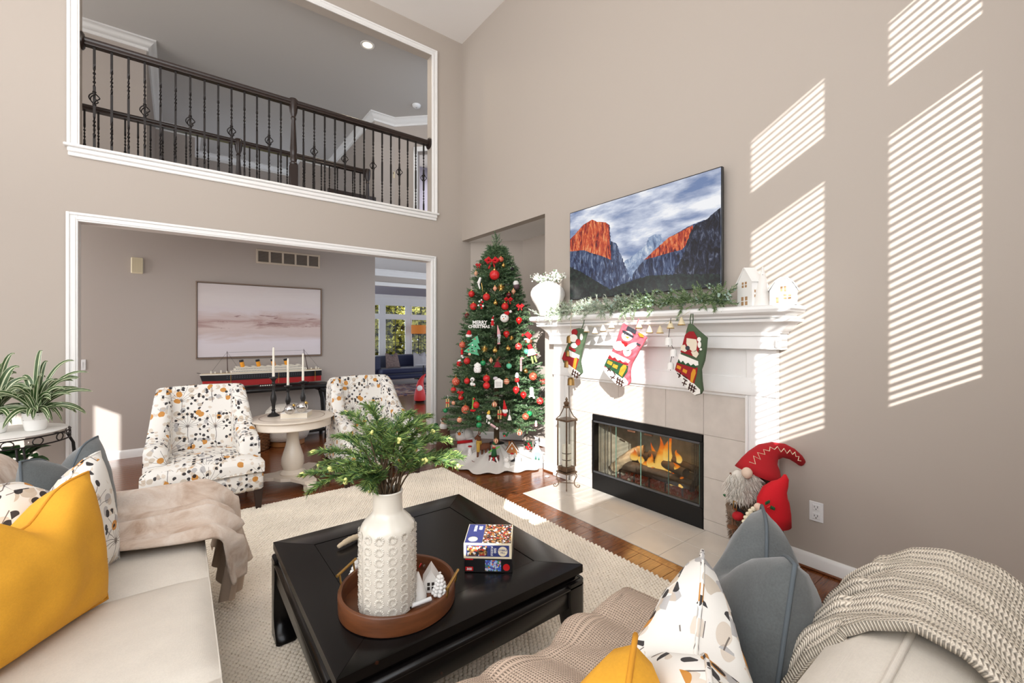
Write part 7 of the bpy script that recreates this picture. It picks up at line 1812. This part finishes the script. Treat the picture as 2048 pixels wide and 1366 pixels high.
# ------------------------------------------------------------------ lantern on the hearth
c = Vector((2.80, 2.815, .0035))
t = thing('lantern', 'tall aged metal candle lantern on scrolled feet at the left end of the hearth', 'lantern', c)
LM = mat('aged_bronze', (112, 92, 74), .42, m=.7, var=.25, vscale=30)
def lp(x, y, z): return c + Vector((x, y, z))
for sx in (-1, 1):
    for sy in (-1, 1):
        MB().tube([lp(sx * .055, sy * .055, .145), lp(sx * .066, sy * .066, .11), lp(sx * .05, sy * .05, .06), lp(sx * .052, sy * .052, .03), lp(sx * .066, sy * .066, .008), lp(sx * .080, sy * .080, .009), lp(sx * .085, sy * .085, .024), lp(sx * .076, sy * .076, .034), lp(sx * .068, sy * .068, .026)], .0045, 7).build('foot', LM, t)
b = MB(); b.tube([lp(-.052, -.052, .045), lp(.052, .052, .045)], .004, 6); b.tube([lp(-.052, .052, .045), lp(.052, -.052, .045)], .004, 6); b.build('cross_brace', LM, t)
b = MB(); b.box(c.x - .07, c.x + .07, c.y - .07, c.y + .07, c.z + .14, c.z + .155, .004); b.box(c.x - .058, c.x + .058, c.y - .058, c.y + .058, c.z + .155, c.z + .20, .006); b.build('base', LM, t)
b = MB()
for sx in (-1, 1):
    for sy in (-1, 1): b.box(c.x + sx * .056 - .005, c.x + sx * .056 + .005, c.y + sy * .056 - .005, c.y + sy * .056 + .005, c.z + .20, c.z + .612)
b.build('corner_post', LM, t, smooth=0)
b = MB(); b.box(c.x - .072, c.x + .072, c.y - .072, c.y + .072, c.z + .612, c.z + .630, .004); b.build('cornice', LM, t)
for i, (dx, dy) in enumerate(((1, 0), (-1, 0), (0, 1), (0, -1))):
    if dx: MB().box(c.x + dx * .056 - .001, c.x + dx * .056 + .001, c.y - .051, c.y + .051, c.z + .20, c.z + .612).build('pane', GLASS, t, smooth=0)
    else: MB().box(c.x - .051, c.x + .051, c.y + dy * .056 - .001, c.y + dy * .056 + .001, c.z + .20, c.z + .612).build('pane', GLASS, t, smooth=0)
b = MB()
for k in range(4):
    a = PI / 4 + k * PI / 2; b.tube([lp(.095 * math.cos(a), .095 * math.sin(a), .628), lp(.062 * math.cos(a), .062 * math.sin(a), .655), lp(.038 * math.cos(a), .038 * math.sin(a), .70), lp(.022 * math.cos(a), .022 * math.sin(a), .738)], .005, 6)
b.lathe([(.026, .728), (.034, .734), (.030, .744), (.018, .75), (.026, .765), (.028, .775), (.016, .785), (.008, .79), (.012, .80), (.012, .808), (.003, .825), (.0001, .828)], c, 14); b.build('roof_frame', LM, t)
MB().lathe([(.088, .629), (.058, .656), (.036, .70), (.021, .734)], c, 4, Matrix.Translation(c) @ Matrix.Rotation(PI / 4, 4, 'Z') @ Matrix.Translation(-c), caps=False).build('roof_glass', GLASS, t, smooth=0)
o = thing('pillar_candle', 'white pillar candle with two grey bands inside the lantern', 'candle', lp(0, 0, .2005))
MB().lathe([(.0001, .0), (.041, 0), (.042, .004), (.042, .185), (.038, .19), (.0001, .186)], lp(0, 0, .2005), 28).build('wax', WAX, o, smooth=50); MB().lathe([(.0425, .055), (.0427, .058), (.0425, .061)], lp(0, 0, .2005), 28, caps=False).build('band', IRON, o); MB().lathe([(.0425, .115), (.0427, .118), (.0425, .121)], lp(0, 0, .2005), 28, caps=False).build('band', IRON, o)
# ------------------------------------------------------------------ gnomes right of the fireplace
HATR = mat('hat_red_felt', (176, 16, 28), .85, bump=.15, bscale=120); HATR2 = mat('hat_red_plush', (204, 14, 30), .9, bump=.3, bscale=160)
FURB = mat('brown_faux_fur', (128, 106, 88), .95, var=.45, vscale=26, bump=.9, bscale=60, bdist=.02); BEARD = mat('ivory_beard', (226, 220, 210), .9)
GD = 2.56; uG = GD / 864.0
def gq(px, py, dz=0.0): return atd(px, py, GD + dz)
base = gq(1512, 1140); base.z = .0035
t = thing('gnome', 'large standing gnome with curved red hat and ivory beard beside the fireplace', 'figurine', base)
def zt(px, z, dz=0.0):
    p = atd(px, 700, GD + dz); return Vector((p.x, p.y, z))
b = MB(); rs = []
for (px, py, rx_) in ((1508, 1095, 26), (1508, 1075, 44), (1508, 1040, 48), (1507, 1005, 46), (1508, 975, 36), (1512, 950, 24)):
    cc = gq(px, py); rs.append([cc + VX * (rx_ * uG * math.cos(2 * PI * k / 24)) + VF * (rx_ * .8 * uG * math.sin(2 * PI * k / 24)) for k in range(24)])
b.rings(rs); b.build('fur_coat', FURB, t, smooth=180)
FP, FD = [], []
for _ in range(2600):
    k = RND.random() * 5; i = min(4, int(k)); f = k - i; a = RND.random() * 2 * PI; m = int(a / (2 * PI) * 24) % 24; p = rs[i][m].lerp(rs[i + 1][m], f).lerp(rs[i][(m + 1) % 24].lerp(rs[i + 1][(m + 1) % 24], f), RND.random()); FP.append(p)
    cc = gq(1508, 1010); o_ = (p - cc); o_.z *= .3; FD.append((o_.normalized() * .8 + Vector((0, 0, -.8)) + Vector((RND.gauss(0, .3), RND.gauss(0, .3), 0))).normalized())
V, F = needles(FP, FD, .012, 3, .022, .0035, .5, stem=0); np_mesh('fur_pile', V, F, [mat('fur_tip', (150, 128, 108), .95), mat('fur_root', (92, 74, 60), .95)], t, NR.choice(2, len(F)))['kind'] = 'stuff'
for sg in (-1, 1):
    MB().tube([zt(1508 + sg * 16, .19), zt(1508 + sg * 17, .10), zt(1508 + sg * 18, .03)], [.03, .027, .03], 12).build('leg', mat('grey_trousers', (110, 104, 102), .9), t); MB().sphere(zt(1508 + sg * 19, .034, -.03), .034, 14, 9, (1.2, 1.2, .85)).build('boot', BROWN, t)
# beard: long wavy strands
b = MB(); cc = gq(1484, 985, -.105); b.sphere(cc + VF * .045 + Vector((0, 0, .03)), 28 * uG, 16, 10, (.8, .55, 1.0)); b.build('beard_core', BEARD, t, smooth=180)
FP, FD, FL = [], [], []
for _ in range(620):
    px = 1484 + RND.uniform(-26, 30); py = 948 + RND.uniform(0, 40); FP.append(gq(px, py, -.15 + .0012 * abs(px - 1484))); FD.append((Vector((0, 0, -1)) + VX * ((px - 1484) / 60.0 + RND.gauss(0, .25)) - VF * RND.uniform(.05, .35)).normalized()); FL.append(RND.uniform(.03, .06))
V, F = needles(FP, FD, FL, 7, .040, .0045, .32, stem=.0022); np_mesh('beard', V, F, [BEARD, mat('beard_darker', (198, 188, 176), .9)], t, NR.choice(2, len(F), p=[.7, .3]))['kind'] = 'stuff'  # strands picked at random between ivory and a darker tone
MB().sphere(gq(1494, 946, -.15), 9.5 * uG, 16, 10, (1, 1, 1.1)).build('nose', mat('nose_linen', (222, 196, 176), .85), t, smooth=180)
hp = [(1518, 950, 45), (1522, 938, 41), (1528, 922, 33), (1535, 910, 25), (1548, 902, 18), (1566, 901, 14.5), (1584, 908, 12), (1597, 918, 10), (1604, 926, 8), (1604, 931, 3)]
pts = [gq(px, py, -.03 + .012 * i) for i, (px, py, r) in enumerate(hp)]
b = MB(); rs = []
for i, (px, py, r) in enumerate(hp):
    tg_ = (pts[min(i + 1, len(pts) - 1)] - pts[max(0, i - 1)]).normalized() if i else (VX * .35 + Vector((0, 0, 1))).normalized()
    a = tg_.cross(VF).normalized(); rs.append([pts[i] + (a * math.cos(2 * PI * k / 24) + VF * math.sin(2 * PI * k / 24) * .85) * r * uG * (1 + .03 * math.sin(i * 2.1 + k)) for k in range(24)])
b.rings(rs); b.build('hat', HATR, t, smooth=180)
zz = [(1499, 924), (1511, 928), (1507, 912), (1521, 919), (1515, 905), (1530, 909), (1527, 899), (1539, 902), (1540, 894), (1549, 899), (1555, 893), (1562, 904), (1568, 897), (1574, 907), (1580, 900), (1585, 909), (1590, 904), (1592, 913), (1598, 913), (1596, 921), (1602, 922)]
MB().tube([gq(px, py, -.118 + .0011 * (px - 1499)) for px, py in zz], .0022, 5).build('zigzag_stitch', mat('cream_cord', (240, 226, 196), .9), t)
b = MB(); b.tube([gq(1462, 1000, -.10), gq(1478, 1022, -.135), gq(1500, 1036, -.14), gq(1530, 1044, -.12)], [.014] * 4, 8, sx=1.0); b.build('belt', BLKF, t)
b = MB()
for q_ in (((1467, 1002), (1473, 1004)), ((1473, 1004), (1473, 1021)), ((1473, 1021), (1467, 1016)), ((1467, 1016), (1467, 1002))): b.tube([gq(q_[0][0], q_[0][1], -.155), gq(q_[1][0], q_[1][1], -.155)], .0032, 6)
b.build('buckle', GOLD, t)
MB().tube([gq(1462, 1010, -.08), gq(1465, 1028, -.12), gq(1480, 1036, -.14)], [.03, .026, .022], 12).build('arm', FURB, t); MB().sphere(gq(1476, 1032, -.15), 10 * uG, 14, 9, (1.2, 1, .8)).build('mitten', HATR, t, smooth=180)
for dx in (0, 8):
    p0, p1 = gq(1461 + dx, 945 + dx * .3, -.06), gq(1466 + dx * .6, 1066 + dx * .0, -.13); MB().tube([p0, p0.lerp(p1, .1), p0.lerp(p1, .5), p1], [.004, .010, .009, .004], 8).build('ski', mat('ski_wood', (116, 76, 50), .6), t)
MB().lathe([(.0001, -.004), (.026, -.004), (.026, .004), (.0001, .004)], gq(1465, 1054, -.14), 18).build('ski_basket', mat('ski_wood', (116, 76, 50), .6), t)
b = MB()
for k in range(7): b.sphere(gq(1449 + 2.4 * k, 990 + (k % 3) * 3 - k * .6, -.08), 3 * uG, 6, 4, (1, 1, .6))
b.build('holly_sprig', FGREEN, t)
# small gnome
GS = 2.36; uS = GS / 864.0
def sq(px, py, dz=0.0): return atd(px, py, GS + dz)
base = sq(1535, 1150); base.z = .0035 if base.x > 2.4 else .001
t = thing('gnome', 'small gnome with bright red plush hat and cream braid in front of the larger gnome', 'figurine', base)
b = MB(); rs = []
zb = base.z + .001
for (px, z, r) in ((1535, zb, 30), (1535, .06, 37), (1533, .18, 36), (1532, .28, 34), (1534, .38, 28), (1538, .44, 18)):
    cc = Vector((atd(px, 700, GS).x, atd(px, 700, GS).y, z)); rs.append([cc + VX * (r * uS * math.cos(2 * PI * k / 20)) + VF * (r * uS * .8 * math.sin(2 * PI * k / 20)) for k in range(20)])
b.rings(rs); b.build('green_coat', mat('forest_velvet', (44, 70, 44), .85), t, smooth=180)
hp = [(1548, 1050, 31), (1547, 1025, 31), (1546, 1000, 29), (1550, 985, 24), (1558, 974, 17), (1566, 966, 11), (1570, 957, 7), (1570, 949, 2.5)]
rs = []; pts = [sq(px, py, -.02) for px, py, r in hp]
for i, (px, py, r) in enumerate(hp):
    tg_ = (pts[min(i + 1, len(pts) - 1)] - pts[max(0, i - 1)]).normalized(); a = tg_.cross(VF).normalized(); rs.append([pts[i] + (a * math.cos(2 * PI * k / 22) + VF * .85 * math.sin(2 * PI * k / 22)) * r * uS for k in range(22)])
MB().rings(rs).build('hat', HATR2, t, smooth=180)
MB().sphere(sq(1516, 1015, -.075), 7.5 * uS, 14, 9, (1, 1, 1.15)).build('nose', mat('nose_plush', (228, 200, 180), .85), t, smooth=180)
b = MB()
for k in range(13):
    f = k / 12; px = 1508 - 22 * f - 4 * math.sin(f * 3); py = 1017 + 44 * f ** 1.3; b.sphere(sq(px + (1.6 if k % 2 else -1.6), py, -.10), 4.3 * uS, 10, 7, (1, 1, .85))
b.build('braid', mat('cream_yarn', (234, 222, 196), .95), t, smooth=180)
MB().tube([sq(1485, 1060, -.10), sq(1482, 1074, -.10)], [.007, .012], 8).build('braid_tie', HATR, t)
MB().tube([sq(1520, 1028, -.07), sq(1508, 1045, -.10), sq(1500, 1060, -.11)], [.03, .032, .03], 12).build('arm', mat('forest_velvet', (44, 70, 44), .85), t)
b = MB()
for a, x0, y0 in ((.5, 1535, 1007), (-.4, 1545, 1018)):
    for k in range(3): b.sphere(sq(x0 + 3.4 * (k - 1) * math.cos(a), y0 - 3.4 * (k - 1) * math.sin(a) - 2, -.105), 3.6 * uS, 8, 5, (1, .4, 1))
b.build('holly_leaf', FGREEN, t); b = MB()
for x0, y0 in ((1536, 1015), (1539, 1013)): b.sphere(sq(x0, y0, -.108), 2.2 * uS, 8, 6)
b.build('holly_berry', RED, t)
MB().tube([sq(1549, 1048, -.075), sq(1560, 1056, -.06)], [.016, .014], 10).build('striped_sleeve', stripes('sleeve_stripes', (196, 20, 30), (240, 236, 230), 'z', 500), t)

# ------------------------------------------------------------------ plants on the iron stand at the left
LEAFS = None
def spider_mat():
    t_ = NT('striped_leaf'); uvn = t_.n('ShaderNodeUVMap'); sp = t_.n('ShaderNodeSeparateXYZ'); t_.l(uvn.outputs[0], sp.inputs[0])
    d = t_.math('ABSOLUTE', t_.math('SUBTRACT', sp.outputs[0], .5)); nz = t_.noise(t_.coord(), 20, 2)
    c = t_.mix(nz.outputs[0], lin((40, 66, 34)), lin((78, 106, 56))); c = t_.mix(t_.math('LESS_THAN', d, .09), c, lin((216, 222, 186))); c = t_.mix(t_.math('GREATER_THAN', d, .44), c, lin((206, 214, 178)))
    t_.l(c, t_.p.inputs['Base Color']); t_.p.inputs['Roughness'].default_value = .4; return t_.mat
SPL = spider_mat()
def leaf(pts, w_, parent, m, side=None, n=10, name='leaf', upv=Vector((0, 0, 1))):
    """ribbon leaf along a curve, folded along its midrib"""
    V, UV, F = [], [], []
    for i in range(n + 1):
        f = i / n; k = f * (len(pts) - 1); a = min(len(pts) - 2, int(k)); p = pts[a].lerp(pts[a + 1], k - a); t_ = (pts[a + 1] - pts[a]).normalized()
        sd = (side or t_.cross(upv)).normalized(); up = sd.cross(t_).normalized(); ww = w_ * (math.sin(PI * min(1, .12 + .88 * f) ** .8) ** .6) * .5 if f < 1 else 0
        V += [p - sd * ww + up * ww * .35, p, p + sd * ww + up * ww * .35]; UV += [(0, f), (.5, f), (1, f)]
    for i in range(n):
        for j in (0, 1): a = i * 3 + j; F.append((a, a + 1, a + 4, a + 3))
    b = MB(); b.add(V, F); o = b.build(name, m, parent, smooth=180, fixn=False); l = o.data.uv_layers.new(name='map')
    for lp_ in o.data.loops: l.data[lp_.index].uv = UV[lp_.vertex_index]
    return o
PSC = Vector((-.95, 4.52, 0)); PZ = .725
t = thing('plant_stand', 'round black iron plant stand with white top at the left edge', 'stand', PSC)
MB().lathe([(.0001, PZ - .012), (.30, PZ - .012), (.305, PZ - .004), (.30, PZ), (.0001, PZ)], PSC, 48).build('top', WHITEM, t, smooth=40)
b = MB()
for z in (PZ - .02, PZ - .075): b.tube([PSC + Vector((.315 * math.cos(a), .315 * math.sin(a), z)) for a in [2 * PI * k / 40 for k in range(41)]], .005, 6, False)
b.build('rim_ring', IRON, t); b = MB()
for k in range(14):
    a0 = 2 * PI * k / 14; b.tube([PSC + Vector((.315 * math.cos(a0 + .09 * math.cos(s)), .315 * math.sin(a0 + .09 * math.cos(s)), PZ - .0475 + .025 * math.sin(s))) for s in [2 * PI * j / 12 for j in range(13)]], .0035, 5, False)
b.build('scroll_ring', IRON, t)
for k in range(4):
    a = .35 + k * PI / 2; q = [(.31, PZ - .075), (.34, .58), (.35, .45), (.31, .32), (.27, .22), (.28, .10), (.32, .012)]
    for da in (0, .10): MB().tube([PSC + Vector((r * math.cos(a + da), r * math.sin(a + da), z)) for r, z in q], .006, 7).build('leg', IRON, t)
b = MB(); b.lathe([(.0001, .36), (.27, .36), (.27, .366), (.0001, .366)], PSC, 36); b.build('lower_shelf', IRON, t)
def pot(label, c, r, h, pattern):
    o = thing('plant_pot', label, 'pot', c); MB().lathe([(.0001, 0), (r * .72, 0), (r * .80, .006), (r, h * .6), (r * .98, h), (r * .9, h), (r * .88, h * .86), (.0001, h * .86)], c, 32).build('body', WHITE, o, smooth=50)
    if pattern: MB().lathe([(r * .965, h * .55), (r * 1.012, h * .62), (r * 1.01, h * .9), (r * .985, h * .97)], c, 32, caps=False).build('pattern_band', spotted('pot_lace', (232, 230, 226), (176, 172, 168), 60, .2), o, smooth=50)
    return o
def spider(label, c, n, tips):
    o = thing('spider_plant', label, 'plant', c)
    for i in range(n + len(tips)):
        if i < n:
            a = i * 2.399; L_ = RND.uniform(.16, .34); el = RND.uniform(.1, 1.25); e = c + Vector((math.cos(a) * math.cos(el) * L_, math.sin(a) * math.cos(el) * L_ * .9, math.sin(el) * L_ * 1.0 - (.10 if el < .5 else 0)))
        else: e = tips[i - n]
        out = e - c; m1 = c + Vector((out.x * .3, out.y * .3, max(.07, out.z * .7 + .06))); m2 = c + Vector((out.x * .7, out.y * .7, max(out.z * .95, .03) + .045)); pts = [(1 - f) ** 3 * c + 3 * f * (1 - f) ** 2 * m1 + 3 * f * f * (1 - f) * m2 + f ** 3 * e for f in [j / 10.0 for j in range(11)]]
        leaf(pts, RND.uniform(.030, .046), o, SPL, upv=Vector((RND.uniform(-.9, .6), -.8, .7)))
p1 = Vector((-.80, 4.47, PZ + .001)); pot('white ceramic pot of the right spider plant on the iron stand', p1, .066, .125, True)
spider('striped spider plant spilling to the right over the opening casing', p1 + Vector((0, 0, .112)), 46, [ony(px, py, 4.5) for px, py in ((85, 701), (178, 745), (160, 756), (186, 783), (148, 762), (147, 822), (125, 845), (105, 845), (96, 724), (60, 862), (70, 865), (150, 722), (81, 720))])
p2 = Vector((-1.0, 4.50, PZ + .001)); pot('white ceramic pot at the left photo edge on the iron stand', p2, .07, .13, True)
spider('striped spider plant in the left pot at the photo edge', p2 + Vector((0, 0, .118)), 42, [ony(px, py, 4.5) for px, py in ((31, 708), (10, 728), (40, 735), (20, 842), (5, 840), (60, 760))])
p3 = Vector((-.90, 4.42, .3665)); pot('low white pot on the lower shelf of the iron stand', p3, .08, .09, False)
o = thing('arrowhead_plant', 'dark veined leafy plant on the lower shelf of the iron stand', 'plant', p3 + Vector((0, 0, .08)))
VEIN = mat('veined_leaf', (46, 86, 42), .4, var=.35, vscale=30)
for i in range(26):
    a = i * 2.399; L_ = RND.uniform(.10, .22); e = p3 + Vector((math.cos(a) * L_, math.sin(a) * L_, .10 + RND.uniform(.02, .16))); c0 = p3 + Vector((0, 0, .08)); m_ = c0.lerp(e, .45) + Vector((0, 0, .05))
    leaf([m_, m_.lerp(e, .5) + Vector((0, 0, .015)), e], .085, o, VEIN, n=6); MB().tube([c0, m_], .003, 5).build('stem', VEIN, o)

# ------------------------------------------------------------------ loft railings
RAILW = mat('espresso_rail', (40, 28, 24), .3)
def baluster(b, x, y, z0, z1, basket, r=.0088):
    n = 26; rs = []
    h = z1 - z0
    for i in range(n + 1):
        f = i / n; z = z0 + h * f; tw = 0
        for (a, e) in ((.16, .36), (.62, .82)) if not basket else ((.20, .40), (.64, .82)):
            if a < f < e: tw = (f - a) / (e - a) * 6 * PI
            elif f >= e: tw = 6 * PI
        rs.append([Vector((x + r * math.cos(tw + PI / 4 + k * PI / 2) * 1.3, y + r * math.sin(tw + PI / 4 + k * PI / 2) * 1.3, z)) for k in range(4)])
    b.rings(rs)
def basket_part(x, y, zc, parent):
    b = MB()
    for k in range(4):
        b.tube([(x + .036 * math.sin(PI * s) * math.cos(k * PI / 2 + 2.4 * s), y + .036 * math.sin(PI * s) * math.sin(k * PI / 2 + 2.4 * s), zc - .05 + .10 * s) for s in [j / 9.0 for j in range(10)]], .0046, 5)
    b.lathe([(.012, -.060), (.014, -.052), (.008, -.045)], (x, y, zc), 8); b.lathe([(.008, .045), (.014, .052), (.012, .060)], (x, y, zc), 8)
    return b.build('basket', IRON, parent)
def railing(label, y, x0, x1, zr, zb, posts, step, x_start, basket_mod, rosettes):
    t = thing('railing', label, 'railing', ((x0 + x1) / 2, y, zb))
    rp = [(-.033, .012), (-.03, .0), (.03, .0), (.033, .012), (.026, .022), (.036, .036), (.034, .052), (.02, .062), (-.02, .062), (-.034, .052), (-.036, .036), (-.026, .022)]
    b = MB(); b.rings([[Vector((x, y + a, zr + c_)) for a, c_ in rp] for x in (x0, x1)]); b.build('handrail', RAILW, t, smooth=50)
    if rosettes:
        for x, sg in ((x0, 1), (x1, -1)): MB().tube([(x, y, zr + .03), (x + sg * .010, y, zr + .03), (x + sg * .022, y, zr + .03)], [.072, .072, .055], 24).build('rosette', RAILW, t, smooth=40)
    for px in posts:
        b = MB(); b.box(px - .038, px + .038, y - .038, y + .038, zb, zb + .33, .004); b.lathe([(.036, .33), (.040, .345), (.026, .36), (.036, .39), (.026, .42), (.032, .44), (.034, .50), (.020, .84 * (zr - zb)), (.028, .86 * (zr - zb)), (.020, .88 * (zr - zb)), (.036, .93 * (zr - zb)), (.044, zr - zb), (.046, zr - zb + .06), (.040, zr - zb + .072), (.0001, zr - zb + .076)], (px, y, zb), 20); b.build('newel_post', RAILW, t, smooth=40)
    x = x_start; i = 0
    while x < x1 - .03:
        if all(abs(x - p) > .06 for p in posts):
            b = MB(); baluster(b, x, y, zb, zr + .002, i % basket_mod == 0); o = b.build('baluster', IRON, t, smooth=0)
            if i % basket_mod == 0: basket_part(x, y, zb + (zr - zb) * .55, o)
            i += 1
        x += step
    return t
railing('dark railing with twisted iron balusters in the upper opening, nearest the room', 5.05, -.645, 2.552, 3.825, 2.871, [.965], .1085, -.565, 3, True)
railing('second dark railing with newel posts behind the nearer loft railing', 6.45, -2.2, 2.24, 3.80, 2.871, [.60, 2.24], .1085, -2.1, 3, False)
# loft fittings
c = onz(735, 90, 5.199); t = thing('recessed_light', 'lit recessed ceiling light in the loft ceiling', 'ceiling light', c)
MB().lathe([(.062, -.003), (.085, -.008), (.09, 0), (.062, 0)], c, 32).build('trim_ring', TRIM, t); MB().lathe([(.0001, -.004), (.062, -.004), (.062, -.0005), (.0001, -.0005)], c, 32).build('lens', mat('lit_lens', (255, 240, 215), .5, emit=(255, 226, 180), es=3), t)
add_area('recessed_lamp', (c.x, c.y, 5.18), (0, .05, -1), .11, .11, 9, (1, .86, .66))
c = onz(833, 210, 5.199); t = thing('smoke_detector', 'small round white smoke detector on the loft ceiling', 'smoke detector', c)
MB().lathe([(.0001, -.045), (.04, -.045), (.062, -.03), (.068, -.012), (.07, 0), (.0001, 0)], c, 28).build('body', PLASTIC, t, smooth=40); MB().lathe([(.0001, -.048), (.014, -.048), (.016, -.045), (.0001, -.044)], c, 12).build('button', mat('grey_plastic', (180, 180, 180), .5), t)
c = Vector((1.35, 9.9, 4.98)); c = atd(514, 268, 8.6); t = thing('pendant_light', 'small copper pendant seen between the balusters of the two railings', 'pendant light', c)
MB().lathe([(.075, -.05), (.06, 0), (.025, .04), (.0001, .045)], c, 20, caps=False).build('shade', mat('copper', (176, 120, 84), .3, m=.9), t); MB().tube([c + Vector((0, 0, .04)), Vector((c.x, c.y, 5.199))], .004, 6).build('cord', DARKHOLE, t); MB().sphere(c + Vector((0, 0, -.02)), .03, 10, 8).build('bulb', mat('lit_lens', (255, 240, 215), .5, emit=(255, 226, 180), es=3), t)
def on_diag(px, py, off):       # the 45 degree loft wall through (3.034, 7.33)
    d = ray(px, py); k = (3.034 + 7.33 - off) / (d.x + d.y); p = d * k; return Vector((p.x, p.y, p.z + CAMZ))
def dplate(t, px0, py0, px1, py1, th, m, nm):
    a, c_ = on_diag(px0, py0, .003), on_diag(px1, py1, .003); w_ = Vector((c_.x, c_.y, 0)) - Vector((a.x, a.y, 0)); n_ = Vector((-1, -1, 0)).normalized() * th
    return MB().plate([(a.x, a.y, a.z), (c_.x, c_.y, a.z), (c_.x, c_.y, c_.z), (a.x, a.y, c_.z)], n_).build(nm, m, t, smooth=0)
t = thing('alarm_keypad', 'beige alarm keypad on the loft wall beside the bedroom door', 'keypad', on_diag(782, 351, 0))
dplate(t, 774, 345, 790, 357, .02, mat('ivory_plastic', (226, 214, 184), .5), 'case'); dplate(t, 776, 346, 788, 349, .024, DARKHOLE, 'display')
b = MB()
t = thing('light_switch', 'white light switch under the keypad on the loft wall', 'switch', on_diag(772, 382, 0)); dplate(t, 766, 376, 778, 389, .012, PLASTIC, 'plate'); dplate(t, 773, 378, 776, 386, .018, mat('grey_plastic', (180, 180, 180), .5), 'rocker')
c = Vector((2.2, 7.0, 2.871)); t = thing('bench', 'dark carved wooden bench standing behind the loft railings', 'bench', c)
MB().box(1.85, 2.62, 6.86, 7.16, 3.30, 3.34, .01).build('seat', DWOOD, t); MB().box(1.85, 2.62, 7.12, 7.16, 3.34, 3.70, .008).build('backrest', DWOOD, t)
for x in (1.88, 2.58):
    for y in (6.89, 7.13): MB().box(x - .025, x + .025, y - .025, y + .025, 2.8715, 3.30, .005).build('leg', DWOOD, t)
for x in (1.86, 2.61): MB().tube([(x, 7.14, 3.5), (x, 7.0, 3.56), (x, 6.88, 3.54), (x, 6.86, 3.34)], .02, 8).build('armrest', DWOOD, t)
